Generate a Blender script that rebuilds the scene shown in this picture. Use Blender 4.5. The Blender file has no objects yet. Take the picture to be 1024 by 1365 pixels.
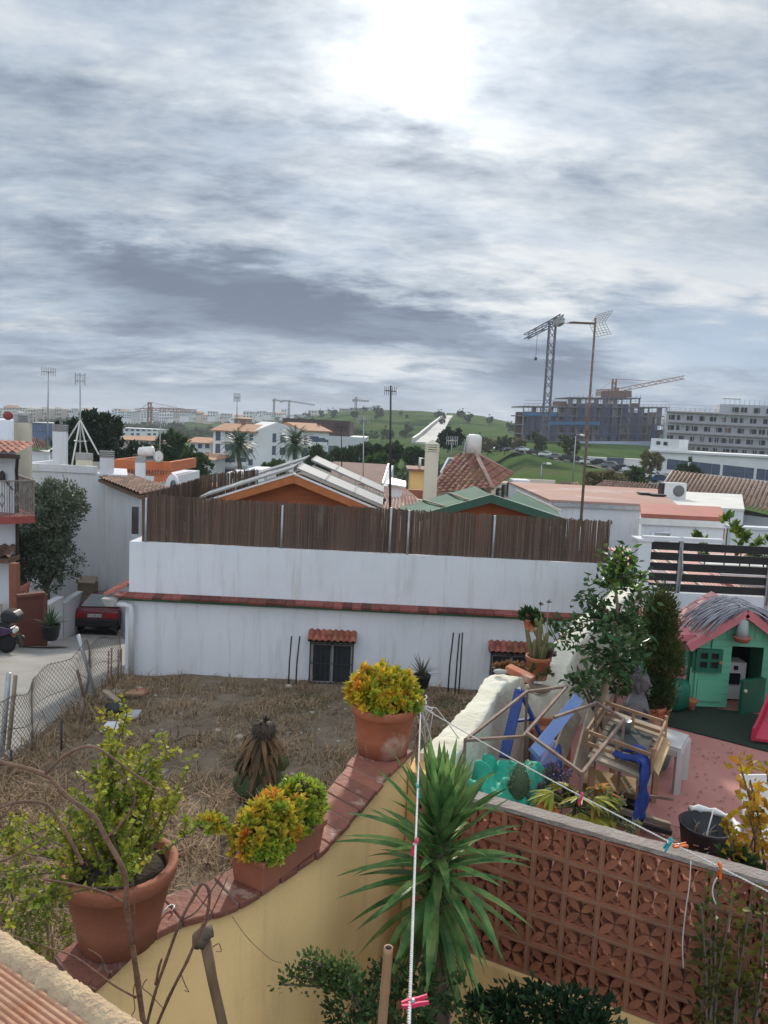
import bpy, math, random
from mathutils import Vector, Matrix, noise
R = random.Random(7)
SC = bpy.context.scene
COL = SC.collection
rad = math.radians
V = Vector

# ------------------------------------------------------------------ camera
F = 1026.0
PITCH, ROLL = rad(6.37), rad(2.75)
CAMROT = Matrix.Rotation(rad(90) - PITCH, 3, 'X') @ Matrix.Rotation(ROLL, 3, 'Z')
cam = bpy.data.cameras.new('camera')
cam.sensor_fit = 'VERTICAL'; cam.sensor_height = 34.6; cam.lens = 34.6 * F / 1365
cam.clip_start = 0.1; cam.clip_end = 12000
camo = bpy.data.objects.new('camera', cam); COL.objects.link(camo)
camo.matrix_world = CAMROT.to_4x4()
SC.camera = camo

def ray(px, py): return CAMROT @ V(((px - 512) / F, -(py - 682.5) / F, -1))
def P(px, py, Y):
    r = ray(px, py); return r * (Y / r.y)
def G(px, py, z):
    r = ray(px, py); return r * (z / r.z)
def Z(px, py, Y): return P(px, py, Y).z
def X(px, py, Y): return P(px, py, Y).x
def lerp(a, b, t): return a + (b - a) * t
def interp(x, pts):
    if x <= pts[0][0]: return pts[0][1]
    for (a, b), (c, d) in zip(pts, pts[1:]):
        if x <= c: return b + (d - b) * (x - a) / (c - a)
    return pts[-1][1]
def sstep(a, b, x):
    t = max(0, min(1, (x - a) / (b - a))); return t * t * (3 - 2 * t)

# ------------------------------------------------------------------ materials
def nodes(m):
    m.use_nodes = True
    nt = m.node_tree; nt.nodes.clear(); return nt
def M(name, c1, c2=None, sc=4, rough=.8, bump=0, bsc=None, rnd=0, hue=0, metal=0, stretch=None, lo=.35, hi=.65, trans=0, detail=6, c3=None, alpha=None, spec=.4):
    m = bpy.data.materials.new(name); nt = nodes(m); N = nt.nodes; L = nt.links
    out = N.new('ShaderNodeOutputMaterial'); b = N.new('ShaderNodeBsdfPrincipled')
    b.inputs['Roughness'].default_value = rough; b.inputs['Metallic'].default_value = metal
    b.inputs['Specular IOR Level'].default_value = spec
    tc = N.new('ShaderNodeTexCoord'); mp = N.new('ShaderNodeMapping')
    L.new(tc.outputs['Object'], mp.inputs[0])
    if stretch: mp.inputs['Scale'].default_value = stretch
    c2 = c2 or tuple(x * .82 for x in c1)
    nz = N.new('ShaderNodeTexNoise'); nz.inputs['Scale'].default_value = sc; nz.inputs['Detail'].default_value = detail; nz.inputs['Roughness'].default_value = .62
    L.new(mp.outputs[0], nz.inputs['Vector'])
    cr = N.new('ShaderNodeValToRGB'); L.new(nz.outputs['Fac'], cr.inputs[0])
    cr.color_ramp.elements[0].position = lo; cr.color_ramp.elements[1].position = hi
    cr.color_ramp.elements[0].color = (*c1, 1); cr.color_ramp.elements[1].color = (*c2, 1)
    if c3:
        e = cr.color_ramp.elements.new(min(.98, hi + .1)); e.color = (*c3, 1)
    col = cr.outputs[0]
    if rnd or hue:
        g = N.new('ShaderNodeNewGeometry'); hs = N.new('ShaderNodeHueSaturation')
        mr = N.new('ShaderNodeMapRange'); mr.inputs[3].default_value = 1 - rnd; mr.inputs[4].default_value = 1 + rnd
        L.new(g.outputs['Random Per Island'], mr.inputs[0]); L.new(mr.outputs[0], hs.inputs['Value'])
        if hue:
            wn = N.new('ShaderNodeTexWhiteNoise'); wn.noise_dimensions = '1D'; L.new(g.outputs['Random Per Island'], wn.inputs['W'])
            mh = N.new('ShaderNodeMapRange'); mh.inputs[3].default_value = .5 - hue; mh.inputs[4].default_value = .5 + hue
            L.new(wn.outputs['Value'], mh.inputs[0]); L.new(mh.outputs[0], hs.inputs['Hue'])
        L.new(col, hs.inputs['Color']); col = hs.outputs[0]
    L.new(col, b.inputs['Base Color'])
    if bump:
        n2 = N.new('ShaderNodeTexNoise'); n2.inputs['Scale'].default_value = bsc or sc * 6; n2.inputs['Detail'].default_value = 5
        L.new(mp.outputs[0], n2.inputs['Vector'])
        bp = N.new('ShaderNodeBump'); bp.inputs['Strength'].default_value = bump; bp.inputs['Distance'].default_value = .02
        L.new(n2.outputs['Fac'], bp.inputs['Height']); L.new(bp.outputs[0], b.inputs['Normal'])
    sh = b.outputs[0]
    if trans:
        t = N.new('ShaderNodeBsdfTranslucent'); L.new(col, t.inputs[0])
        mx = N.new('ShaderNodeMixShader'); mx.inputs[0].default_value = trans
        L.new(sh, mx.inputs[1]); L.new(t.outputs[0], mx.inputs[2]); sh = mx.outputs[0]
    if alpha:
        t = N.new('ShaderNodeBsdfTransparent'); mx = N.new('ShaderNodeMixShader'); mx.inputs[0].default_value = alpha
        L.new(t.outputs[0], mx.inputs[1]); L.new(sh, mx.inputs[2]); sh = mx.outputs[0]
    L.new(sh, out.inputs[0])
    return m
def wallmat(name, c, stain=(.45, .42, .37), amt=.5, sc=.7):
    """painted render with weathering blotches, run-down streaks and roller bump"""
    m = M(name, c, tuple(x * .86 for x in c), sc=sc, rough=.9, bump=.35, bsc=55, lo=.3, hi=.75, spec=.2)
    nt = m.node_tree; N = nt.nodes; L = nt.links
    b = next(n for n in N if n.type == 'BSDF_PRINCIPLED'); src = b.inputs['Base Color'].links[0].from_socket
    tc = next(n for n in N if n.type == 'TEX_COORD')
    mp = N.new('ShaderNodeMapping'); mp.inputs['Scale'].default_value = (3.2, 3.2, .32); L.new(tc.outputs['Object'], mp.inputs[0])
    nz = N.new('ShaderNodeTexNoise'); nz.inputs['Scale'].default_value = 1.6; nz.inputs['Detail'].default_value = 8; nz.inputs['Roughness'].default_value = .7
    L.new(mp.outputs[0], nz.inputs['Vector'])
    mr = N.new('ShaderNodeMapRange'); mr.inputs[1].default_value = .52; mr.inputs[2].default_value = .80; mr.inputs[4].default_value = amt
    L.new(nz.outputs['Fac'], mr.inputs[0])
    mx = N.new('ShaderNodeMixRGB'); mx.inputs[2].default_value = (*stain, 1)
    L.new(mr.outputs[0], mx.inputs[0]); L.new(src, mx.inputs[1]); L.new(mx.outputs[0], b.inputs['Base Color'])
    return m
def leafmat(name, c1, c2, sc=3, rnd=.35, hue=.03, trans=.35, rough=.5, lo=.4, hi=.6, spec=.2):
    return M(name, c1, c2, sc=sc, rough=rough, rnd=rnd, hue=hue, trans=trans, lo=lo, hi=hi, spec=spec)

m_white = wallmat('white_render', (.74, .75, .78), amt=.75)
m_white2 = wallmat('aged_white_render', (.66, .67, .69), amt=.7)
m_cream = wallmat('cream_render', (.66, .60, .47), amt=.4)
m_yellow = wallmat('ochre_paint', (.80, .53, .235), stain=(.44, .31, .17), amt=.75, sc=1.6)
m_whitewash = M('lumpy_whitewash', (.68, .65, .54), (.52, .49, .38), sc=3, rough=.95, bump=1.0, bsc=16, lo=.35, hi=.72, c3=(.42, .40, .30))
m_clay = M('terracotta', (.50, .17, .08), (.40, .13, .07), sc=3, rough=.8, bump=.15, bsc=60, c3=(.55, .36, .27), lo=.32, hi=.54)
m_clay2 = M('aged_terracotta', (.40, .15, .085), (.30, .11, .07), sc=3, rough=.85, bump=.2, bsc=50, c3=(.46, .28, .2))
m_coping = M('coping_tile', (.30, .105, .065), (.20, .075, .05), sc=6, rough=.75, bump=.5, bsc=28, rnd=.25, lo=.3, hi=.6, c3=(.42, .27, .21))
m_tile = M('roof_tile', (.33, .11, .065), (.22, .075, .05), sc=3, rough=.85, rnd=.35, hue=.012, c3=(.36, .2, .14))
m_tileold = M('old_roof_tile', (.23, .12, .08), (.13, .08, .06), sc=2, rough=.9, rnd=.35, hue=.015, c3=(.3, .22, .15))
m_tilepink = M('pink_roof_coat', (.38, .22, .175), (.40, .255, .215), sc=.5, rough=.9, spec=.1, c3=(.46, .38, .34), hi=.55)
m_cane = M('cane', (.18, .12, .09), (.125, .088, .07), sc=1.5, rough=.95, rnd=.3, spec=.1, c3=(.19, .14, .105), stretch=(1, 1, .25))
m_galv = M('galvanised', (.42, .43, .44), (.3, .31, .32), sc=5, rough=.45, metal=.6)
m_steel = M('dark_steel', (.035, .035, .04), (.06, .05, .045), sc=6, rough=.6, metal=.3)
m_rust = M('rusty_steel', (.16, .10, .075), (.28, .2, .16), sc=8, rough=.85, metal=.2)
m_black = M('black_plastic', (.012, .012, .014), (.02, .02, .022), rough=.45)
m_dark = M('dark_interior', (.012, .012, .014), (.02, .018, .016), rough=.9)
m_glass = M('window_glass', (.02, .025, .032), (.04, .05, .06), sc=1, rough=.06, spec=.9)
m_greenpaint = M('green_trim', (.03, .10, .05), (.05, .13, .07), rough=.6)
m_wood = M('pale_wood', (.36, .21, .12), (.25, .145, .08), sc=4, rough=.8, rnd=.2, stretch=(1, 1, 1), bump=.2)
m_woodgrey = M('weathered_wood', (.34, .27, .2), (.22, .17, .12), sc=5, rough=.9, rnd=.25, bump=.3)
m_orangewood = M('orange_wood', (.33, .10, .03), (.26, .075, .025), sc=2, rough=.7, stretch=(1, 1, 6))
m_concrete = M('concrete', (.36, .35, .33), (.27, .26, .25), sc=2, rough=.9, bump=.2)
m_soil = M('soil', (.06, .045, .03), (.03, .022, .016), sc=12, rough=1, bump=.8)
m_bark = M('bark', (.20, .15, .11), (.11, .08, .06), sc=10, rough=.95, bump=.6, stretch=(1, 1, .3))
m_plastic_w = M('white_plastic', (.72, .71, .68), (.62, .6, .56), rough=.5)

# ------------------------------------------------------------------ mesh builder
class MB:
    def __init__(s): s.v = []; s.f = []; s.sm = []
    def add(s, vs, fs, smooth=False):
        o = len(s.v); s.v += [tuple(p) for p in vs]
        s.f += [tuple(i + o for i in f) for f in fs]; s.sm += [smooth] * len(fs); return s
    def box(s, a, b):
        x0, y0, z0 = a; x1, y1, z1 = b
        return s.add([(x0,y0,z0),(x1,y0,z0),(x1,y1,z0),(x0,y1,z0),(x0,y0,z1),(x1,y0,z1),(x1,y1,z1),(x0,y1,z1)],
                     [(0,3,2,1),(4,5,6,7),(0,1,5,4),(1,2,6,5),(2,3,7,6),(3,0,4,7)])
    def cbox(s, c, w, d, h, rz=0, base=True):
        u = V((math.cos(rz), math.sin(rz), 0)); n = V((-u.y, u.x, 0)); c = V(c)
        return s.hexa(c, u, n, w, d, h, base)
    def hexa(s, c, u, n, w, d, h, base=False, up=V((0, 0, 1))):
        z0 = 0 if base else -h / 2; q = []
        for dz in (z0, z0 + h):
            for a, b in ((-1,-1),(1,-1),(1,1),(-1,1)): q.append(c + u * (a * w / 2) + n * (b * d / 2) + up * dz)
        return s.add(q, [(0,3,2,1),(4,5,6,7),(0,1,5,4),(1,2,6,5),(2,3,7,6),(3,0,4,7)])
    def bar(s, p, q, w, h=None, up=V((0, 0, 1))):
        p = V(p); q = V(q); h = h or w; d = (q - p); L = d.length; d.normalize()
        if abs(d.dot(up)) > .95: up = V((0, 1, 0))
        u = d.cross(up).normalized(); n = u.cross(d)
        r = []
        for e in (p, q):
            for a, b in ((-1,-1),(1,-1),(1,1),(-1,1)): r.append(e + u * (a * w / 2) + n * (b * h / 2))
        return s.add(r, [(0,3,2,1),(4,5,6,7),(0,1,5,4),(1,2,6,5),(2,3,7,6),(3,0,4,7)])
    def tube(s, pts, rr, n=8, cap=True):
        pts = [V(p) for p in pts]; k = len(pts)
        if not hasattr(rr, '__len__'): rr = [rr] * k
        vs = []; fs = []; ref = None
        for i, p in enumerate(pts):
            d = (pts[min(i + 1, k - 1)] - pts[max(i - 1, 0)]).normalized()
            if ref is None: ref = V((0, 0, 1)) if abs(d.z) < .9 else V((1, 0, 0))
            u = d.cross(ref).normalized(); w = u.cross(d); ref = w if w.length > 0 else ref
            for j in range(n):
                a = 2 * math.pi * j / n; vs.append(p + (u * math.cos(a) + w * math.sin(a)) * rr[i])
        for i in range(k - 1):
            for j in range(n): fs.append((i*n+j, i*n+(j+1) % n, (i+1)*n+(j+1) % n, (i+1)*n+j))
        if cap: fs.append(tuple(range(n))[::-1]); fs.append(tuple((k-1)*n+j for j in range(n)))
        return s.add(vs, fs, True)
    def lathe(s, prof, c=(0, 0, 0), n=24, sx=1, sy=1, rz=0, wob=0, lobes=None):
        c = V(c); vs = []; fs = []; k = len(prof); cr, sr = math.cos(rz), math.sin(rz)
        for r, z in prof:
            for j in range(n):
                a = 2 * math.pi * j / n; q = r * (1 + (lobes[1] * math.cos(lobes[0] * a) if lobes else 0))
                x, y = q * math.cos(a) * sx, q * math.sin(a) * sy
                vs.append(c + V((x * cr - y * sr, x * sr + y * cr, z)))
        for i in range(k - 1):
            for j in range(n): fs.append((i*n+j, i*n+(j+1) % n, (i+1)*n+(j+1) % n, (i+1)*n+j))
        if prof[0][0] > 1e-5: fs.append(tuple(range(n))[::-1])
        if prof[-1][0] > 1e-5: fs.append(tuple((k-1)*n+j for j in range(n)))
        return s.add(vs, fs, True)
    def prism(s, poly, ext):
        poly = [V(p) for p in poly]; e = V(ext); n = len(poly)
        fs = [tuple(range(n))[::-1], tuple(range(n, 2 * n))] + [(i, (i+1) % n, n + (i+1) % n, n + i) for i in range(n)]
        return s.add(poly + [p + e for p in poly], fs)
    def quad(s, a, b, c, d): return s.add([a, b, c, d], [(0, 1, 2, 3)])
    def sphere(s, c, r, n=10, m=7, sc=(1, 1, 1), jit=0, rng=R):
        c = V(c); vs = []; fs = []
        for i in range(m + 1):
            t = math.pi * i / m
            for j in range(n):
                a = 2 * math.pi * j / n; q = r * (1 + jit * (rng.random() - .5))
                vs.append(c + V((q*math.sin(t)*math.cos(a)*sc[0], q*math.sin(t)*math.sin(a)*sc[1], q*math.cos(t)*sc[2])))
        for i in range(m):
            for j in range(n): fs.append((i*n+j, (i+1)*n+j, (i+1)*n+(j+1) % n, i*n+(j+1) % n))
        return s.add(vs, fs, True)
    def leaf(s, p, d, w, L, nrm=None, fold=.25):
        """pointed leaf: two folded halves"""
        d = V(d).normalized(); nrm = nrm or V((R.gauss(0, 1), R.gauss(0, 1), R.gauss(.6, 1)))
        u = d.cross(nrm)
        if u.length < 1e-4: u = d.cross(V((1, 0.2, 0)))
        u.normalize(); k = u.cross(d); p = V(p); h = k * (fold * w)
        return s.add([p, p + d*L*.45 + u*w/2 + h, p + d*L, p + d*L*.45 - u*w/2 + h, p + d*L*.5], [(0, 1, 4), (1, 2, 4), (2, 3, 4), (3, 0, 4)])
    def blade(s, p, d, w, L, droop=.3, n=4, up=V((0, 0, 1)), keel=.18):
        """long strap leaf, V-shaped, bending down"""
        d = V(d).normalized(); p = V(p); vs = []; fs = []
        side = d.cross(up)
        if side.length < .05: side = V((1, 0, 0))
        side.normalize()
        for i in range(n + 1):
            t = i / n; wd = w * (.55 + .9 * t) if t < .4 else w * .91 * (1 - ((t - .4) / .6) ** 1.6)
            nn = side.cross(d)
            vs += [p - side * wd / 2 + nn * keel * wd, p, p + side * wd / 2 + nn * keel * wd]
            d = (d + V((0, 0, -droop / n))).normalized(); p = p + d * (L / n)
        for i in range(n):
            a = i * 3; fs += [(a, a+1, a+4, a+3), (a+1, a+2, a+5, a+4)]
        return s.add(vs, fs)
    def build(s, name, mat, parent=None, loc=None, local=False):
        me = bpy.data.meshes.new(name)
        off = V((0, 0, 0))
        if not local:
            if parent is not None: off = ROOT[parent.name]
            elif loc is not None: off = V(loc)
        me.from_pydata([(a - off.x, b - off.y, c - off.z) for a, b, c in s.v], [], s.f)
        me.polygons.foreach_set('use_smooth', s.sm)
        me.materials.append(mat); me.update()
        o = bpy.data.objects.new(name, me); COL.objects.link(o)
        if parent is not None: o.parent = parent; ROOT[o.name] = ROOT[parent.name]
        else: o.location = loc if loc is not None else (0, 0, 0); ROOT[o.name] = off
        return o
ROOT = {}
def tag(o, label=None, cat=None, group=None, kind=None):
    if label: o['label'] = label
    if cat: o['category'] = cat
    if group: o['group'] = group
    if kind: o['kind'] = kind
    return o
def T(name, label, cat, loc, group=None, rz=0):
    o = bpy.data.objects.new(name, None); COL.objects.link(o); o.empty_display_size = .1
    o.location = loc; o.rotation_euler = (0, 0, rz); ROOT[o.name] = V(loc); return tag(o, label, cat, group)
def struct(mb, name, mat): return tag(mb.build(name, mat), kind='structure')
def dup(root, loc, label=None, group=None, rz=None, sc=None):
    def cp(o, par):
        c = o.copy(); COL.objects.link(c)
        if par is not None: c.parent = par
        for ch in list(o.children): cp(ch, c)
        return c
    r = cp(root, None); r.location = loc
    if rz is not None: r.rotation_euler = (0, 0, rz)
    if sc: r.scale = (sc, sc, sc)
    if label: r['label'] = label
    if group: r['group'] = group
    return r
def rdir(zmin=-1, rng=R):
    while True:
        d = V((rng.uniform(-1, 1), rng.uniform(-1, 1), rng.uniform(-1, 1)))
        if .05 < d.length < 1 and d.normalized().z >= zmin: return d.normalized()
def foliage(mb, blobs, n, size, shell=.5, up=.3, ar=.55):
    """leaf clusters spread through blobs: sub-clumps first, so that gaps stay between them"""
    tot = sum(b[1][0] * b[1][1] * b[1][2] if hasattr(b[1], '__len__') else b[1] ** 3 for b in blobs) or 1
    for c, r in blobs:
        r = V(r) if hasattr(r, '__len__') else V((r, r, r)); c = V(c)
        k = max(6, int(n * r.x * r.y * r.z / tot)); cl = max(3, k // 22)
        cents = []
        for _ in range(cl):
            d = rdir(); q = shell + (1 - shell) * R.random() ** .5; cents.append((c + V((d.x*r.x, d.y*r.y, d.z*r.z)) * q * .92, d))
        rs = (r.x + r.y + r.z) / 3 * .30
        for _ in range(k):
            cc, d = R.choice(cents); p = cc + rdir() * rs * R.random() ** .6
            mb.leaf(p, (d + rdir() * 1.0 + V((0, 0, up))), size * ar * R.uniform(.7, 1.3), size * R.uniform(.6, 1.4))
def cliproof(mb, poly, w, row, amp, step=.03):
    """parallel courses of barrel tiles running up the slope, cut off at the hips"""
    poly = [V(p) for p in poly]; n = (poly[1] - poly[0]).cross(poly[2] - poly[0]).normalized()
    if n.z < 0: n = -n
    up = (V((0, 0, 1)) - n * n.z).normalized(); u = up.cross(n); o = poly[0]; q = [((p - o).dot(u), (p - o).dot(up)) for p in poly]
    a = min(x for x, y in q) + w / 2; b = max(x for x, y in q)
    while a < b:
        t = []
        for (x0, y0), (x1, y1) in zip(q, q[1:] + q[:1]):
            if (x0 - a) * (x1 - a) < 0: t.append(y0 + (y1 - y0) * (a - x0) / (x1 - x0))
        if len(t) >= 2:
            s, e = min(t), max(t)
            while s < e - .02:
                s1 = min(e, s + row * 1.1); vs = []
                for y, l in ((s, step), (s1, 0)):
                    for k in range(6): vs.append(o + u * (a + w * (k / 5 - .5)) + up * y + n * (amp * math.sin(math.pi * k / 5) + l))
                mb.add(vs, [(k, k + 1, k + 7, k + 6) for k in range(5)], True); s += row
        a += w
def tileroof(mb, A, B, C, D, nc, nr, amp=None, step=.02):
    """barrel tiles: A-B eave, D-C ridge; every tile its own island"""
    A, B, C, D = map(V, (A, B, C, D)); nrm = (B - A).cross(D - A).normalized()
    if nrm.z < 0: nrm = -nrm
    w = (B - A).length / nc; amp = amp or w * .35
    for i in range(nc):
        for j in range(nr):
            v0 = j / nr; v1 = min(1, (j + 1.12) / nr); vs = []
            for v, lift in ((v0, step), (v1, 0)):
                for t in range(6):
                    u = (i + t / 5) / nc; p = lerp(lerp(A, B, u), lerp(D, C, u), v)
                    vs.append(p + nrm * (amp * math.sin(math.pi * t / 5) + lift + (step * .5 if t in (2, 3) else 0)))
            mb.add(vs, [(t, t + 1, t + 7, t + 6) for t in range(5)], True)
    return mb
# ------------------------------------------------------------------ sky and sun
SUN = ray(560, 72).normalized()
def make_world():
    w = bpy.data.worlds.new('World'); SC.world = w; w.use_nodes = True
    nt = w.node_tree; nt.nodes.clear(); N = nt.nodes; L = nt.links
    def mth(op, a, b=None, c=None, clamp=False):
        n = N.new('ShaderNodeMath'); n.operation = op; n.use_clamp = clamp
        for i, x in enumerate((a, b, c)):
            if x is None: continue
            if isinstance(x, (int, float)): n.inputs[i].default_value = x
            else: L.new(x, n.inputs[i])
        return n.outputs[0]
    def ss(a, b, x):
        n = N.new('ShaderNodeMapRange'); n.interpolation_type = 'SMOOTHSTEP'; n.inputs[1].default_value = a; n.inputs[2].default_value = b
        L.new(x, n.inputs[0]); return n.outputs[0]
    def gauss(x, w_): return mth('EXPONENT', mth('MULTIPLY', mth('POWER', mth('DIVIDE', x, w_), 2), -1)) if True else None
    def mix(f, a, b, t='MIX'):
        n = N.new('ShaderNodeMixRGB'); n.blend_type = t
        for s, x in zip((0, 1, 2), (f, a, b)):
            if isinstance(x, (int, float)): n.inputs[s].default_value = x
            elif isinstance(x, tuple): n.inputs[s].default_value = (*x, 1)
            else: L.new(x, n.inputs[s])
        return n.outputs[0]
    tc = N.new('ShaderNodeTexCoord'); d = tc.outputs['Generated']
    sp = N.new('ShaderNodeSeparateXYZ'); L.new(d, sp.inputs[0]); dx, dy, dz = sp.outputs
    zc = mth('MAXIMUM', dz, 0); h = mth('ADD', zc, .20)
    cb = N.new('ShaderNodeCombineXYZ'); L.new(mth('DIVIDE', dx, h), cb.inputs[0]); L.new(mth('DIVIDE', dy, h), cb.inputs[1])
    def noise(scale, detail, rough, rot, st, dist=0, off=0):
        mp = N.new('ShaderNodeMapping'); mp.inputs['Rotation'].default_value = (0, 0, rot); mp.inputs['Scale'].default_value = st; mp.inputs['Location'].default_value = (off, off * .7, off * .3)
        L.new(cb.outputs[0], mp.inputs[0])
        n = N.new('ShaderNodeTexNoise'); n.inputs['Scale'].default_value = scale; n.inputs['Detail'].default_value = detail; n.inputs['Roughness'].default_value = rough; n.inputs['Distortion'].default_value = dist
        L.new(mp.outputs[0], n.inputs['Vector']); return n.outputs['Fac']
    big = noise(1.2, 5, .5, rad(-22), (.95, 1.15, 1), .25, 3.1)
    fine = noise(4.6, 10, .58, rad(-30), (.9, 1.3, 1), .15, 1.7)
    wisp = noise(17, 8, .6, rad(-38), (.75, 1.5, 1), .2, 5.2)
    dens = mth('ADD', mth('ADD', mth('MULTIPLY', big, .42), mth('MULTIPLY', fine, .31)), mth('MULTIPLY', wisp, .14)); dens = mth('ADD', dens, .04); dens = mth('ADD', mth('MULTIPLY', mth('SUBTRACT', dens, .47), 1.25), .53)
    a = mth('DIVIDE', dx, mth('MAXIMUM', dy, .05)); e = mth('DIVIDE', dz, mth('MAXIMUM', dy, .05))
    front = ss(.1, .4, dy)
    ew = mth('ADD', e, mth('MULTIPLY', mth('SUBTRACT', fine, .5), .10))
    # long thick bank of cloud
    b = mth('SUBTRACT', ew, mth('SUBTRACT', .192, mth('MULTIPLY', mth('ADD', a, .37), .19)))
    band = mth('MULTIPLY', mth('MULTIPLY', gauss(b, .042), ss(-.52, -.28, a)), mth('SUBTRACT', 1, ss(.17, .34, a)))
    band2 = mth('MULTIPLY', gauss(mth('SUBTRACT', ew, mth('SUBTRACT', .34, mth('MULTIPLY', a, .12))), .028), mth('SUBTRACT', 1, ss(.2, .4, a)))
    low = mth('MULTIPLY', gauss(mth('SUBTRACT', ew, .03), .055), mth('SUBTRACT', 1, mth('MULTIPLY', ss(.0, .1, a), mth('SUBTRACT', 1, ss(.14, .25, a)))))
    gap = mth('ADD', mth('MULTIPLY', gauss(mth('SUBTRACT', ew, .085), .02), mth('MULTIPLY', ss(-.12, .02, a), mth('SUBTRACT', 1, ss(.1, .2, a)))),
              mth('MULTIPLY', gauss(mth('SUBTRACT', ew, mth('SUBTRACT', .215, mth('MULTIPLY', a, .04))), .04), ss(.02, .3, a)))
    dens = mth('SUBTRACT', dens, mth('MULTIPLY', mth('MULTIPLY', band, front), .27))
    dens = mth('SUBTRACT', dens, mth('MULTIPLY', mth('MULTIPLY', band2, front), .07))
    dens = mth('SUBTRACT', dens, mth('MULTIPLY', mth('MULTIPLY', low, front), .11))
    dens = mth('ADD', dens, mth('MULTIPLY', mth('MULTIPLY', gap, front), .19))
    cr = N.new('ShaderNodeValToRGB'); L.new(dens, cr.inputs[0]); r = cr.color_ramp
    r.elements[0].position = .30; r.elements[0].color = (.12, .15, .205, 1)
    r.elements[1].position = .76; r.elements[1].color = (.62, .62, .61, 1)
    for p_, c_ in ((.40, (.17, .212, .275)), (.48, (.25, .30, .365)), (.55, (.33, .378, .43)), (.62, (.46, .488, .51))):
        x = r.elements.new(p_); x.color = (*c_, 1)
    sky = N.new('ShaderNodeTexSky'); sky.sky_type = 'NISHITA'; sky.sun_disc = False
    sky.sun_elevation = math.asin(SUN.z); sky.sun_rotation = math.atan2(SUN.x, SUN.y)
    bs = mix(1, sky.outputs[0], (.105, .105, .105), 'MULTIPLY')
    # thin places where blue shows through
    bl = mth('MULTIPLY', mth('MULTIPLY', gauss(mth('SUBTRACT', ew, .125), .045), ss(.18, .42, a)), mth('MULTIPLY', front, .95))
    thin = mth('MULTIPLY', ss(.47, .60, noise(1.5, 6, .6, rad(20), (.7, 1.6, 1), .4, 9)), .28)
    col = mix(mth('MAXIMUM', bl, thin), cr.outputs[0], mix(1, bs, (.30, .38, .49), 'DARKEN'))
    # brightness added to the unseen dome overhead and opposite the sun, lifting shaded walls
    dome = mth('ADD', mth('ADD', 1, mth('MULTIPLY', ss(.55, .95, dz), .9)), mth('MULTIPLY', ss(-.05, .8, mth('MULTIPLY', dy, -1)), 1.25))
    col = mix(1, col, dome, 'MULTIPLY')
    # veiled sun
    vm = N.new('ShaderNodeVectorMath'); vm.operation = 'DOT_PRODUCT'; L.new(d, vm.inputs[0]); vm.inputs[1].default_value = SUN
    k = mth('SUBTRACT', 1, vm.outputs['Value'])
    core = mth('MULTIPLY', mth('EXPONENT', mth('DIVIDE', k, -.0007)), 1.1)
    halo = mth('MULTIPLY', mth('EXPONENT', mth('DIVIDE', k, -.006)), .24)
    wide = mth('MULTIPLY', mth('EXPONENT', mth('DIVIDE', k, -.06)), .20)
    hl = mth('MULTIPLY', mth('ADD', halo, wide), ss(.30, .62, dens))
    glow = mix(1, (1, .97, .92), mth('ADD', hl, core), 'MULTIPLY')
    col = mix(1, col, glow, 'ADD')
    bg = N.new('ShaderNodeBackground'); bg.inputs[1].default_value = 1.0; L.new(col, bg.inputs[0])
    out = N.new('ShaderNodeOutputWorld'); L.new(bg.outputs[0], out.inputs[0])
make_world()
sl = bpy.data.lights.new('sun', 'SUN'); sl.energy = 2.8; sl.angle = rad(2.5); sl.color = (1, .91, .78)
so = bpy.data.objects.new('sun', sl); COL.objects.link(so)
so.rotation_euler = (-SUN).to_track_quat('-Z', 'Y').to_euler(); so.location = SUN * 50
SC.view_settings.view_transform = 'Standard'; SC.view_settings.look = 'None'; SC.view_settings.exposure = .53; SC.view_settings.gamma = 1

# ------------------------------------------------------------------ terrain
CARS = [(632, 601, 215), (668, 599, 210), (684, 599, 208), (696, 600, 205), (712, 604, 200), (729, 607, 196), (742, 610, 190), (756, 612, 186), (770, 614, 183), (785, 617, 180), (800, 618, 172), (815, 622, 165), (830, 626, 160), (844, 628, 155), (858, 633, 149), (871, 637, 145), (882, 641, 141)]
CARY = []; CARZ = []
for a_ in CARS[1:]:
    p_ = P(a_[0], a_[1] + 2, a_[2]); CARY.append((p_.x / p_.y, p_.y)); CARZ.append((p_.x / p_.y, p_.z))
def h_far(x, y):
    t = x / max(y, 1)
    Lf = interp(y, [(18, -9), (60, -11.5), (120, -14), (250, -14), (620, -12.5), (760, -8.5), (900, -4), (1200, -4), (3500, -1)])
    C = interp(y, [(18, -9), (60, -11.5), (120, -14), (250, -13), (400, -4), (560, 8), (720, 15), (900, 15), (3500, 5)])
    Rt = interp(y, [(18, -9), (60, -10.5), (90, -9.8), (145, -7.2), (200, -4.6), (280, -2.5), (420, -1), (700, 6), (3500, 5)])
    a = sstep(-.20, -.02, t); b = sstep(.10, .19, t)
    h = lerp(lerp(Lf, C, a), Rt, b)
    h -= 2.6 * sstep(.27, .33, t) * sstep(110, 140, y) * (1 - sstep(200, 260, y))
    s = y / 90
    h += noise.noise((x / 45, y / 60, 0)) * min(1.6, .35 * s) + noise.noise((x / 12, y / 16, 3)) * min(.5, .12 * s)
    if .15 < t < .40:
        yr = interp(t, CARY); zr = interp(t, CARZ)
        if y < yr + 12: h = min(h, zr - .12 - max(0, yr - 3 - y) * .034 + .3 * noise.noise((x / 9, y / 9, 5)) * sstep(4, 14, yr - y))
    return h
def rowz(Y): return interp(Y, [(6, -5.2), (13, -5.45), (16, -5.55), (19, -6.1), (24, -6.85), (32, -7.9), (44, -8.8)])
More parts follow.
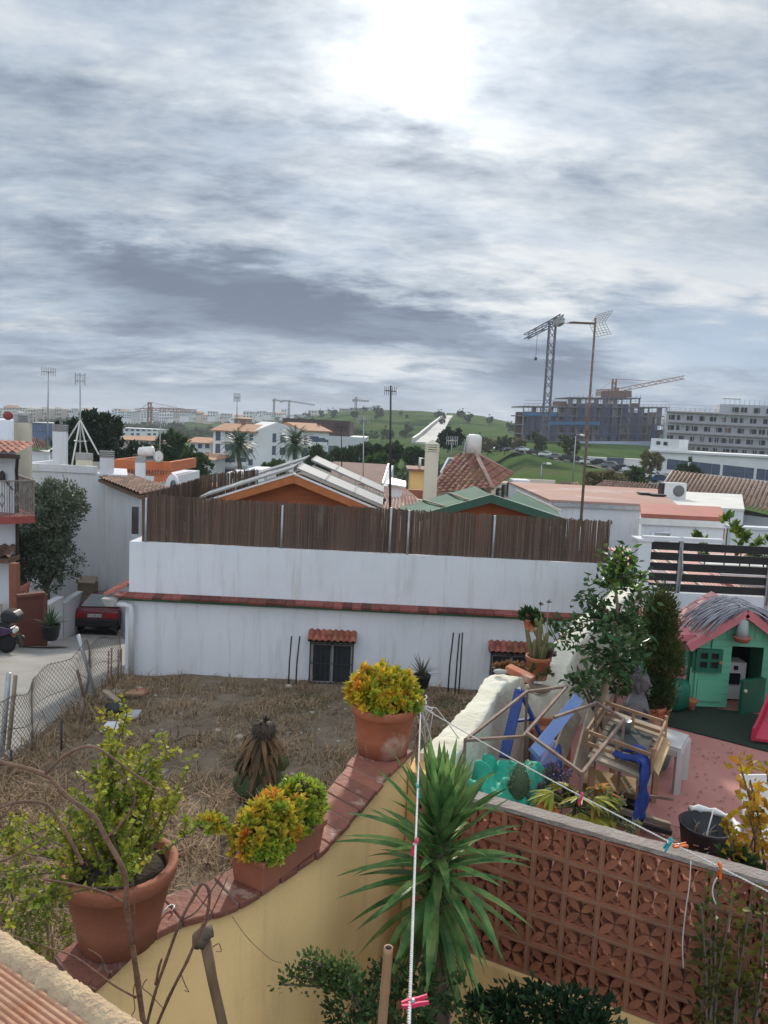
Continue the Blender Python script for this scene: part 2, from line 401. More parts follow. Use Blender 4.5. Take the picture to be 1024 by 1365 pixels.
def terrain():
    mb = MB(); ys = [30 * (3400 / 30) ** (i / 120) for i in range(121)]; ts = [-1.7 + 3.4 * i / 170 for i in range(171)]
    vs = [(t * y, y, h_far(t * y, y)) for y in ys for t in ts]; n = len(ts)
    fs = [(i*n+j, i*n+j+1, (i+1)*n+j+1, (i+1)*n+j) for i in range(len(ys)-1) for j in range(n-1)]
    mb.add(vs, fs, True)
    m = M('hill_grass', (.055, .095, .028), (.085, .125, .042), sc=.035, rough=1, c3=(.10, .095, .05), lo=.36, hi=.58, bump=.0, detail=12, spec=0)
    # darker scrub patches and bare earth: real patches on the slope
    nt = m.node_tree; N = nt.nodes; L = nt.links; b = next(n for n in N if n.type == 'BSDF_PRINCIPLED')
    src = b.inputs['Base Color'].links[0].from_socket; mp = next(n for n in N if n.type == 'MAPPING')
    nz = N.new('ShaderNodeTexNoise'); nz.inputs['Scale'].default_value = .016; nz.inputs['Detail'].default_value = 10; nz.inputs['Roughness'].default_value = .7
    L.new(mp.outputs[0], nz.inputs[0]); mr = N.new('ShaderNodeMapRange'); mr.inputs[1].default_value = .50; mr.inputs[2].default_value = .58; mr.inputs[4].default_value = .8
    L.new(nz.outputs['Fac'], mr.inputs[0]); mx = N.new('ShaderNodeMixRGB'); mx.inputs[2].default_value = (.014, .028, .013, 1)
    L.new(mr.outputs[0], mx.inputs[0]); L.new(src, mx.inputs[1]); L.new(mx.outputs[0], b.inputs['Base Color'])
    struct(mb, 'hills', m)
    g = MB(); k = 40
    vs = [(-3400 + 6800 * i / k, -3400 + 6800 * j / k, -17) for j in range(k + 1) for i in range(k + 1)]
    g.add(vs, [(j*(k+1)+i, j*(k+1)+i+1, (j+1)*(k+1)+i+1, (j+1)*(k+1)+i) for j in range(k) for i in range(k)])
    struct(g, 'ground', M('ground_earth', (.12, .11, .06), (.07, .09, .04), sc=.02, rough=1))
terrain()

# ------------------------------------------------------------------ middle distance: generic builders
def frame_of(A, B):
    """facade axes from base-left A to base-right B: along, outward (towards the viewer)"""
    u = (V(B) - V(A)); L = u.length; u.normalize(); n = V((u.y, -u.x, 0)); return u, n, L
_wm = {}
def panel(parent, name, mat, O, u, n, s, z, w, h, d=.06, off=0):
    """a small slab on a facade at distance s along it and height z; shared mesh"""
    key = (name, mat.name, round(w, 2), round(h, 2), round(d, 2), round(math.atan2(u.y, u.x), 3))
    if key not in _wm:
        mb = MB(); mb.hexa(V((0, 0, 0)), u, n, w, d, h, True); _wm[key] = mb.build(name, mat, None, local=True); o = _wm[key]
    else:
        o = _wm[key].copy(); COL.objects.link(o)
    o.parent = parent; pos = O + u * s + V((0, 0, z)) + n * (d / 2 - .01 + off)
    o.location = pos - ROOT[parent.name]; ROOT[o.name] = pos; return o
def block(mb, A, B, depth, z0, z1):
    u, n, L = frame_of(A, B); A = V((A[0], A[1], z0)); B = V((B[0], B[1], z0)); k = -n * depth
    return mb.prism([A, B, B + k, A + k], (0, 0, z1 - z0))

m_farwhite = M('distant_render', (.74, .73, .72), (.62, .61, .60), sc=.2, rough=.9, bump=0)
m_fartan = M('distant_tan_render', (.58, .50, .40), (.50, .43, .36), sc=.2, rough=.9)
m_farroof = M('distant_tiles', (.42, .22, .12), (.34, .17, .10), sc=.8, rough=.9, rnd=.15, c3=(.45, .30, .19))
m_blueglass = M('blue_shutters', (.05, .07, .11), (.08, .10, .15), sc=.3, rough=.3)

def apartment():
    """white four storey block with two tiled wings and a tall gable between"""
    Y = 165; zb = Z(340, 646, Y)
    t = T('apartment_block', 'white four storey apartment block with tiled roofs behind two tall palms', 'building', P(350, 646, Y))
    A = P(283, 640, Y); B = P(338, 640, Y - 2); Cc = P(366, 640, Y - 5); D = P(402, 640, Y + 2); E = P(436, 640, Y + 6)
    zt1 = Z(310, 574, Y); zg = Z(352, 562, Y - 4); zt2 = Z(418, 574, Y + 4)
    mb = MB(); block(mb, A, B, 12, zb, zt1); block(mb, D, E, 12, zb, zt2); mb.build('wing_wall', m_farwhite, t)
    u, n, L = frame_of(B, D); g = MB()
    Bz = V((B.x, B.y, zb)); Dz = V((D.x, D.y, zb)); M_ = lerp(Bz, Dz, .45)
    g.prism([Bz, Dz, V((D.x, D.y, zg - 1.6)), V((M_.x, M_.y, zg)), V((B.x, B.y, zg - 2.0))], -n * 14); g.build('gable_wall', m_farwhite, t)
    for (a, b, zt, hh) in ((A, B, zt1, 1.5), (D, E, zt2, 1.6)):
        u, n, L = frame_of(a, b); a2 = V((a.x, a.y, zt)) + n * .6 - u * .5; b2 = V((b.x, b.y, zt)) + n * .6 + u * .6
        r = MB(); k = -n * 7; r.add([a2, b2, b2 + k + V((0, 0, hh)), a2 + k + V((0, 0, hh)), a2 - V((0, 0, .25)), b2 - V((0, 0, .25)), b2 + k * 2, a2 + k * 2],
              [(0, 1, 2, 3), (4, 5, 1, 0), (3, 2, 6, 7), (1, 5, 6, 2), (0, 3, 7, 4)])
        r.build('roof', m_farroof, t)
    for k_, (q, hh) in enumerate(((.5, 1.0), (1.5, 1.0))):
        c = lerp(A, B, .6) if k_ == 0 else lerp(D, E, .5); mb = MB(); mb.cbox(V((c.x, c.y + 6, zt1 + 1.2)), .8, .8, 1.1); mb.build('chimney', m_tileold, t)
    fl = (zt1 - zb) / 4.25
    for (a, b) in ((A, B), (D, E)):
        u, n, L = frame_of(a, b); O = V((a.x, a.y, zb))
        for f in range(4):
            z = f * fl + 1.0
            panel(t, 'window', m_blueglass, O, u, n, L * .12, z, 1.1, 2.0)
            panel(t, 'window', m_blueglass, O, u, n, L * .92, z, .9, 1.3)
            panel(t, 'balcony_opening', m_blueglass, O, u, n, L * .42, z, 2.4, 1.9)
            panel(t, 'balcony_opening', m_blueglass, O, u, n, L * .71, z - .2, 2.0, 1.8)
            panel(t, 'balcony_parapet', m_farwhite, O, u, n, L * .42, z - .35, 2.9, 1.0, .9)
            panel(t, 'balcony_parapet', m_farwhite, O, u, n, L * .71, z - .2, 2.4, .9, .7)
    u, n, L = frame_of(B, D); O = V((B.x, B.y, zb))
    for f in range(4):
        for s, w_ in ((.40, .8), (.58, 1.2)):
            panel(t, 'window', m_blueglass, O, u, n, L * s, f * fl + 1.2, w_, 1.9 if w_ < 1 else 1.6)
    return t
apartment()

def palm(px, py_top, py_base, Y, label, hgt=None):
    top = P(px, py_top, Y); b = V((P(px, py_base, Y).x, Y, Z(px, py_base, Y)))
    t = T('palm_tree', label, 'palm tree', b, 'date palms by the apartment block')
    mb = MB(); n = 9; pts = [lerp(b, V((top.x, Y, top.z - 1.2)), i / n) + V((.12 * math.sin(i * .7), 0, 0)) for i in range(n + 1)]
    mb.tube(pts, [.38 - .012 * i + (.03 if i % 2 else 0) for i in range(n + 1)], 9); mb.build('trunk', m_bark, t)
    c = MB(); o = pts[-1]
    for i in range(64):
        az = i * 2.399; el = rad(interp(i, [(0, 78), (30, 35), (64, -35)])); L = 3.4 * R.uniform(.85, 1.1)
        d = V((math.cos(az) * math.cos(el), math.sin(az) * math.cos(el), math.sin(el)))
        p = o.copy(); dd = d.copy(); k = 9
        for j in range(k):
            q = p + dd * (L / k); s = dd.cross(V((0, 0, 1))).normalized(); w_ = .6 * math.sin(math.pi * (.12 + .85 * j / k))
            for sg in (-1, 1):
                for m_ in range(2): 
                    a_ = lerp(p, q, m_ * .5); c.add([a_, a_ + s * sg * w_ + dd * .35 - V((0, 0, .12)), a_ + dd * .15], [(0, 1, 2)])
            c.add([p - s * .03, p + s * .03, q + s * .03, q - s * .03], [(0, 1, 2, 3)])
            p = q; dd = (dd + V((0, 0, -.16))).normalized()
    c.build('crown', leafmat('palm_frond', (.035, .075, .025), (.055, .10, .035), trans=.2), t)
palm(319, 584, 636, 120, 'tall date palm standing in front of the left wing of the white apartment block')
palm(394, 582, 632, 118, 'tall date palm in front of the right wing of the white apartment block')

m_pine = leafmat('pine_needles', (.014, .032, .018), (.028, .052, .024), sc=.5, trans=.1, hue=.015)
m_midleaf = leafmat('tree_leaf', (.028, .062, .02), (.055, .09, .028), sc=.5, trans=.2)
m_bush = leafmat('bush_leaf', (.05, .09, .025), (.085, .125, .03), sc=.5, trans=.25)
m_drybush = leafmat('dry_bush_leaf', (.14, .13, .055), (.20, .17, .08), sc=.6, trans=.2)
def tree(name, label, px, py_base, Y, blobs, n, size, mat, trunk_r=.18, group=None, cat='tree', zb=None):
    """blobs in photograph-like offsets (dx, dz, r) metres about the tree's base"""
    b = P(px, py_base, Y)
    if zb is not None: b.z = zb
    t = T(name, label, cat, b, group)
    mb = MB(); bl = [(b + V((dx, dy, dz)), r) for dx, dy, dz, r in blobs]
    cz = sum(q[2] for q in blobs) / len(blobs)
    fork = b + V((.05, 0, cz * .45)); mb.tube([b - V((0, 0, .3)), lerp(b, fork, .5) + V((.06, 0, 0)), fork], [trunk_r * 1.2, trunk_r, trunk_r * .85], 8)
    for c, r in bl:
        mb.tube([fork, lerp(fork, V(c), .55) + V((0, 0, .1)), V(c)], [trunk_r * .6, trunk_r * .4, trunk_r * .12], 6)
    mb.build('trunk', m_bark, t)
    f = MB(); foliage(f, bl, n, size, shell=.35); f.build('crown', mat, t); return t
pxm = lambda Y: Y / F
def tree_px(name, label, px, py_top, py_base, wpx, Y, n, size, mat, k=6, **kw):
    """a tree of given width and height in pixels at distance Y, its crown made of k clumps"""
    h = (py_base - py_top) * pxm(Y); w = wpx * pxm(Y); bl = []
    for i in range(k):
        a = 6.283 * i / k + R.uniform(-.4, .4); zz = h * R.uniform(.35, .82); q = .62 * math.sin(math.pi * min(.92, max(.2, zz / h * .8)))
        bl.append((math.cos(a) * w * .5 * q, math.sin(a) * w * .4 * q, zz, min(w * .30, h * .26) * R.uniform(.8, 1.15)))
    bl.append((0, 0, h * .55, min(w * .33, h * .4))); bl.append((R.uniform(-.1, .1) * w, 0, h * .84, min(w * .22, h * .16)))
    return tree(name, label, px, py_base, Y, bl, n, size, mat, trunk_r=max(.05, h * .022), **kw)
tree_px('pine_tree', 'large dark pine behind the tripod aerial on the left', 130, 546, 652, 62, 62, 5200, .42, m_pine, k=10)
tree_px('pine_tree', 'dark pine partly hidden by the white chimney stack', 96, 553, 652, 40, 66, 2600, .42, m_pine, k=7)
tree_px('pine_tree', 'rounded dark pine beside the roof terrace with the water heater', 166, 586, 652, 60, 70, 2600, .45, m_pine, k=7)
tree_px('broadleaf_tree', 'dark green tree behind the orange roof terrace', 232, 570, 660, 48, 84, 3600, .5, m_midleaf, k=8)
tree_px('broadleaf_tree', 'low spreading tree just right of the orange roof terrace', 256, 606, 668, 52, 72, 3000, .42, m_midleaf, k=8)
tree_px('broadleaf_tree', 'rounded tree at the right foot of the apartment block', 425, 592, 640, 36, 110, 2600, .5, m_midleaf, k=7)
tree_px('bush', 'yellow green bush rising behind the gabled solar roof', 368, 615, 650, 42, 80, 1800, .35, m_bush, k=6, cat='bush')
for i, (px, t_, b_, w_, Y) in enumerate(((462, 596, 628, 40, 105), (492, 594, 624, 40, 112), (524, 590, 622, 38, 120), (552, 596, 622, 34, 125), (508, 606, 640, 44, 92))):
    tree_px('bush', ['dark bush nearest to the grey warehouse', 'dark bush second from the grey warehouse', 'tall dark bush standing behind the roof aerial mast', 'small dark bush at the right end of the scrub belt', 'big green bush just above the brown pitched roof'][i], px, t_, b_, w_, Y, 2000, .55, m_midleaf if i < 4 else m_bush, k=7, cat='bush', group='bushes in the valley below the hill')
tree_px('broadleaf_tree', 'dark umbrella shaped tree on the hillside left of the water tank', 597, 570, 602, 36, 150, 2200, .7, m_pine, k=7)
for i, (px, t_, b_, w_, Y) in enumerate(((672, 582, 606, 26, 210), (650, 585, 606, 20, 215), (716, 580, 606, 24, 205), (690, 584, 606, 20, 206), (756, 582, 618, 26, 190))):
    tree_px('street_tree', ['olive tree between the water tank and the parked cars', 'small tree just right of the water tank', 'street tree in front of the blue netted corner', 'small street tree left of the blue netted corner', 'dark street tree below the scaffolding'][i], px, t_, b_, w_, Y, 1100, .7, [m_midleaf, m_drybush, m_midleaf, m_drybush, m_midleaf][i], k=6, group='trees along the road of parked cars')
tree_px('bush', 'dry olive brown bush at the foot of the green bank', 808, 628, 668, 60, 74, 3000, .42, m_drybush, k=8, cat='bush')
tree_px('bush', 'green bush on the bank beneath the parked cars', 845, 622, 650, 40, 100, 1500, .45, m_bush, k=6, cat='bush')
tree_px('broadleaf_tree', 'green tree in front of the white terraced block', 918, 612, 648, 30, 105, 1600, .5, m_midleaf, k=6)
tree_px('broadleaf_tree', 'olive green tree at the left end of the white terraced block', 868, 604, 634, 28, 130, 1300, .6, m_drybush, k=6)

# ---- warehouse, brown flat block behind the apartments
def warehouse():
    t = T('warehouse', 'long pale warehouse with a dark brown upper storey', 'building', P(460, 606, 215))
    a = P(420, 608, 215); b = P(487, 606, 215); mb = MB(); block(mb, a, b, 30, Z(450, 612, 215), Z(460, 582, 215)); mb.build('wall', M('pale_cladding', (.50, .51, .52), (.45, .46, .47), sc=.3), t)
    a = P(376, 582, 217); b = P(466, 580, 217); mb = MB(); block(mb, a, b, 26, Z(440, 582.3, 217), Z(440, 560, 217)); mb.build('upper_storey', M('brown_cladding', (.075, .045, .04), (.06, .04, .036), sc=.4), t)
    u, n, L = frame_of(P(420, 608, 215), P(487, 606, 215))
    panel(t, 'loading_door', m_blueglass, V((P(420, 608, 215).x, 215, Z(450, 610, 215))), u, n, 4, .5, 4, 2.4)
warehouse()

# ---- distant town along the skyline
def far_building(px0, px1, py_b, py_t, Y, label, mat, kind=0, rows=3, cols=5):
    a = P(px0, py_b, Y); b = P(px1, py_b, Y); h = (py_b - py_t) * pxm(Y)
    zb = min(a.z, b.z) - 4
    t = T('distant_building', label, 'building', V(((a.x + b.x) / 2, Y, zb)), 'distant buildings on the skyline')
    zt = (a.z + b.z) / 2 + h; mb = MB(); block(mb, a, b, 14, zb, zt)
    if kind == 2: block(mb, lerp(a, b, .25) + V((0, 4, 0)), lerp(a, b, .7) + V((0, 4, 0)), 8, zt, zt + h * .25)
    mb.build('wall', mat, t)
    u, n, L = frame_of(a, b); fh = h / rows
    for r_ in range(rows):
        for c_ in range(cols):
            if R.random() < .12: continue
            panel(t, 'window', m_blueglass, V((a.x, a.y, zt - h)), u, n, L * (c_ + .5) / cols, r_ * fh + fh * .25, L / cols * .55, fh * .5, .2)
    r = MB()
    if kind == 1:
        q = [V((a.x - 1, Y - 1, zt)), V((b.x + 1, Y - 1, zt)), V((b.x + 1, Y + 15, zt)), V((a.x - 1, Y + 15, zt))]
        m1 = lerp(q[0], q[3], .5) + u * L * .15 + V((0, 0, h * .28)); m2 = lerp(q[1], q[2], .5) - u * L * .15 + V((0, 0, h * .28))
        r.add(q + [m1, m2], [(0, 1, 5, 4), (2, 3, 4, 5), (1, 2, 5), (3, 0, 4)]); r.build('roof', m_farroof, t)
    elif kind == 3:
        c = lerp(a, b, .5); r.sphere(V((c.x, Y + 6, zt)), L * .32, sc=(1, 1, .6)); r.build('dome', m_fartan, t)
    else:
        block(r, a + n * .4 - u * .4, b + n * .4 + u * .4, 15, zt + .02, zt + h * .05); r.build('roof_slab', m_farwhite, t)
    return t
town = []
for i, (x0, x1, yb, yt, k) in enumerate(((0, 14, 562, 548, 0), (14, 30, 562, 551, 2), (30, 48, 564, 546, 3), (48, 66, 564, 545, 3), (66, 82, 566, 545, 3), (84, 98, 566, 547, 0), (98, 116, 566, 549, 2))):
    far_building(x0, x1, yb, yt, 620 + 12 * i, ['white hotel block at the far left of the skyline', 'stepped hotel block second from the left of the skyline', 'domed hotel tower leftmost of the three', 'domed hotel tower in the middle of the three', 'domed hotel tower rightmost of the three', 'pale hotel block left of the pines', 'stepped pale hotel block behind the pines'][i], m_fartan if k == 3 else m_farwhite, k, 4, 5)
far_building(40, 72, 578, 564, 300, 'blue glass fronted block below the domed hotels', M('blue_facade', (.06, .10, .22), (.08, .13, .26), sc=.2, rough=.4), 0, 3, 9)
far_building(166, 206, 562, 549, 700, 'wide pale apartment building behind the brown tower crane', m_farwhite, 2, 4, 11)
far_building(212, 240, 560, 544, 760, 'white apartment building on the skyline right of the brown tower crane', m_farwhite, 2, 4, 8)
far_building(158, 210, 588, 572, 330, 'long low white and blue building with strip windows', m_farwhite, 0, 3, 7)
far_building(160, 178, 602, 586, 230, 'cream tiled villa below the blue striped building', m_fartan, 1, 2, 3)
far_building(178, 214, 604, 587, 225, 'wide cream villa with tiled roof behind the dark tree', m_fartan, 1, 2, 5)
far_building(252, 281, 612, 590, 175, 'white villa with orange tiled roof left of the apartment block', m_farwhite, 1, 2, 3)
far_building(250, 280, 634, 612, 150, 'tiled house below the villa left of the apartment block', m_farwhite, 1, 2, 3)
RB = random.Random(3)
for i in range(22):
    x = RB.uniform(0, 240); far_building(x, x + RB.uniform(8, 20), 552 + .012 * x + RB.uniform(0, 6), 547 + .012 * x + RB.uniform(-4, 2), RB.uniform(640, 900), 'pale building in the crowded far left skyline', RB.choice([m_farwhite, m_fartan, m_farwhite]), RB.choice([0, 2, 1, 0]), 3, 4)
for i in range(26):
    x = 244 + i * 8.2 + RB.uniform(-3, 3); w = RB.uniform(6, 13); yb = 557 + RB.uniform(-3, 4) + .004 * i; yt = yb - RB.uniform(4, 10)
    Y = RB.uniform(760, 1150)
    mt = RB.choice([m_farwhite, m_farwhite, m_fartan, m_farwhite]); k = RB.choice([0, 0, 1, 2])
    o = far_building(x, x + w, yb, yt, Y, 'tiny pale building in the distant row of the skyline', mt, k, 2, 3)
for i, (x0, x1, yb, yt) in enumerate(((452, 466, 551, 545), (466, 482, 552, 544), (482, 496, 552, 543), (496, 506, 550, 541))):
    far_building(x0, x1, yb, yt, 690, ['low grey building left of the hilltop row', 'grey building under the hilltop tower crane', 'long pale building right of the hilltop tower crane', 'stepped pale building at the right end of the hilltop row'][i], [m_concrete, m_concrete, m_farwhite, m_farwhite][i], 2 if i == 3 else 0, 2, 4)
far_building(312, 330, 566, 558, 420, 'orange villa on the skyline above the white apartment block', M('orange_villa', (.45, .22, .12)), 1, 1, 3)
RB = random.Random(5)
far_tree_spots = [(RB.uniform(236, 450), RB.uniform(600, 950)) for _ in range(30)] + [(RB.uniform(150, 300), RB.uniform(330, 560)) for _ in range(24)] + [(RB.uniform(400, 690), RB.uniform(300, 620)) for _ in range(34)]
proto_ft = None
for px, Y in far_tree_spots:
    x = P(px, 565, Y).x; z = h_far(x, Y)
    if proto_ft is None:
        proto_ft = tree('distant_tree', 'tiny dark tree dotted over the far hillside', px, 565, Y, [(0, 0, 3.2, 2.0), (1.2, .4, 2.6, 1.5), (-1.1, -.3, 2.7, 1.6), (.2, .2, 4.6, 1.2)], 420, 1.1, m_midleaf, .2, group='trees dotted over the far hills', zb=z)
    else:
        dup(proto_ft, (x, Y, z), sc=RB.uniform(.5, 1.2), rz=RB.uniform(0, 6))

def scrub():
    f = MB(); RS = random.Random(8); n = 0
    while n < 950:
        y = RS.uniform(95, 700); t = RS.uniform(-.45, .2); x = t * y
        if t > .09 or (y > 430 and t > -.13) or (y < 330 and -.14 < t < .03) or (.035 < t and y > 300): continue
        if noise.noise((x / 60, y / 75, 2)) < (.02 if y > 260 else -.12): continue
        z = h_far(x, y); r = RS.uniform(.7, 2.0) * (1 + y / 500); n += 1
        for _ in range(26):
            d = rdir(-.1, RS); f.leaf(V((x + d.x * r * 1.5, y + d.y * r, z + d.z * r * .8)), rdir(-.2, RS), r * .55, r * .8)
    tag(f.build('scrub', leafmat('scrub_leaf', (.035, .058, .024), (.07, .095, .04), sc=.08, trans=.1, rnd=.4, spec=0, rough=1)), kind='stuff')
scrub()
def hit(px, py):
    y = 60.0
    while y < 1400:
        p = P(px, py, y)
        if p.z < h_far(p.x, y): return p
        y += 2
    return P(px, py, 720)
# ---- road climbing the hill
def hill_road():
    mb = MB(); pts = [(566, 592, 480), (574, 584, 520), (584, 573, 575), (592, 563, 640), (600, 555, 705)]
    vs = []
    for px, py, Y in pts:
        w = [13, 12, 10, 7, 5][pts.index((px, py, Y))] * pxm(Y); p = hit(px, py); Y = p.y; p.z = h_far(p.x, Y) + .8; vs += [p + V((-w * .7, 0, 0)), p + V((w * .7, 0, 0))]
    k = len(pts); mb.add(vs + [v - V((0, 0, 3)) for v in vs], [(2*i, 2*i+1, 2*i+3, 2*i+2) for i in range(k-1)] + [(2*k + 2*i, 2*i, 2*i+2, 2*k+2*i+2) for i in range(k-1)] + [(2*i+1, 2*k+2*i+1, 2*k+2*i+3, 2*i+3) for i in range(k-1)] + [(0, 2*k, 2*k+1, 1)])
    struct(mb, 'hill_road', M('pale_road', (.46, .45, .42), (.38, .37, .35), sc=.1, rough=.9))
    w = MB()
    for i in range(k - 1): w.prism([vs[2*i] + V((-1.5, 0, -2)), vs[2*i+2] + V((-1.5, 0, -2)), vs[2*i+2] + V((-1.5, 0, 1.6)), vs[2*i] + V((-1.5, 0, 1.8))], (1.2, 0, 0))
    tag(w.build('retaining_wall', M('pale_retaining_wall', (.55, .53, .48), (.42, .40, .36), sc=.2), loc=vs[0]), 'pale retaining wall beside the road climbing the green hill', 'wall')
hill_road()

# ---- tower cranes
m_craneblue = M('blue_grey_crane', (.08, .09, .12), (.12, .12, .15), sc=.5, rough=.6)
m_cranered = M('red_crane', (.30, .12, .08), (.22, .10, .08), sc=.5, rough=.6)
m_cranegrey = M('grey_crane', (.20, .20, .2), sc=.5)
def lattice(mb, p, q, w, r, step):
    p = V(p); q = V(q); d = (q - p).normalized(); up = V((0, 0, 1)) if abs(d.z) < .8 else V((0, 1, 0))
    u = d.cross(up).normalized(); n = u.cross(d); L = (q - p).length; k = max(2, int(L / step)); cs = [(-1, -1), (1, -1), (1, 1), (-1, 1)]
    for a, b in cs: mb.bar(p + (u * a + n * b) * w / 2, q + (u * a + n * b) * w / 2, r)
    for i in range(k):
        A = lerp(p, q, i / k); B = lerp(p, q, (i + 1) / k)
        for j in range(4):
            a, b = cs[j], cs[(j + 1) % 4]; s = i % 2
            x0 = A + (u * (a, b)[s][0] + n * (a, b)[s][1]) * w / 2; x1 = B + (u * (b, a)[s][0] + n * (b, a)[s][1]) * w / 2
            mb.bar(x0, x1, r * .7)
def crane(label, px, py_base, py_top, Y, jib, cjib, mat, w=2.0, r=.3, apex=None, tilt=0, dpx=0, hook=None, depth=0):
    b = P(px, py_base, Y); top = V((b.x, Y, Z(px + dpx, py_top, Y)))
    t = T('tower_crane', label, 'crane', b); mb = MB(); lattice(mb, b, top, w, r, w * 1.3); mb.build('mast', mat, t)
    j = P(jib[0], jib[1], Y + depth); c = P(cjib[0], cjib[1], Y - depth * .3); mb = MB(); lattice(mb, top + V((0, 0, .3)), j, w * .75, r * .75, w * 1.5); mb.build('jib', mat, t)
    mb = MB(); lattice(mb, top + V((0, 0, .3)), c, w * .75, r * .9, w * 1.2); mb.build('counter_jib', mat, t)
    d = (c - top).normalized(); mb = MB(); mb.bar(c - d * w * 1.2 - V((0, 0, w * .5)), c - V((0, 0, w * .5)), w * .9, w * 1.1); mb.build('counterweight', m_concrete, t)
    mb = MB(); mb.cbox(top + V((w * .6, -w * .6, -w * .2)), w * .8, w * .8, w * 1.1); mb.build('cab', mat, t)
    if apex:
        a = V((top.x, Y, Z(px, apex, Y))); mb = MB(); lattice(mb, top, a, w * .8, r * .9, w); mb.build('tower_head', mat, t)
        mb = MB(); mb.bar(a, lerp(top, j, .7), r * .5); mb.bar(a, lerp(top, c, .9), r * .5); mb.build('tie_rod', mat, t)
    if hook:
        h = lerp(top, j, hook[0]); mb = MB(); mb.bar(h, h - V((0, 0, hook[1])), r * .35); mb.bar(h - V((0, 0, hook[1])), h - V((0, 0, hook[1] + 1)), r * 2.5); mb.build('hook_block', m_steel, t)
crane('tall dark tower crane rising over the blue netted building', 726, 585, 431, 265, (701, 449), (750, 422), m_craneblue, 2.1, .34, None, depth=12, dpx=9, hook=(.55, 9))
crane('red tower crane with a long raised jib over the scaffolding', 815, 560, 522, 330, (912, 503), (795, 522), m_cranered, 1.8, .34, 505)
crane('brown tower crane in front of the distant flats on the left', 199, 590, 546, 600, (180, 547), (262, 548), m_cranered, 2.6, .6, 536)
crane('small grey tower crane leftmost of the pair on the skyline', 365, 556, 533, 800, (363, 534), (376, 535), m_cranegrey, 1.5, .5, None)
crane('small grey tower crane with a long flat jib on the skyline', 385, 556, 535, 790, (420, 540), (376, 534), m_cranegrey, 1.5, .5, None)
crane('small grey tower crane on top of the green hill', 474, 550, 534, 690, (492, 535), (470, 533), m_cranegrey, 1.5, .5, 529)

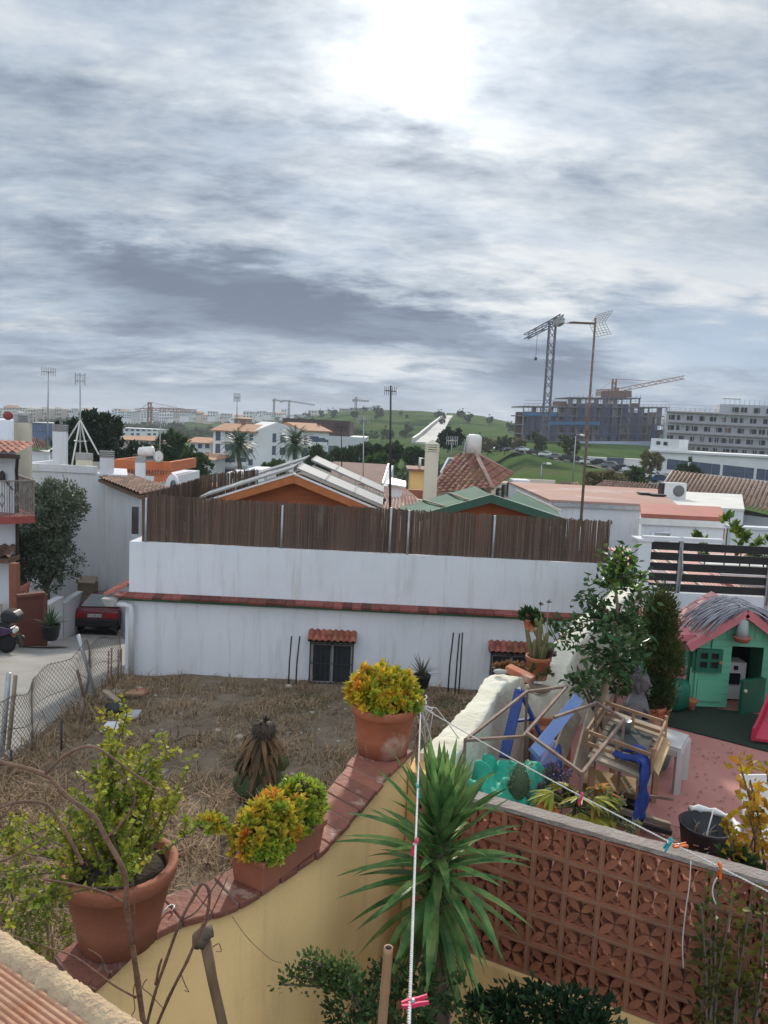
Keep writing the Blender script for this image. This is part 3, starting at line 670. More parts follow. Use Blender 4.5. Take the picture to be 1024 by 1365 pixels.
# ---- concrete frame under construction with blue netting
m_net = M('blue_netting', (.06, .08, .15), (.08, .10, .18), sc=.6, rough=.8, alpha=.3)
m_conc2 = M('raw_concrete', (.21, .20, .205), (.15, .145, .15), sc=.6, rough=.95)
m_brickraw = M('raw_brick', (.19, .115, .09), (.15, .095, .08), sc=.8, rough=.95, c3=(.22, .18, .15))
def site():
    Y = 285
    t = T('unfinished_building', 'unfinished concrete building with brick infill, scaffolding and blue netting', 'building', P(790, 596, Y))
    A = P(694, 596, Y); B = P(886, 596, Y + 8); u, n, L = frame_of(A, B); zb = Z(740, 592, Y) - 3; O = V((A.x, A.y, zb))
    zt = Z(740, 545, Y); fl = (zt - zb - 3) / 3.6; k = 0
    prof = [(0, .30, 4), (.30, .55, 5), (.55, .80, 5), (.80, 1.0, 4)]
    for s0, s1, ns in prof:
        for f in range(ns + 1):
            mb = MB(); c = O + u * L * (s0 + s1) / 2 + V((0, 0, 3 + f * fl * .93 - .3)) - n * 7; mb.hexa(c, u, n, L * (s1 - s0) - .05, 15, .42, True); mb.build('floor_slab', m_conc2, t)
            if f < ns:
                q = int((s1 - s0) * L / 3.3)
                for i in range(q + 1):
                    s = L * s0 + .3 + (L * (s1 - s0) - .6) * i / q
                    mb = MB(); mb.hexa(O + u * s + V((0, 0, 3 + f * fl * .93 + .12)) - n * .3, u, n, .4, .4, fl * .93 - .42, True); mb.build('column', m_conc2, t)
                    if i < q:
                        ds = (L * (s1 - s0) - .6) / q; rr = R.random()
                        mat = m_brickraw if rr < .5 else m_conc2
                        if rr < .96:
                            mb = MB(); mb.hexa(O + u * (s + ds * (.5 if rr < .3 else .28)) + V((0, 0, 3 + f * fl * .93 + .12)) - n * R.uniform(.5, .9), u, n, ds * (.5 if rr > .3 else .92) , .2, (fl * .93 - .45) * (1 if rr > .3 else .45), True); mb.build('infill_wall', mat, t)
            # back wall so each storey is dark inside
        mb = MB(); mb.hexa(O + u * L * (s0 + s1) / 2 + V((0, 0, 1)) - n * 9, u, n, L * (s1 - s0) - .2, .3, ns * fl * .93, True); mb.build('rear_wall', m_brickraw, t)
    for s, w, z, hh in ((.02, .06 * L, 3, 10), (.17, 3.6, 2, 12), (.36, 3, 8, 9), (.52, 4, 5, 12), (.60, 2.6, 3, 9), (.74, 4.4, 4, 11), (.88, 3, 3, 7), (.28, 2.2, 3, 11), (.45, 2.4, 9, 8), (.67, 2.4, 9, 8), (.95, 2.2, 3, 9), (.09, 3.0, 8, 6)):
        mb = MB(); mb.hexa(O + u * (L * s + w / 2) + V((0, 0, z)) + n * 1.35, u, n, w, .06, hh, True); mb.build('netting', m_net, t)
    for z, s0, s1 in ((3 + fl * 2.75, .0, .22), (3 + fl * 1.85, .17, .52)):
        mb = MB(); mb.hexa(O + u * L * (s0 + s1) / 2 + V((0, 0, z)) + n * 1.4, u, n, L * (s1 - s0), .06, 1.1, True); mb.build('netting', M('bright_netting', (.06, .16, .32), (.07, .19, .35), sc=.5, alpha=.75), t)
    sc_ = MB()
    for i in range(34):
        s = L * (i / 33); top = 3 + fl * .93 * (4.2 if s / L < .3 or s / L > .8 else 5.3); sc_.hexa(O + u * s + n * 1.2, u, n, .13, .13, top, True)
    for f in range(14):
        sc_.hexa(O + u * L * .5 + V((0, 0, 3 + f * fl * .33)) + n * 1.2, u, n, L, .12, .10, True)
    sc_.build('scaffold', M('scaffold_tube', (.26, .25, .27), (.2, .2, .22), sc=.5, metal=.3), t)
    mb = MB(); c = O + u * L * .66 + V((0, 0, 3 + fl * .93 * 5.1)) - n * 4; mb.hexa(c, u, n, 9, 7, 2.4, True); mb.build('lift_shaft', m_brickraw, t)
    mb = MB(); c = O + u * L * .27 + V((0, 0, 3 + fl * .93 * 4.1)) - n * 4; mb.hexa(c, u, n, 4, 4, 1.6, True); mb.build('lift_shaft', m_brickraw, t)
    h = MB(); h.hexa(O + u * L * .45 + V((0, 0, 1.2)) + n * 5, u, n, L * .98, .12, 2.4, True)
    tag(h.build('site_hoarding', M('hoarding', (.40, .43, .50), (.30, .36, .48), sc=.15), loc=O + n * 5), 'pale blue site hoarding along the foot of the unfinished building', 'fence')
site()
def white_site():
    Y = 262
    t = T('scaffolded_building', 'pale grey apartment building wrapped in scaffolding with empty window openings', 'building', P(960, 600, Y))
    A = P(884, 600, Y + 10); B = P(1085, 612, Y - 4); u, n, L = frame_of(A, B); zb = Z(930, 606, Y); O = V((A.x, A.y, zb)); zt = Z(920, 549, Y); H = zt - zb; fl = H / 4.0
    m_g = M('raw_grey_render', (.45, .46, .49), (.37, .38, .41), sc=.15, rough=.9, c3=(.43, .43, .43))
    w = MB(); block(w, A, B, 14, zb - 4, zt); block(w, O + u * L * .36 - n * .4, O + u * L * .9 - n * .4, 12, zt, zt + fl * .95); w.build('wall', m_g, t)
    for f in range(5):
        s = .02
        while s < .98:
            ww = R.choice([1.2, 2.0, 1.9, 2.0])
            if f < 4 or .38 < s < .86: panel(t, 'window', m_dark if R.random() < .85 else m_brickraw, O, u, n, L * s + ww / 2, f * fl + .9, ww, 1.7, .08)
            s += (ww + R.choice([.7, 2.0, 1.6])) / L
    for f in range(1, 5):
        x = MB(); x.hexa(O + u * L * .45 + V((0, 0, f * fl - .1)) + n * .9, u, n, L * .86, 1.6, .14, True); x.build('scaffold_deck', m_woodgrey, t)
    sc_ = MB()
    for i in range(32): sc_.hexa(O + u * L * i / 31 + n * 1.6, u, n, .13, .13, H + (1.4 if i < 12 else fl + 1.6), True)
    for f in range(10): sc_.hexa(O + u * L * .5 + V((0, 0, f * fl * .5 + .8)) + n * 1.6, u, n, L, .09, .08, True)
    for i in range(10): sc_.hexa(O + u * L * (.02 + .036 * i) + V((0, 0, H)) - n * 4, u, n, .09, .09, 2.0, True)
    sc_.hexa(O + u * L * .2 + V((0, 0, H + 1.6)) - n * 4, u, n, L * .36, .1, .1, True); sc_.hexa(O + u * L * .44 + V((0, 0, H + fl + 1.8)) - n * 3, u, n, L * .12, .8, .3, True)
    sc_.build('scaffold', m_galv, t)
    r = MB(); block(r, A + n * .5, lerp(A, B, .36) + n * .5, 14.5, zt + .02, zt + .35); r.build('roof_slab', m_concrete, t)
white_site()
def terrace_block():
    Y = 152
    t = T('terraced_block', 'new white two storey terraced block with dark windows below the scaffolding', 'building', P(940, 650, Y))
    A = P(862, 640, Y + 6); B = P(1090, 668, Y - 10); u, n, L = frame_of(A, B); zb = Z(900, 650, Y) - 3; O = V((A.x, A.y, zb)); z1 = Z(900, 604, Y); H = z1 - zb
    w = MB(); block(w, A, B, 16, zb, z1); block(w, O + u * .1 - n * .5, O + u * 5.6 - n * .5, 10, z1, Z(870, 584, Y)); w.build('wall', m_farwhite, t)
    fl = 3.1
    for f in range(2):
        for i in range(13):
            s = L * (.16 + .065 * i); panel(t, 'window', m_blueglass, O, u, n, s, H - fl * (f + 1) - .1, 1.5 if i % 3 else 2.4, 2.1, .1)
    for s in (1.6, 3.0): panel(t, 'window', m_glass, O, u, n, s, Z(870, 592, Y) - zb, .8, .7, .1, -.5)
    for s0, w_ in ((.45, 11), (.75, 6), (.2, 5)):
        panel(t, 'balcony_parapet', m_concrete if s0 < .5 else m_farwhite, O, u, n, L * s0, H - fl * 1 - 2.0, w_, 1.1, 1.6)
    e = MB(); block(e, A + n * .5, B + n * .5, 16.6, z1 + .02, z1 + .4); e.build('parapet_coping', m_farwhite, t)
terrace_block()

# ---- parked cars along the sloping road
m_tyre = M('tyre', (.015, .015, .015), rough=.9)
m_carglass = M('car_glass', (.03, .035, .04), (.05, .055, .06), rough=.05, spec=.9)
def car_shape(t, paint):
    """x = length (nose +x), origin on the ground"""
    side = [(-2.1, .35), (-2.12, .75), (-2.0, .92), (-1.35, .98), (-.75, 1.42), (.35, 1.45), (1.0, 1.0), (1.95, .82), (2.1, .55), (2.08, .32)]
    b = MB(); b.prism([V((x, -.82, z)) for x, z in side], (0, 1.64, 0)); bo = b.build('body', paint, t, local=True)
    bv = bo.modifiers.new('bevel', 'BEVEL'); bv.width = .09; bv.segments = 3
    g = MB(); gl = [(-1.22, 1.0), (-.72, 1.36), (.32, 1.38), (.86, 1.0)]
    for y in (-.835, .80): g.prism([V((x, y, z)) for x, z in gl], (0, .035, 0))
    g.build('side_window', m_carglass, t, local=True)
    g = MB(); g.prism([V((.45, -.7, 1.43)), V((1.02, -.7, 1.03)), V((1.05, -.7, 1.07)), V((.48, -.7, 1.465))], (0, 1.4, 0)); g.build('windscreen', m_carglass, t, local=True)
    g = MB(); g.prism([V((-.86, -.7, 1.38)), V((-1.34, -.7, 1.02)), V((-1.38, -.7, 1.05)), V((-.9, -.7, 1.42))], (0, 1.4, 0)); g.build('rear_window', m_carglass, t, local=True)
    for x in (-1.3, 1.32):
        for y in (-.72, .72):
            w = MB(); pr = [(0, -.09), (.22, -.1), (.31, -.07), (.31, .07), (.22, .1), (0, .09)]; w.lathe(pr, n=16)
            w.v = [(a + x, c + y, b_ + .31) for a, b_, c in w.v]; w.build('wheel', m_tyre, t, local=True)
    for y in (-.6, .6):
        l = MB(); l.cbox((2.05, y, .6), .1, .34, .14); l.build('headlight', m_plastic_w, t, local=True)
        l = MB(); l.cbox((-2.09, y, .72), .08, .36, .14); l.build('tail_light', M('tail_lamp', (.35, .02, .02), rough=.3) if 'tail_lamp' not in bpy.data.materials else bpy.data.materials['tail_lamp'], t, local=True)
paints = [M('white_car_paint', (.72, .72, .72), rough=.25), M('grey_car_paint', (.20, .21, .23), rough=.25, metal=.3), M('dark_car_paint', (.025, .028, .035), rough=.2), M('blue_car_paint', (.03, .06, .16), rough=.25)]
protos = []; order = [0, 0, 1, 0, 2, 0, 1, 2, 2, 0, 2, 1, 2, 0, 2, 0, 3]; names = ['white', 'grey', 'dark', 'blue']
spots = CARS
places = ['right of the water tank', 'farthest left of the queue above the green bank', 'second in the queue above the green bank', 'third in the queue above the green bank', 'under the left corner of the blue netting', 'just right of the left street tree', 'left of the dark street tree', 'beside the dark street tree', 'right of the dark street tree', 'left of the tall roof mast', 'just right of the tall roof mast', 'halfway down the sloping road', 'in front of the white site wall', 'near the white terraced block', 'third from the bottom of the sloping road', 'second from the bottom of the sloping road', 'at the bottom end of the sloping road']
cp = {}
for (px, py, Y), c, pl in zip(spots, order, places):
    p = P(px, py + 2, Y); lab = f'{names[c]} parked car {pl}'; rz = rad(-32 + R.uniform(-4, 4))
    if c not in cp:
        t = T('parked_car', lab, 'car', p, 'cars parked along the sloping road', rz); car_shape(t, paints[c]); cp[c] = t
    else: dup(cp[c], p, lab, rz=rz)
# road the cars stand on
def car_road():
    mb = MB(); vs = []
    for px, py, Y in spots: p = P(px, py + 2.4, Y); vs += [p + V((-3, -3.5, -.05)), p + V((4, 9, -.05))]
    k = len(spots); mb.add(vs, [(2*i, 2*i+1, 2*i+3, 2*i+2) for i in range(k - 1)])
    struct(mb, 'sloping_road', M('asphalt', (.06, .06, .062), (.045, .045, .047), sc=.5, rough=.9))
car_road()
def site_wall():
    for lab, x0, x1, y0, y1, Y, mt in (('white painted wall beside the sloping road', 785, 812, 610, 617, 188, m_farwhite), ('dark container behind the parked cars', 812, 831, 611, 622, 176, m_blueglass), ('long white wall at the foot of the unfinished building', 828, 858, 612, 623, 178, m_farwhite)):
        a = P(x0, y1, Y); b = P(x1, y1 + 1, Y); mb = MB(); block(mb, a, b, 2.2, a.z - .6, Z(x0, y0, Y)); block(mb, a - V((.1, .1, 0)), b + V((.1, -.1, 0)), 2.4, Z(x0, y0, Y) + .005, Z(x0, y0, Y) + .2)
        tag(mb.build('site_wall' if 'wall' in lab else 'container', mt, loc=a), lab, 'wall' if 'wall' in lab else 'container')
site_wall()
def lamp_post(px, py0, py1, Y, label):
    b = P(px, py0, Y); h = (py0 - py1) * pxm(Y); t = T('lamp_post', label, 'lamp post', b, 'lamp posts on the green bank')
    mb = MB(); mb.tube([b - V((0, 0, 1)), b + V((0, 0, h))], [.11, .07], 8); mb.build('pole', m_galv, t)
    mb = MB(); mb.tube([b + V((0, 0, h)), b + V((.1, 0, h + .25)), b + V((.9, 0, h + .3))], .05, 6); mb.build('arm', m_galv, t)
    mb = MB(); mb.sphere(b + V((.9, 0, h + .2)), .3, sc=(1.3, .8, .6)); mb.build('lantern', m_plastic_w, t)
lamp_post(763, 645, 582, 110, 'tall lamp post on the green bank left of the roof mast')
lamp_post(721, 637, 620, 100, 'short lamp post low on the green bank')
def haze():
    m = bpy.data.materials.new('haze'); nt = nodes(m); o = nt.nodes.new('ShaderNodeOutputMaterial'); v = nt.nodes.new('ShaderNodeVolumePrincipled')
    v.inputs['Color'].default_value = (.80, .86, .95, 1); v.inputs['Density'].default_value = .00028; v.inputs['Anisotropy'].default_value = .1
    nt.links.new(v.outputs[0], o.inputs['Volume'])
    b = MB(); b.box((-3450, -3450, -18), (3450, 3450, 75)); tag(b.build('haze', m), kind='stuff')
haze()
# ------------------------------------------------------------------ the white terrace house beyond the dry lot
HY = 16.0
hx0 = P(167, 850, HY).x; hx1 = P(812, 780, HY).x
hzl = (Z(300, 800, HY) + Z(660, 814, HY)) / 2          # tile ledge
hzp = (Z(250, 727, HY) + Z(700, 747, HY)) / 2          # top of the parapet
def terrace_house():
    t = T('terrace_house', 'white terrace house with two small barred windows and a tile ledge', 'house', V(((hx0 + hx1) / 2, HY, -6)))
    b = MB(); b.box((hx0, HY, -9), (hx1, HY + 6.4, hzl - .02)); b.build('wall', m_white, t)
    p = MB(); zt = hzp
    tp = [V((lerp(hx1, hx0 + .05, i / 60), HY + .06, zt + noise.noise((i * .23, 3, 0)) * .018 + noise.noise((i * .9, 3, 0)) * .006)) for i in range(61)]; p.prism([V((hx0 + .05, HY + .06, hzl - .02)), V((hx1, HY + .06, hzl - .02))] + tp, (0, .24, 0)); p.box((hx0 + .05, HY + .30, hzl - .02), (hx0 + .29, HY + 6.4, zt)); p.box((hx1 - .24, HY + .30, hzl - .02), (hx1, HY + 6.4, zt))
    p.build('terrace_parapet', m_white, t)
    f = MB(); f.box((hx0 + .29, HY + .3, hzl - .02), (hx1 - .24, HY + 6.4, hzl + .03)); f.build('terrace_floor', m_clay2, t)
    g = MB(); g.box((hx0 - .12, HY - .10, hzl - .11), (hx1, HY - .003, hzl - .045)); g.build('green_board', m_greenpaint, t)
    l = MB(); n = 52
    for i in range(n):
        a = lerp(hx0 - .18, hx1, i / n); w = (hx1 - hx0 + .18) / n
        jz = R.uniform(-.014, .016); l.prism([V((a + .004, HY - .20 + R.uniform(-.015, .015), hzl - .045 + jz)), V((a + w - .004, HY - .20, hzl - .045 + jz)), V((a + w - .004, HY + .055, hzl + .0)), V((a + .004, HY + .055, hzl + .0))], (0, 0, .042))
    l.build('tile_ledge', M('ledge_tile', (.20, .055, .042), (.14, .045, .036), sc=7, rnd=.45, rough=.9, c3=(.34, .17, .14)), t)
    for wx0, wx1, wy0, wy1 in ((418, 467, 853, 907), (655, 706, 866, 922)):
        a = P(wx0, wy1, HY); c = P(wx1, wy0, HY); cx = (a.x + c.x) / 2; w = .80; zb = a.z; zt = zb + .86
        # reveal box sits proud of the wall by a hair, glass deep inside a rim
        o = MB(); o.box((cx - w/2, HY - .012, zb), (cx + w/2, HY - .002, zt)); wo = o.build('window', m_glass, t)
        fr = MB()
        for x0, x1, z0, z1 in ((cx-w/2-.05, cx-w/2, zb-.05, zt+.05), (cx+w/2, cx+w/2+.05, zb-.05, zt+.05), (cx-w/2, cx+w/2, zt, zt+.05), (cx-w/2, cx+w/2, zb-.05, zb)): fr.box((x0, HY-.05, z0), (x1, HY-.002, z1))
        fr.box((cx - .03, HY - .035, zb), (cx + .03, HY - .013, zt)); fr.box((cx - w/2, HY - .035, zt - .06), (cx + w/2, HY - .013, zt)); fr.build('frame', m_concrete, wo)
        s = MB(); s.box((cx - w/2 - .08, HY - .22, zb - .12), (cx + w/2 + .08, HY - .003, zb - .052)); s.build('sill', m_dark, wo)
        gr = MB(); y = HY - .20; x0 = cx - w/2 - .05; x1 = cx + w/2 + .05
        for i in range(9):
            x = lerp(x0, x1, i / 8); gr.bar((x, y, zb - .05), (x, y, zt + .07), .012 if 0 < i < 8 else .028)
        for z in (zb + .02, zb + .45, zt + .02):
            gr.bar((x0, y - .012, z), (x1, y - .012, z), .016); gr.bar((x0, y, z), (x0, HY, z), .016); gr.bar((x1, y, z), (x1, HY, z), .016)
        gr.build('grille', m_steel, wo)
        h = MB(); tileroof(h, (x0 - .06, HY - .30, zt + .08), (x1 + .06, HY - .30, zt + .08), (x1 + .06, HY - .004, zt + .25), (x0 - .06, HY - .004, zt + .25), 8, 2, .042); h.build('tiled_hood', m_tile, t)
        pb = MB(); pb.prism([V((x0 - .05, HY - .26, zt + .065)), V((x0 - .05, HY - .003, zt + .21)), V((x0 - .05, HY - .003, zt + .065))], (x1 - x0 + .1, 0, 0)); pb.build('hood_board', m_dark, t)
    d = MB(); zl = hzl - .20; px_ = hx0 + .17
    d.tube([(hx0 - .32, HY - .11, zl + .03), (px_ - .12, HY - .11, zl), (px_ - .03, HY - .11, zl - .03), (px_, HY - .11, zl - .13), (px_, HY - .11, -5.62)], .062, 12); d.build('drainpipe', m_white2, t)
    h = MB(); h.prism([V((hx0 - .45, HY - .2, zl + .12)), V((hx0 - .1, HY - .2, zl + .12)), V((hx0 - .18, HY - .2, zl - .03)), V((hx0 - .36, HY - .2, zl - .03))], (0, .19, 0)); h.build('rain_hopper', m_concrete, t)
    s = MB(); tileroof(s, (hx0 - .50, HY + .1, hzl - .10), (hx0 - .50, HY + 6, hzl - .10), (hx0 - .004, HY + 6, hzl + .12), (hx0 - .004, HY + .1, hzl + .12), 26, 2, .05); s.build('side_eave', m_tile, t)
    return t
terrace_house()

def cane_panel(mb, a, b, z0, h0, h1, thick=.03, sw=.021):
    """reed screen: many separate canes, ragged top, pressed by wires"""
    a = V(a); b = V(b); L = (b - a).length; u = (b - a).normalized(); n = V((u.y, -u.x, 0)); k = int(L / sw)
    for i in range(2 * k):
        i = i / 2; s = L * i / k; h = lerp(h0, h1, i / k) + R.gauss(0, .016) - (R.random() < .04) * R.uniform(.03, .16)
        c = a + u * s + n * R.uniform(-thick, thick) * .5; r = sw * R.uniform(.4, .62); lean = u * R.gauss(0, .012)
        mb.add([c - u*r + V((0,0,z0)), c + n*r*.8 + V((0,0,z0)), c + u*r + V((0,0,z0)), c - u*r + lean + V((0,0,z0+h)), c + n*r*.8 + lean + V((0,0,z0+h+.01)), c + u*r + lean + V((0,0,z0+h))], [(0,1,4,3),(1,2,5,4),(0,3,5,2)])
def cane_fence():
    t = T('cane_fence', 'brown cane screen along the roof terrace of the white house', 'fence', V((hx0 + 3, HY + .2, hzp)))
    x0 = P(187, 690, HY).x; x1 = P(818, 720, HY).x; z0 = hzp + .004
    h0 = Z(190, 661, HY) - z0; h1 = Z(815, 697, HY) - z0
    A = MB(); cane_panel(A, (x0, HY + .16, 0), (x1, HY + .16, 0), z0, h0, h1); A.build('cane_screen', m_cane, t)
    B = MB(); cane_panel(B, (x0 + .02, HY + 5.0, 0), (x0 + .02, HY + .2, 0), z0, h0 + .02, h0); B.build('side_screen', m_cane, t)
    C_ = MB(); cane_panel(C_, (x0 + .05, HY + 5.05, 0), (x0 + 1.6, HY + 5.05, 0), z0, h0 + .1, h0 + .35); C_.build('rear_screen', m_cane, t)
    for px, py in ((193, 664), (376, 674), (522, 677), (546, 681), (661, 688), (817, 700)):
        x = P(px, py, HY).x; zt = Z(px, py, HY); m = MB(); m.tube([(x, HY + .10, z0 - .25), (x, HY + .10, zt)], .026, 8); m.build('post', m_galv, t)
    w = MB()
    for q in (.3, .8): w.tube([(lerp(x0, x1, i / 24), HY + .128, z0 + lerp(h0, h1, i / 24) * q + R.uniform(-.012, .012)) for i in range(25)], .0022, 4)
    w.build('tie_wire', m_rust, t)
cane_fence()

def rod(px0, py0, py1, Y, label, grp):
    b = P(px0, py0, Y); z = Z(px0, py1, Y); mb = MB(); mb.tube([b - V((0, 0, .25)), lerp(b, V((b.x + .02, Y, z)), .5), V((b.x + R.uniform(0, .05), Y, z))], .017, 7)
    tag(mb.build('steel_rod', m_steel, loc=b), label, 'rod', grp)
for a in ((384, 921, 848, 'dark steel rod left of the pair by the barred window'), (394, 920, 848, 'dark steel rod right of the pair by the barred window'), (597, 922, 843, 'short stout steel rod leftmost of three against the white wall'), (606, 926, 844, 'steel rod in the middle of three against the white wall'), (611, 928, 843, 'thin steel rod rightmost of three against the white wall')):
    rod(a[0], a[1], a[2], HY - .35, a[3], 'steel rods against the white house')

# ------------------------------------------------------------------ wooden house with solar panels, green roofed house
def gable_house(label, apex, eL, eR, Yf, depth, roofmat, gabmat, fascia, name, group=None, over=.35, dark=True):
    a = P(*apex, Yf); l = P(*eL, Yf); r = P(*eR, Yf); t = T(name, label, 'house', V((a.x, Yf, -8)))
    zl = l.z; zr = r.z; d = V((0, depth, 0))
    w = MB(); w.prism([V((l.x + over, Yf + over, -8)), V((r.x - over, Yf + over, -8)), V((r.x - over, Yf + over, zr + .10)), V((a.x, Yf + over, a.z - .12)), V((l.x + over, Yf + over, zl + .10))], d - V((0, over, 0))); w.build('gable_wall', gabmat, t)
    for e, z in ((l, zl), (r, zr)):
        m = MB(); m.prism([V((a.x, Yf, a.z)), V((e.x, Yf, z)), V((e.x, Yf, z - .07)), V((a.x, Yf, a.z - .07))], d); m.build('roof', roofmat, t)
        f = MB(); f.prism([V((a.x, Yf - .045, a.z + .02)), V((e.x, Yf - .045, z + .02)), V((e.x, Yf - .045, z - .16)), V((a.x, Yf - .045, a.z - .18))], (0, .042, 0)); f.build('barge_board', fascia, t)
    return t, a, l, r
m_panel = M('solar_glass', (.27, .28, .29), (.22, .23, .25), sc=.8, rough=.7, spec=.08)
def solar_house():
    Y = 19.0
    t, a, l, r = gable_house('orange wooden house with a low gable carrying rows of solar panels', (392, 634), (268, 672), (510, 684), Y, 5, m_dark, m_orangewood, M('orange_fascia', (.42, .15, .05), (.36, .12, .04)), 'wooden_house')  # near-black roof colour stands in for the shadow gap under the panels
    tr = MB()
    for e in (l, r): tr.prism([V((a.x, Y - .06, a.z + .075)), V((e.x, Y - .06, e.z + .075)), V((e.x, Y - .06, e.z + .025)), V((a.x, Y - .06, a.z + .025))], (0, .05, 0))
    tr.build('roof_edging', m_plastic_w, t)
    def rows(p0, p1, y0, y1, lift, nn, lab, grp):
        for i in range(nn):
            A = lerp(p0, p1, i / nn + .008); B = lerp(p0, p1, (i + 1) / nn - .008); up = V((0, 0, lift))
            q = [V((A.x, y0, A.z)) + up, V((B.x, y0, B.z)) + up, V((B.x, y1, B.z)) + up + V((0, 0, .05)), V((A.x, y1, A.z)) + up + V((0, 0, .05))]
            m = MB(); m.prism(q, (0, 0, .035)); s = m.build('solar_panel', m_panel, t)
            fr = MB()
            for u, v in ((0, 1), (1, 2), (2, 3), (3, 0)): fr.bar(q[u] + V((0, 0, .02)), q[v] + V((0, 0, .02)), .03, .045)
            k = fr
            for c in (lerp(q[0], q[1], .15), lerp(q[0], q[1], .85)): k.bar(c, V((c.x, c.y, c.z - lift)), .02)
            fr.build('frame', m_concrete, s)
    nm = lambda side, row: [f'pale solar panel {w} on the {side} slope, {row} row of the wooden house roof' for w in ('nearest the ridge', 'in the middle', 'nearest the eave')]
    L1 = lerp(a, l, 1.02); R1 = lerp(a, r, 1.0)
    rows(a + V((-.05, 0, .0)), L1, Y + .06, Y + 1.5, .16, 3, nm('left', 'front'), 'solar panels on the wooden house')
    rows(a + V((.05, 0, .0)), R1, Y + .06, Y + 1.5, .16, 3, nm('right', 'front'), 'solar panels on the wooden house')
    rows(a + V((-.05, 0, .06)), lerp(a, l, .8) + V((0, 0, .06)), Y + 2.6, Y + 4.2, .20, 3, nm('left', 'rear'), 'solar panels on the wooden house')
    rows(a + V((.15, 0, .06)), R1 + V((0, 0, .06)), Y + 2.6, Y + 4.2, .20, 3, nm('right', 'rear'), 'solar panels on the wooden house')
solar_house()
m_greenroof = M('green_felt_roof', (.10, .175, .13), (.085, .15, .11), sc=1.2, rough=.9, spec=.1, c3=(.14, .20, .15))
m_greenfascia = M('green_fascia', (.03, .085, .055), (.04, .10, .065), rough=.7)
def green_house():
    Y = 18.2
    t, a, l, r = gable_house('low house with a pale green felt roof and dark green gable boards', (655, 660), (560, 686), (752, 692), Y, .6, m_greenroof, m_orangewood, m_greenfascia, 'green_roofed_house')
    # ridge runs obliquely back to the left: the long pale slope we see
    ap = P(633, 648, 20.5); s = MB(); e0 = P(530, 677, 21.5); e1 = P(560, 685, 18.25)
    s.add([P(655, 659.6, 18.25), ap, e0, e1], [(0, 1, 2, 3)]); s.add([P(655, 661, 18.25), P(655, 661, 18.25) + V((2.2, 0, -1.0)), ap + V((2.6, 0, -1.1)), ap - V((0, 0, .02))], [(0, 1, 2, 3)])
    s.build('roof_slope', m_greenroof, t)
    k = MB()
    for q in (.33, .66): k.bar(lerp(P(655, 659, 18.25), e1, q) + V((0, 0, .03)), lerp(ap, e0, q) + V((0, 0, .03)), .05, .03)
    k.build('roof_batten', m_woodgrey, t)
    m = MB(); m.bar(P(660, 661, 18.3), P(745, 688, 18.3), .05, .03); m.build('white_trim', m_plastic_w, t)
green_house()
def lean_to():
    t = T('lean_to_roof', 'small pale green lean-to roof between the green gable and the pink roof', 'roof', P(715, 690, 20))
    m = MB(); q = [P(672, 672, 19.8), P(748, 691, 19.8), P(744, 682, 21.5), P(690, 655, 22)]; m.prism([V(p) for p in q], (0, 0, -.06)); m.build('sheet', m_greenroof, t)
    e = MB(); e.bar(P(688, 654, 22), P(748, 681, 21.4), .06, .05); e.build('edge_trim', m_cream, t)
    p = MB(); p.box((q[1].x - .1, 19.9, -8), (q[1].x, 20, q[1].z - .03)); p.build('post', m_woodgrey, t)
lean_to()

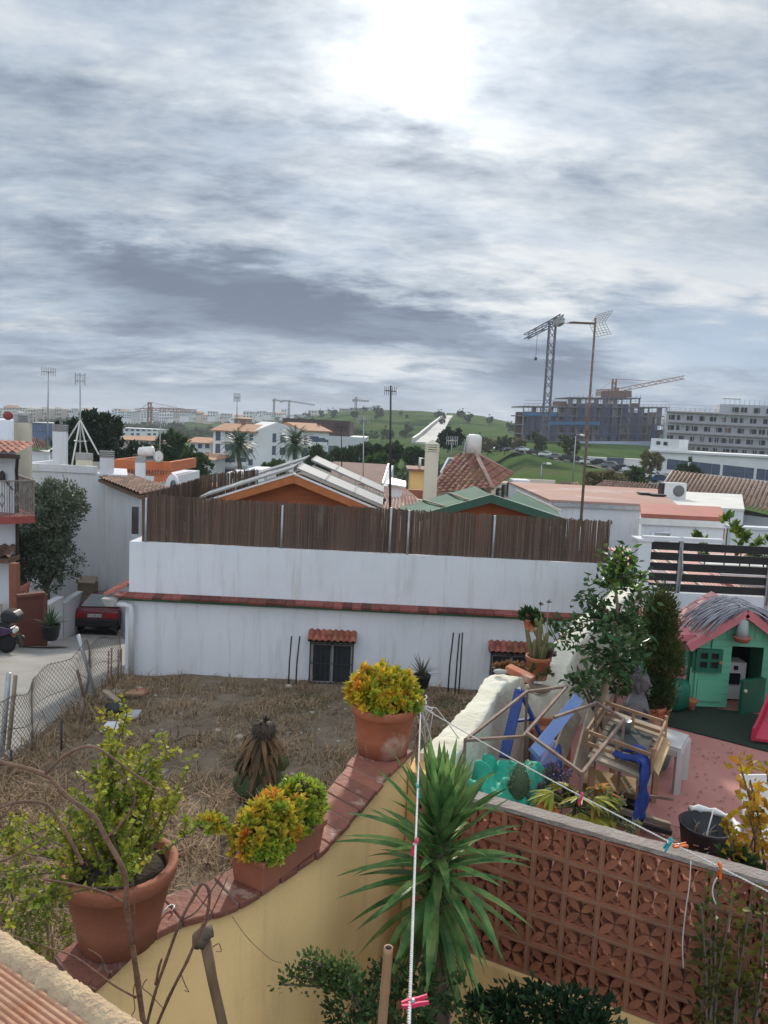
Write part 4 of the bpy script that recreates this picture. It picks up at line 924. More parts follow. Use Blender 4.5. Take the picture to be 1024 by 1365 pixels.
# ------------------------------------------------------------------ hip roofed house, its chimney, tank and solar collector
def hip_house():
    Y = 31; t = T('hip_roofed_house', 'cream house with a red barrel tile hipped roof beside a tall chimney', 'house', P(615, 680, Y))
    L = P(567, 659, Y); Rr = P(657, 652, Y); C = P(684, 632, Y + 5); ap = P(634, 606, Y + 4.2); BL = P(590, 640, Y + 8); DD = P(611, 614, Y + 4.6)
    r = MB(); m_hip = M('brown_tile', (.24, .105, .07), (.16, .075, .055), sc=3, rough=.9, rnd=.3, hue=.012, spec=.15, c3=(.32, .2, .15)); cliproof(r, [L, Rr, ap, DD], .25, .36, .075); r.build('roof', m_hip, t)
    r2 = MB(); cliproof(r2, [Rr, C, ap], .25, .36, .07); r2.build('roof', m_hip, t)
    r3 = MB(); r3.add([L, DD, BL], [(0, 1, 2)]); r3.build('roof', m_tile, t)
    rd = MB(); rd.tube([Rr + V((0, 0, .05)), ap + V((0, 0, .08))], .09, 8); rd.tube([ap + V((0, 0, .08)), C + V((0, 0, .05))], .06, 6); rd.tube([L + V((0, 0, .06)), DD + V((0, 0, .1))], .08, 8); rd.build('ridge_tiles', m_tilepink, t)
    w = MB(); zb = -11; a = L + V((.3, .5, -.1)); b = Rr + V((-.25, .5, -.06)); c = C + V((-.3, 0, -.1))
    w.prism([V((a.x, a.y, zb)), V((b.x, b.y, zb)), V((c.x, c.y, zb)), V((a.x, c.y, zb))], (0, 0, b.z - .18 - zb)); w.build('wall', m_cream, t)
    u = MB(); u.prism([V((b.x + .3, b.y + .25, zb)), V((c.x + .22, c.y - .2, zb)), V((c.x - .5, c.y, zb)), V((b.x - .3, b.y + .9, zb))], (0, 0, b.z + .1 - zb)); u.build('wall', m_cream, t)
    for i in range(3):
        p = lerp(b, c, .3 + .25 * i); wd = MB(); wd.cbox(V((p.x + .32, p.y - .1, p.z - .8)), .5, .08, .7, math.atan2((c - b).y, (c - b).x)); wd.build('window', m_glass, t)
    ch = MB(); p = P(573, 655, Y - 1.5); q = Z(573, 602, Y - 1.5); ch.box((p.x - .25, Y - 1.75, -9), (p.x + .25, Y - 1.25, q)); co = ch.build('chimney', m_cream, t)
    cp_ = MB()
    for i in range(3): cp_.box((p.x - .27, Y - 1.77, q + .02 + i * .09), (p.x + .27, Y - 1.23, q + .06 + i * .09))
    for sx in (-.2, .2):
        for sy in (-.2, .2): cp_.box((p.x + sx - .05, Y - 1.5 + sy - .05, q - .01), (p.x + sx + .05, Y - 1.5 + sy + .05, q + .30))
    cp_.add([V((p.x - .28, Y - 1.78, q + .29)), V((p.x + .28, Y - 1.78, q + .29)), V((p.x + .28, Y - 1.22, q + .29)), V((p.x - .28, Y - 1.22, q + .29)), V((p.x, Y - 1.5, q + .46))], [(0, 1, 4), (1, 2, 4), (2, 3, 4), (3, 0, 4), (3, 2, 1, 0)])
    cp_.build('chimney_cap', m_cream, co)
    s = T('solar_collector', 'tilted solar collector beside the white tank on the tiled house', 'solar panel', P(600, 622, Y + 6))
    q4 = [P(588, 630, Y + 5), P(613, 632, Y + 5), P(622, 613, Y + 6.3), P(598, 611, Y + 6.3)]; m = MB(); m.prism(q4, (0, .05, -.08)); m.build('glass', M('collector_glass', (.05, .055, .065), (.09, .09, .1), rough=.15), s)
    f = MB()
    for i in range(4): f.bar(q4[i], q4[(i+1) % 4], .09)
    f.bar(lerp(q4[0], q4[1], .5) - V((0, .02, 0)), lerp(q4[3], q4[2], .5) - V((0, .02, 0)), .05); f.build('frame', m_plastic_w, s)
    k = T('water_tank', 'upright white water tank above the tiled roof', 'tank', P(631, 612, Y + 5)); c = P(631, 604, Y + 5); rr = .36; hh = Z(631, 580, Y + 5) - c.z
    m = MB(); m.lathe([(rr, 0), (rr, hh - .12), (rr * .93, hh - .04), (rr * .6, hh + .03), (0, hh + .04)], c, 24); m.build('tank', m_plastic_w, k)
    m = MB(); m.tube([c + V((-.4, -.1, .5)), c + V((-.44, -.1, 0)), c + V((-.6, -.1, -.4))], .035, 6); m.cbox(c - V((0, 0, .6)), .5, .5, .6); m.build('stand', m_galv, k)
hip_house()

# ------------------------------------------------------------------ low roofs between the solar house and the hip roof
def brown_roof_house():
    Y = 42; t = T('brown_roofed_house', 'white house with a plain brown pitched roof below the bushes', 'house', P(480, 650, Y))
    A = P(439, 645, Y); B = P(509, 645, Y); Cc = P(517, 619, Y + 5); D = P(444, 615, Y + 5)
    r = MB(); r.prism([A, B, Cc, D], (0, 0, -.1)); r.build('roof', M('brown_roof', (.20, .11, .09), (.15, .085, .07), sc=1.5, rough=.9), t)
    w = MB(); w.prism([V((A.x + .2, Y + .3, -12)), V((B.x - .1, Y + .3, -12)), V((Cc.x + .1, Y + 5, -12)), V((D.x, Y + 5, -12))], (0, 0, A.z - .15 + 12)); w.build('wall', m_white2, t)
    g = MB(); g.prism([B + V((.02, 0, -.1)), Cc + V((.05, 0, -.05)), V((Cc.x + .1, Y + 6.5, B.z - .1))], (.3, 0, 0)); g.build('gable_wall', m_white, t)
    ed = MB(); ed.bar(B + V((.05, 0, .03)), Cc + V((.05, 0, .03)), .07); ed.build('verge', m_plastic_w, t)
brown_roof_house()
def red_roofs():
    Y = 30; t = T('low_red_roofed_house', 'low house with faded red tile roof behind the right end of the solar panels', 'house', P(500, 670, Y))
    r = MB(); tileroof(r, P(468, 666, Y), P(560, 668, Y), P(540, 652, Y + 4), P(470, 648, Y + 4), 22, 8, .07); r.build('roof', m_tilepink, t)
    r = MB(); tileroof(r, P(508, 684, Y - 6), P(562, 676, Y - 6), P(556, 664, Y - 3), P(516, 664, Y - 3), 10, 6, .07); r.build('roof', m_tilepink, t)
    w = MB(); a = P(468, 668, Y); b = P(560, 670, Y); w.box((a.x, Y + .2, -11), (b.x, Y + 5, min(a.z, b.z) - .1)); w.build('wall', m_cream, t)
    w = MB(); a = P(508, 686, Y - 6); b = P(562, 678, Y - 6); w.box((a.x + .1, Y - 5.8, -11), (b.x - .1, Y - 1.5, min(a.z, b.z) - .03)); w.build('wall', m_cream, t)
    p = MB(); a = P(541, 653, Y + 3); b = P(568, 655, Y + 3); p.box((a.x, Y + 3, a.z - .6), (b.x, Y + 3.2, a.z + .02)); p.build('parapet', m_clay2, t)
    p = MB(); a = P(500, 690, 26.8); b = P(572, 672, 26.8); p.box((P(540, 672, 26.8).x, 26.8, -11), (b.x, 27, Z(560, 666, 26.8))); p.build('garden_wall', m_cream, t)
    k = T('shed', 'little white shed with a sloping white lid on the red roof', 'shed', P(527, 664, 27.5)); m = MB(); a = P(518, 662, 27.5); b = P(535, 664, 27.5); m.box((a.x, 27.5, -8), (b.x, 28.6, Z(527, 648, 27.5))); m.build('wall', m_white, k)
    m = MB(); m.prism([P(515, 646, 27.3), P(541, 650, 27.3), P(541, 643, 29.2), P(520, 638, 29.2)], (0, 0, .05)); m.build('lid', m_plastic_w, k)
    o = T('ochre_outbuilding', 'small ochre outbuilding with flat brown roof left of the cream chimney', 'shed', P(556, 645, 40)); a = P(547, 642, 40); b = P(568, 644, 40)
    m = MB(); m.box((a.x, 40, -12), (b.x, 43, Z(556, 628, 40))); m.build('wall', m_yellow, o)
    m = MB(); m.box((a.x - .2, 39.7, Z(556, 628, 40) + .005), (b.x + .2, 43.2, Z(556, 625, 40))); m.build('roof', m_tileold, o)
    m = MB(); c = P(559, 642, 40); m.tube([c + V((0, .5, .7)), c + V((0, .5, 1.2)), c + V((.35, .5, 1.2)), c + V((.35, .5, .9))], .08, 8); m.build('flue', m_plastic_w, o)
red_roofs()

# ------------------------------------------------------------------ roofs on the right
def flat_block(name, label, cat, poly, z, base, wallm, roofm, lip=.08, over=.0):
    """poly = ground plan (list of (x,y)), counter-clockwise"""
    t = T(name, label, cat, V((poly[0][0], poly[0][1], base)))
    w = MB(); w.prism([V((x, y, base)) for x, y in poly], (0, 0, z - base)); w.build('wall', wallm, t)
    cx = sum(p[0] for p in poly) / len(poly); cy = sum(p[1] for p in poly) / len(poly)
    r = MB(); r.prism([V((x + (x - cx) * over * .1, y + (y - cy) * over * .1, z + .003)) for x, y in poly], (0, 0, lip)); r.build('roof', roofm, t); return t
m_redroof = M('red_painted_roof', (.38, .12, .09), (.30, .10, .075), sc=2, rough=.8, c3=(.42, .22, .17))
m_paleroof = M('pale_roof', (.62, .60, .56), (.52, .50, .46), sc=1.2, rough=.85)
def right_roofs():
    z1 = Z(735, 669, 23.5); a = P(733, 668, 23.5); b = P(860, 674, 23.5); c = G(845, 657, z1); d = G(690, 650, z1)
    t = flat_block('pink_roofed_house', 'low white house with a flat faded pink roof behind the cane screen', 'house', [(a.x, 23.5), (b.x + 1, 23.5), (c.x + 1.5, 31), (d.x, 31)], z1, -8, m_white2, m_tilepink, .07, .1)
    g = MB(); g.box((a.x + .1, 23.40, z1 - .12), (b.x, 23.48, z1 - .002)); g.build('gutter', m_galv, t)
    z3 = Z(860, 690, 19.2); a = P(856, 690, 19.2); b = P(966, 694, 19.2)
    t = flat_block('red_roofed_annex', 'white annex with a flat red roof and dark red side behind the black slat fence', 'house', [(a.x, 19.2), (b.x, 19.2), (b.x * 1.14, 22.3), (a.x * 1.15, 22.3)], z3, -8, m_white, m_redroof, .10, .25)
    s = MB(); s.prism([V((b.x + .004, 19.25, z3 - .85)), V((b.x * 1.14, 22.25, z3 - .85)), V((b.x * 1.14, 22.25, z3 - .003)), V((b.x + .004, 19.25, z3 - .003))], (.05, 0, 0)); s.build('red_side_panel', m_redroof, t)
    f = MB(); f.box((a.x - .1, 19.1, z3 - .16), (b.x + .05, 19.19, z3 - .003)); f.build('fascia', m_plastic_w, t)
    p = MB(); x = P(870, 720, 19.1).x; p.tube([(x, 19.1, -8), (x, 19.1, z3 - .35), (x + .45, 19.1, z3 - .35)], .05, 8); p.tube([(x + .45, 19.1, -8), (x + .45, 19.1, z3 - .35)], .05, 8); p.build('drainpipe', m_white2, t)
    z2 = Z(830, 655, 28); a = G(826, 652, z2); b = G(985, 676, z2); c = G(1000, 662, z2)
    z2 = -2.35; a = G(845, 677, z2); b = G(992, 680, z2); y0 = 24.5
    t = flat_block('white_flat_roofed_house', 'white house with a pale flat roof carrying an air conditioner', 'house', [(X(858, 680, y0), y0), (X(992, 680, y0), y0), (X(996, 665, 31), 31.5), (X(828, 655, 31), 31.5)], Z(930, 679, y0), -8, m_white2, m_paleroof, .08, .05)
    zr = Z(930, 679, y0) + .085
    ac = T('air_conditioner', 'white air conditioner unit on the pale flat roof', 'air conditioner', G(897, 664, zr)); c = V(ROOT[ac.name])
    m = MB(); m.cbox(c, .78, .36, .56); m.build('case', m_plastic_w, ac)
    m = MB(); m.lathe([(.20, 0), (.20, .03), (.17, .035), (.05, .03), (0, .03)], n=20); m.v = [(x + c.x + .12, c.y - .18 - z, y + c.z + .28) for x, y, z in m.v]; m.build('fan_grille', M('fan_grey', (.16, .15, .14)), ac)
    m = MB(); m.cbox(c + V((-.44, 0, .02)), .1, .35, .5); m.build('pipe_cover', m_black, ac)
    for px, py, lab in ((860, 663, 'dark vent cap left on the pale flat roof'), (876, 665, 'dark vent cap nearest the air conditioner')):
        q = G(px, py, zr); m = MB(); m.cbox(q, .4, .3, .12); m.cbox(q + V((0, 0, .12)), .5, .4, .05); tag(m.build('roof_vent', m_black, loc=q), lab, 'vent', 'vent caps on the pale roof')
    # big old tile roofs behind
    Y = 33; t = T('old_tiled_house', 'long old brown barrel tile roof with pale stripes at the far right', 'house', P(960, 690, Y))
    r = MB(); tileroof(r, P(878, 656, Y), P(1075, 692, Y - 5), P(1085, 652, Y + 2), P(896, 629, Y + 6), 34, 12, .11, .03); r.build('roof', m_tileold, t)
    st = MB()
    for i in range(34):
        q = (i + .02) / 34; st.tube([lerp(P(878, 656, Y), P(1075, 692, Y - 5), q) + V((0, 0, .04)), lerp(P(896, 629, Y + 6), P(1085, 652, Y + 2), q) + V((0, 0, .04))], .045, 5)
    st.build('mortar_ridge', M('pale_mortar', (.42, .33, .25), (.3, .22, .17), sc=3), t)
    w = MB(); a = P(888, 668, Y); b = P(1075, 702, Y - 5); w.prism([V((a.x, Y + .6, -11)), V((b.x, Y - 4.2, -11)), V((b.x, Y + 1, -11)), V((a.x, Y + 5, -11))], (0, 0, b.z + 11.1)); w.build('wall', m_white2, t)
    Y = 36; t = T('striped_tiled_house', 'second old brown tile roof, partly hidden behind the pink flat roof', 'house', P(830, 670, Y))
    r = MB(); tileroof(r, P(770, 664, Y), P(885, 668, Y - 2), P(888, 648, Y + 4), P(806, 642, Y + 5), 20, 8, .10, .03); r.build('roof', m_tileold, t)
    w = MB(); a = P(780, 668, Y); b = P(880, 671, Y); w.box((a.x, Y + .5, -11), (b.x, Y + 5, a.z - .2)); w.build('wall', m_white2, t)
    Y = 44; t = T('far_tiled_house', 'little brown hipped roof low beneath the green bank', 'house', P(750, 660, Y))
    r = MB(); tileroof(r, P(715, 662, Y), P(785, 662, Y), P(770, 644, Y + 4), P(748, 644, Y + 4), 16, 7, .09, .03); r.build('roof', m_tileold, t)
    w = MB(); a = P(722, 664, Y); b = P(780, 664, Y); w.box((a.x, Y + .4, -12), (b.x, Y + 5, a.z - .1)); w.build('wall', m_white2, t)
    w = MB(); a = P(686, 660, 50); b = P(740, 648, 50); w.box((a.x, 50, -12), (b.x, 50.3, Z(710, 639, 50))); tag(w.build('boundary_wall', m_fartan, loc=(a.x, 50, -12)), 'long tan boundary wall at the bottom of the green bank', 'wall')
    m = MB(); a = P(683, 655, 48); b = P(706, 655, 48); m.box((a.x, 48, -12), (b.x, 49.4, Z(695, 640, 48))); tag(m.build('outhouse', m_white2, loc=(a.x, 48, -12)), 'tiny pale outhouse right of the cream hipped house', 'shed')
    zw = Z(1000, 706, 17); w = MB(); a = P(975, 706, 17); w.box((a.x, 17, -8), (a.x + 4, 17.25, zw)); w.box((a.x - .04, 16.97, zw + .003), (a.x + 4.04, 17.28, zw + .06)); tag(w.build('yard_wall', m_white2, loc=(a.x, 17, -8)), 'white yard wall at the right edge behind the black slats', 'wall')
right_roofs()

# ------------------------------------------------------------------ roof aerials
def aerial(label, px0, py0, px1, py1, Y, kind, r=.022, mat=None):
    mat = mat or m_galv; b = P(px0, py0, Y); p = P(px1, py1, Y); t = T('roof_aerial', label, 'aerial', b, 'television aerials on the roofs')
    mb = MB(); mb.tube([b, lerp(b, p, .5), p], [r * 1.2, r, r * .8], 8); mb.build('mast', mat, t)
    h = MB(); e = .006 * Y / 16
    if kind == 'grid':      # log-yagi with grid reflector
        d = V((-1, -.25, -.04)).normalized(); u = V((0, 0, 1)); q = p + V((0, 0, -.12))
        h.bar(q, q + d * .62, .03)
        for i in range(12): c = q + d * (.06 + .05 * i); h.bar(c - V((.05, -.2, 0)) * .8, c + V((.05, -.2, 0)) * .8, .012)
        hr = h.build('boom', mat, t); g = MB(); s = V((.25, -1, 0)).normalized()
        for sg in (-1, 1):
            for i in range(6):
                g.bar(q + V((.05, 0, 0)) + u * sg * .05 * i + V((.03 * i, 0, 0)) - s * .34, q + V((.05, 0, 0)) + u * sg * .05 * i + V((.03 * i, 0, 0)) + s * .34, e)
            for i in range(6): g.bar(q + s * (.135 * i - .34) + V((.05, 0, 0)), q + s * (.135 * i - .34) + V((.2, 0, sg * .26)), e)
        g.build('reflector', mat, t)
    else:
        q = p - V((0, 0, .15)); d = V((1, .5, 0)).normalized() if kind == 'yagi' else V((.6, -.8, 0)).normalized(); s = V((-d.y, d.x, 0)); w = .0135 * Y * (.5 if Y > 100 else 1)
        h.bar(q - d * w * .6, q + d * w * .6, .0011 * Y)
        for i in range(7):
            c = q + d * w * (.2 * i - .6); h.bar(c - V((0, 0, .0055 * Y)), c + V((0, 0, .0055 * Y)), .0007 * Y)
        for sg in (-1, 1): h.bar(q + s * sg * .2 * w - d * w * .3, q + s * sg * .2 * w + d * w * .3, .0007 * Y); h.bar(q + s * sg * .2 * w, q, .0007 * Y)
        h.build('antenna_head', mat, t)
    return t
aerial('tall rusty leaning mast with a grid aerial at the right', 774, 702, 794, 424, 17.5, 'grid', .028, m_rust)
aerial('slim dark mast with a comb aerial above the middle of the cane screen', 520, 676, 521, 514, 22, 'yagi', .03, m_steel)
aerial('slender mast with a flat aerial at the far left', 63, 600, 65, 491, 34, 'yagi', .035)
aerial('thin pale mast above the brown pitched roof', 484, 664, 485, 555, 40, 'yagi', .03)
aerial('thin pole aerial above the brown pitched roof, left of the pale mast', 456, 640, 455, 566, 44, 'yagi', .03, m_steel)
aerial('pale twin aerial behind the chimney of the hipped house', 601, 612, 603, 584, 45, 'yagi', .035)
aerial('thin pole beside the dish on the orange roof terrace', 213, 618, 214, 558, 39, 'yagi', .03)
aerial('faint thin mast on the skyline left of the small cranes', 316, 562, 316, 529, 200, 'yagi', .12)
def tripod():
    Y = 33; b = P(107, 622, Y); t = T('tripod_aerial', 'aerial mast on a tall four legged stand over the white parapet', 'aerial', b)
    m = MB(); m.tube([b, P(107, 497, Y)], .035, 8); m.build('mast', m_galv, t)
    ap = P(107, 560, Y)
    for px, py, dy in ((87, 592, .8), (96, 620, -.4), (117, 605, .9), (132, 606, -.2)):
        l = MB(); l.tube([ap, P(px, py, Y + dy)], .035, 7); l.build('leg', m_paleroof, t)
    r = MB(); k = 16; c = V((ap.x, Y, Z(107, 588, Y))); r.tube([c + V((.25 * math.cos(6.283 * i / k), .25 * math.sin(6.283 * i / k), 0)) for i in range(k + 1)], .02, 6); r.build('bracing_ring', m_galv, t)
    h = MB(); q = P(107, 500, Y)
    for sg in (-1, 1):
        for dz in (0, -.25): h.bar(q + V((0, 0, dz)), q + V((sg * .2, 0, dz)), .03)
        h.bar(q + V((sg * .2, 0, .1)), q + V((sg * .2, 0, -.42)), .03)
        h.bar(q + V((sg * .12, 0, .02)), q + V((sg * .12, 0, -.35)), .02)
    h.build('antenna_head', m_galv, t)
tripod()

# ------------------------------------------------------------------ white houses on the left beyond the street
def chimney(label, px0, px1, py0, py1, Y, mat=None, cap='slats', cat='chimney', depth=None):
    a = P(px0, py0, Y); b = P(px1, py0, Y); w = b.x - a.x; d = depth or w * .35; zt = Z((px0 + px1) / 2, py1, Y); c = V(((a.x + b.x) / 2, Y + d / 2, a.z))
    t = T('chimney', label, cat, c, 'chimneys on the white houses'); m = MB(); m.cbox(c - V((0, 0, .6)), w, d, zt - a.z - .28 + .6); m.build('stack', mat or m_white2, t)
    k = MB(); z = zt - .28
    if cap == 'slats':
        for i in range(4): k.cbox(V((c.x, c.y, z + .01 + i * .075)), w * 1.06, d * 1.06, .045)
        k.cbox(V((c.x, c.y, z + .012)), w * .5, d * .5, .27)
    else: k.cbox(V((c.x, c.y, z + .003)), w * 1.05, d * 1.05, .28)
    k.build('chimney_cap', m_concrete, t); return t
def left_white():
    Y = 30; zt = Z(100, 630, Y)
    t = T('white_gable_house', 'big blank white house wall rising beside the olive tree', 'house', P(110, 800, Y))
    a = P(30, 640, Y); b = P(170, 640, Y)
    w = MB(); w.prism([V((a.x, Y, -10)), V((b.x, Y, -10)), V((b.x * 1.12, Y + 3.5, -10)), V((a.x, Y + 3.5, -10))], (0, 0, zt + 10)); w.box((a.x - .03, Y - .06, zt + .003), (P(128, 630, Y).x, Y + .2, zt + .28)); w.box((a.x, Y + .2, zt + .003), (a.x + .2, Y + 3.4, zt + .28)); w.build('wall', m_white2, t)
    # sloping shoulder with brown tiles to the right
    x0 = P(128, 640, Y - 3).x; x1 = P(184, 664, Y - 4).x
    m = MB(); A = P(131, 637, Y - .5); B = P(186, 659, Y - 4.5); Cc = P(226, 651, Y - 3.0); D = P(168, 631, Y + 2)
    r = MB(); tileroof(r, A, B, Cc, D, 14, 7, .06, .02); r.prism([A - V((0, 0, .05)), B - V((0, 0, .05)), Cc - V((0, 0, .05)), D - V((0, 0, .05))], (0, 0, -.1)); r.build('roof', m_tileold, t)
    s = MB(); s.prism([V((A.x + .1, Y - .01, -10)), V((B.x, B.y + .3, -10)), V((Cc.x - .2, Cc.y + .4, -10)), V((D.x, D.y, -10))], (0, 0, B.z - .18 + 10)); s.prism([V((A.x + .1, Y - .02, B.z - .25)), V((A.x + .1, Y - .02, A.z - .12)), V((B.x - .05, B.y + .32, B.z - .16)), V((B.x - .05, B.y + .32, B.z - .25))], (.15, .3, 0)); s.build('side_wall', m_white, t)
    wn = MB(); q = P(181, 692, 25.6); wn.box((q.x - .12, 25.55, q.z - .5), (q.x + .10, 25.62, q.z + .42)); wn.build('window', m_glass, t)
    cz = Z(86, 637, Y)
    chimney('tall white chimney stack beside the far left aerial', 70, 88, 626, 566, Y + .5)
    chimney('squat cream box at the foot of the tripod aerial', 101, 121, 630, 604, Y + .6, m_cream, 'flat')
    chimney('white chimney with louvred cap at the right of the parapet', 133, 150, 636, 601, Y + .2, m_white2)
    chimney('low white block between the tripod aerial and the louvred chimney', 122, 133, 630, 616, Y + 1, m_white2, 'flat')
    chimney('wide cream chimney shaft at the far left with vents on top', 20, 40, 640, 553, 27, m_cream)
    h = T('white_cottage', 'little white house with a brown tile roof behind the cream shaft', 'house', P(50, 640, 38))
    m = MB(); a = P(36, 628, 38); b = P(66, 628, 38); m.prism([V((a.x, 38, -9)), V((b.x, 38, -9)), V((b.x * 1.1, 42, -9)), V((a.x, 42, -9))], (0, 0, Z(50, 602, 38) + 9)); m.build('wall', m_white, h)
    m = MB(); tileroof(m, P(36, 598, 37.6), P(68, 600, 37.6), P(58, 588, 41), P(34, 580, 41), 9, 6, .08); m.build('roof', m_tileold, h)
    h = T('white_upper_storey', 'plain white upper storey at the extreme left edge', 'house', P(5, 600, 26))
    m = MB(); x1 = P(19, 600, 26).x; m.prism([V((x1 - 2, 26, -8)), V((x1, 26, -8)), V((x1 * 1.12, 29, -8)), V((x1 - 2, 29, -8))], (0, 0, Z(8, 560, 26) + 8)); m.build('wall', m_white, h)
    m = MB(); m.sphere(P(11, 554, 26.5), .17, sc=(1, 1, .9)); m.lathe([(.06, -.3), (.06, 0)], P(11, 554, 26.5)); m.build('red_finial', M('red_ball', (.25, .05, .05)), h)
left_white()
def orange_terrace():
    Y = 38; t = T('orange_terrace_house', 'white house with a bright orange walled roof terrace', 'house', P(195, 660, Y))
    m_or = M('orange_render', (.55, .17, .07), (.46, .14, .06), sc=1, rough=.9)
    a = P(151, 640, Y); b = P(228, 640, Y); zt = Z(190, 614, Y); z2 = Z(190, 628, Y)
    w = MB(); w.box((a.x, Y, z2), (b.x, Y + .2, zt)); w.box((a.x, Y + .2, z2), (a.x + .2, Y + 5, zt)); w.box((b.x - .2, Y + .2, z2), (b.x, Y + 5, zt)); w.build('terrace_parapet', m_or, t)
    c = MB(); n = 20
    for i in range(n): x = lerp(a.x, b.x, (i + .5) / n); c.cbox(V((x, Y - .12, z2 - .1)), (b.x - a.x) / n * .5, .22, .18)
    c.box((a.x, Y - .2, z2 - .2), (b.x, Y - .005, z2 - .105)); c.build('cornice', m_clay2, t)
    m = MB(); a2 = P(149, 650, Y - .5); b2 = P(237, 650, Y - .5); m.box((a2.x, Y - .25, -11), (b2.x - .4, Y + 5.5, z2 - .21)); m.build('wall', m_white, t)
    r = MB(); tileroof(r, P(205, 646, Y - 1.2), P(236, 640, Y - 1.2), P(230, 631, Y), P(206, 632, Y), 8, 4, .06); r.build('roof', m_or, t)
    g = MB(); e0 = P(220, 668, Y - 1.3); e1 = P(238, 668, Y - 1.3); zc = Z(230, 632, Y - 1.3); k = 8
    g.prism([V((e0.x, Y - 1.3, -11)), V((e1.x, Y - 1.3, -11))] + [V((lerp(e1.x, e0.x, i / k), Y - 1.3, zc - .55 + .55 * math.sin(math.pi * i / k) ** .6)) for i in range(k + 1)], (0, .25, 0)); g.build('gable_wall', m_white, t)
    wn = MB(); q = P(231, 647, Y - 1.32); wn.lathe([(.001, 0), (.22, 0), (.22, .04), (.001, .04)], n=16); wn.v = [(x * .6 + q.x, q.y - z, y * 1.2 + q.z) for x, y, z in wn.v]; wn.build('window', m_glass, t)
    chimney('square white chimney in front of the orange terrace', 180, 193, 636, 609, Y - 1.5, m_white, 'flat')
    h = T('solar_water_heater', 'solar water heater with a white drum on the orange terrace', 'water heater', P(195, 612, Y + 2)); p = P(185, 603, Y + 2); q = P(205, 602, Y + 2)
    m = MB(); m.tube([p, p + V((.05, 0, 0)), q - V((.05, 0, 0)), q], [.2, .27, .27, .2], 16); m.build('drum', m_plastic_w, h)
    m = MB(); m.prism([p - V((.1, .1, .2)), q - V((-.1, .1, .2)), q - V((-.1, .9, 1.0)), p - V((.1, .9, 1.0))], (0, .06, -.06)); m.build('collector', m_glass, h)
    m = MB()
    for c in (p, q): m.bar(c, c - V((0, 0, 1.3)), .05)
    m.build('stand', m_galv, h)
    d = T('satellite_dish', 'white satellite dish on the orange terrace wall', 'satellite dish', P(212, 616, Y - .1)); c = P(212, 609, Y - .2)
    m = MB(); m.lathe([(0, 0), (.15, .02), (.3, .08), (.31, .085), (.15, .03), (0, .012)], n=20); m.v = [(x * .8 + c.x, c.y - z, y + c.z) for x, y, z in m.v]; m.build('dish', m_plastic_w, d)
    m = MB(); m.bar(c, P(212, 616, Y - .05), .04); m.bar(c, c + V((.05, -.35, -.1)), .025); m.build('bracket', m_galv, d)
    w = MB(); a = P(170, 672, 26.5); m = MB()
orange_terrace()
def small_white_cube():
    a = P(299, 650, 60); t = T('white_roof_room', 'small white roof room with red flowers in front of the apartment block', 'house', P(325, 650, 60))
    m = MB(); m.box((P(299, 650, 60).x, 60, -12), (P(352, 650, 60).x, 65, Z(325, 632, 60))); m.build('wall', m_white, t)
    m = MB(); m.box((P(322, 640, 59).x, 61, -12), (P(352, 640, 59).x, 65.5, Z(338, 627, 60))); m.build('wall', m_white, t)
    f = MB(); foliage(f, [(P(306 + 6 * i, 633, 59.8), (.35, .2, .25)) for i in range(4)], 240, .16); tag(f.build('flowering_plant', leafmat('red_flowers', (.35, .03, .03), (.10, .12, .03), sc=3), loc=P(312, 634, 59.8)), 'row of red flowers on the white roof room', 'plant')
    w = MB(); a = P(262, 655, 24); w.box((P(272, 655, 34).x, 34, -10), (P(312, 655, 34).x, 36, Z(290, 652, 34))); w.box((P(272, 655, 34).x - .1, 33.9, Z(290, 652, 34) + .003), (P(312, 655, 34).x + .1, 36.1, Z(290, 652, 34) + .12)); tag(w.build('outbuilding', m_clay2, loc=(a.x, 34, -10)), 'low brick red outbuilding left of the solar roof', 'shed')
small_white_cube()
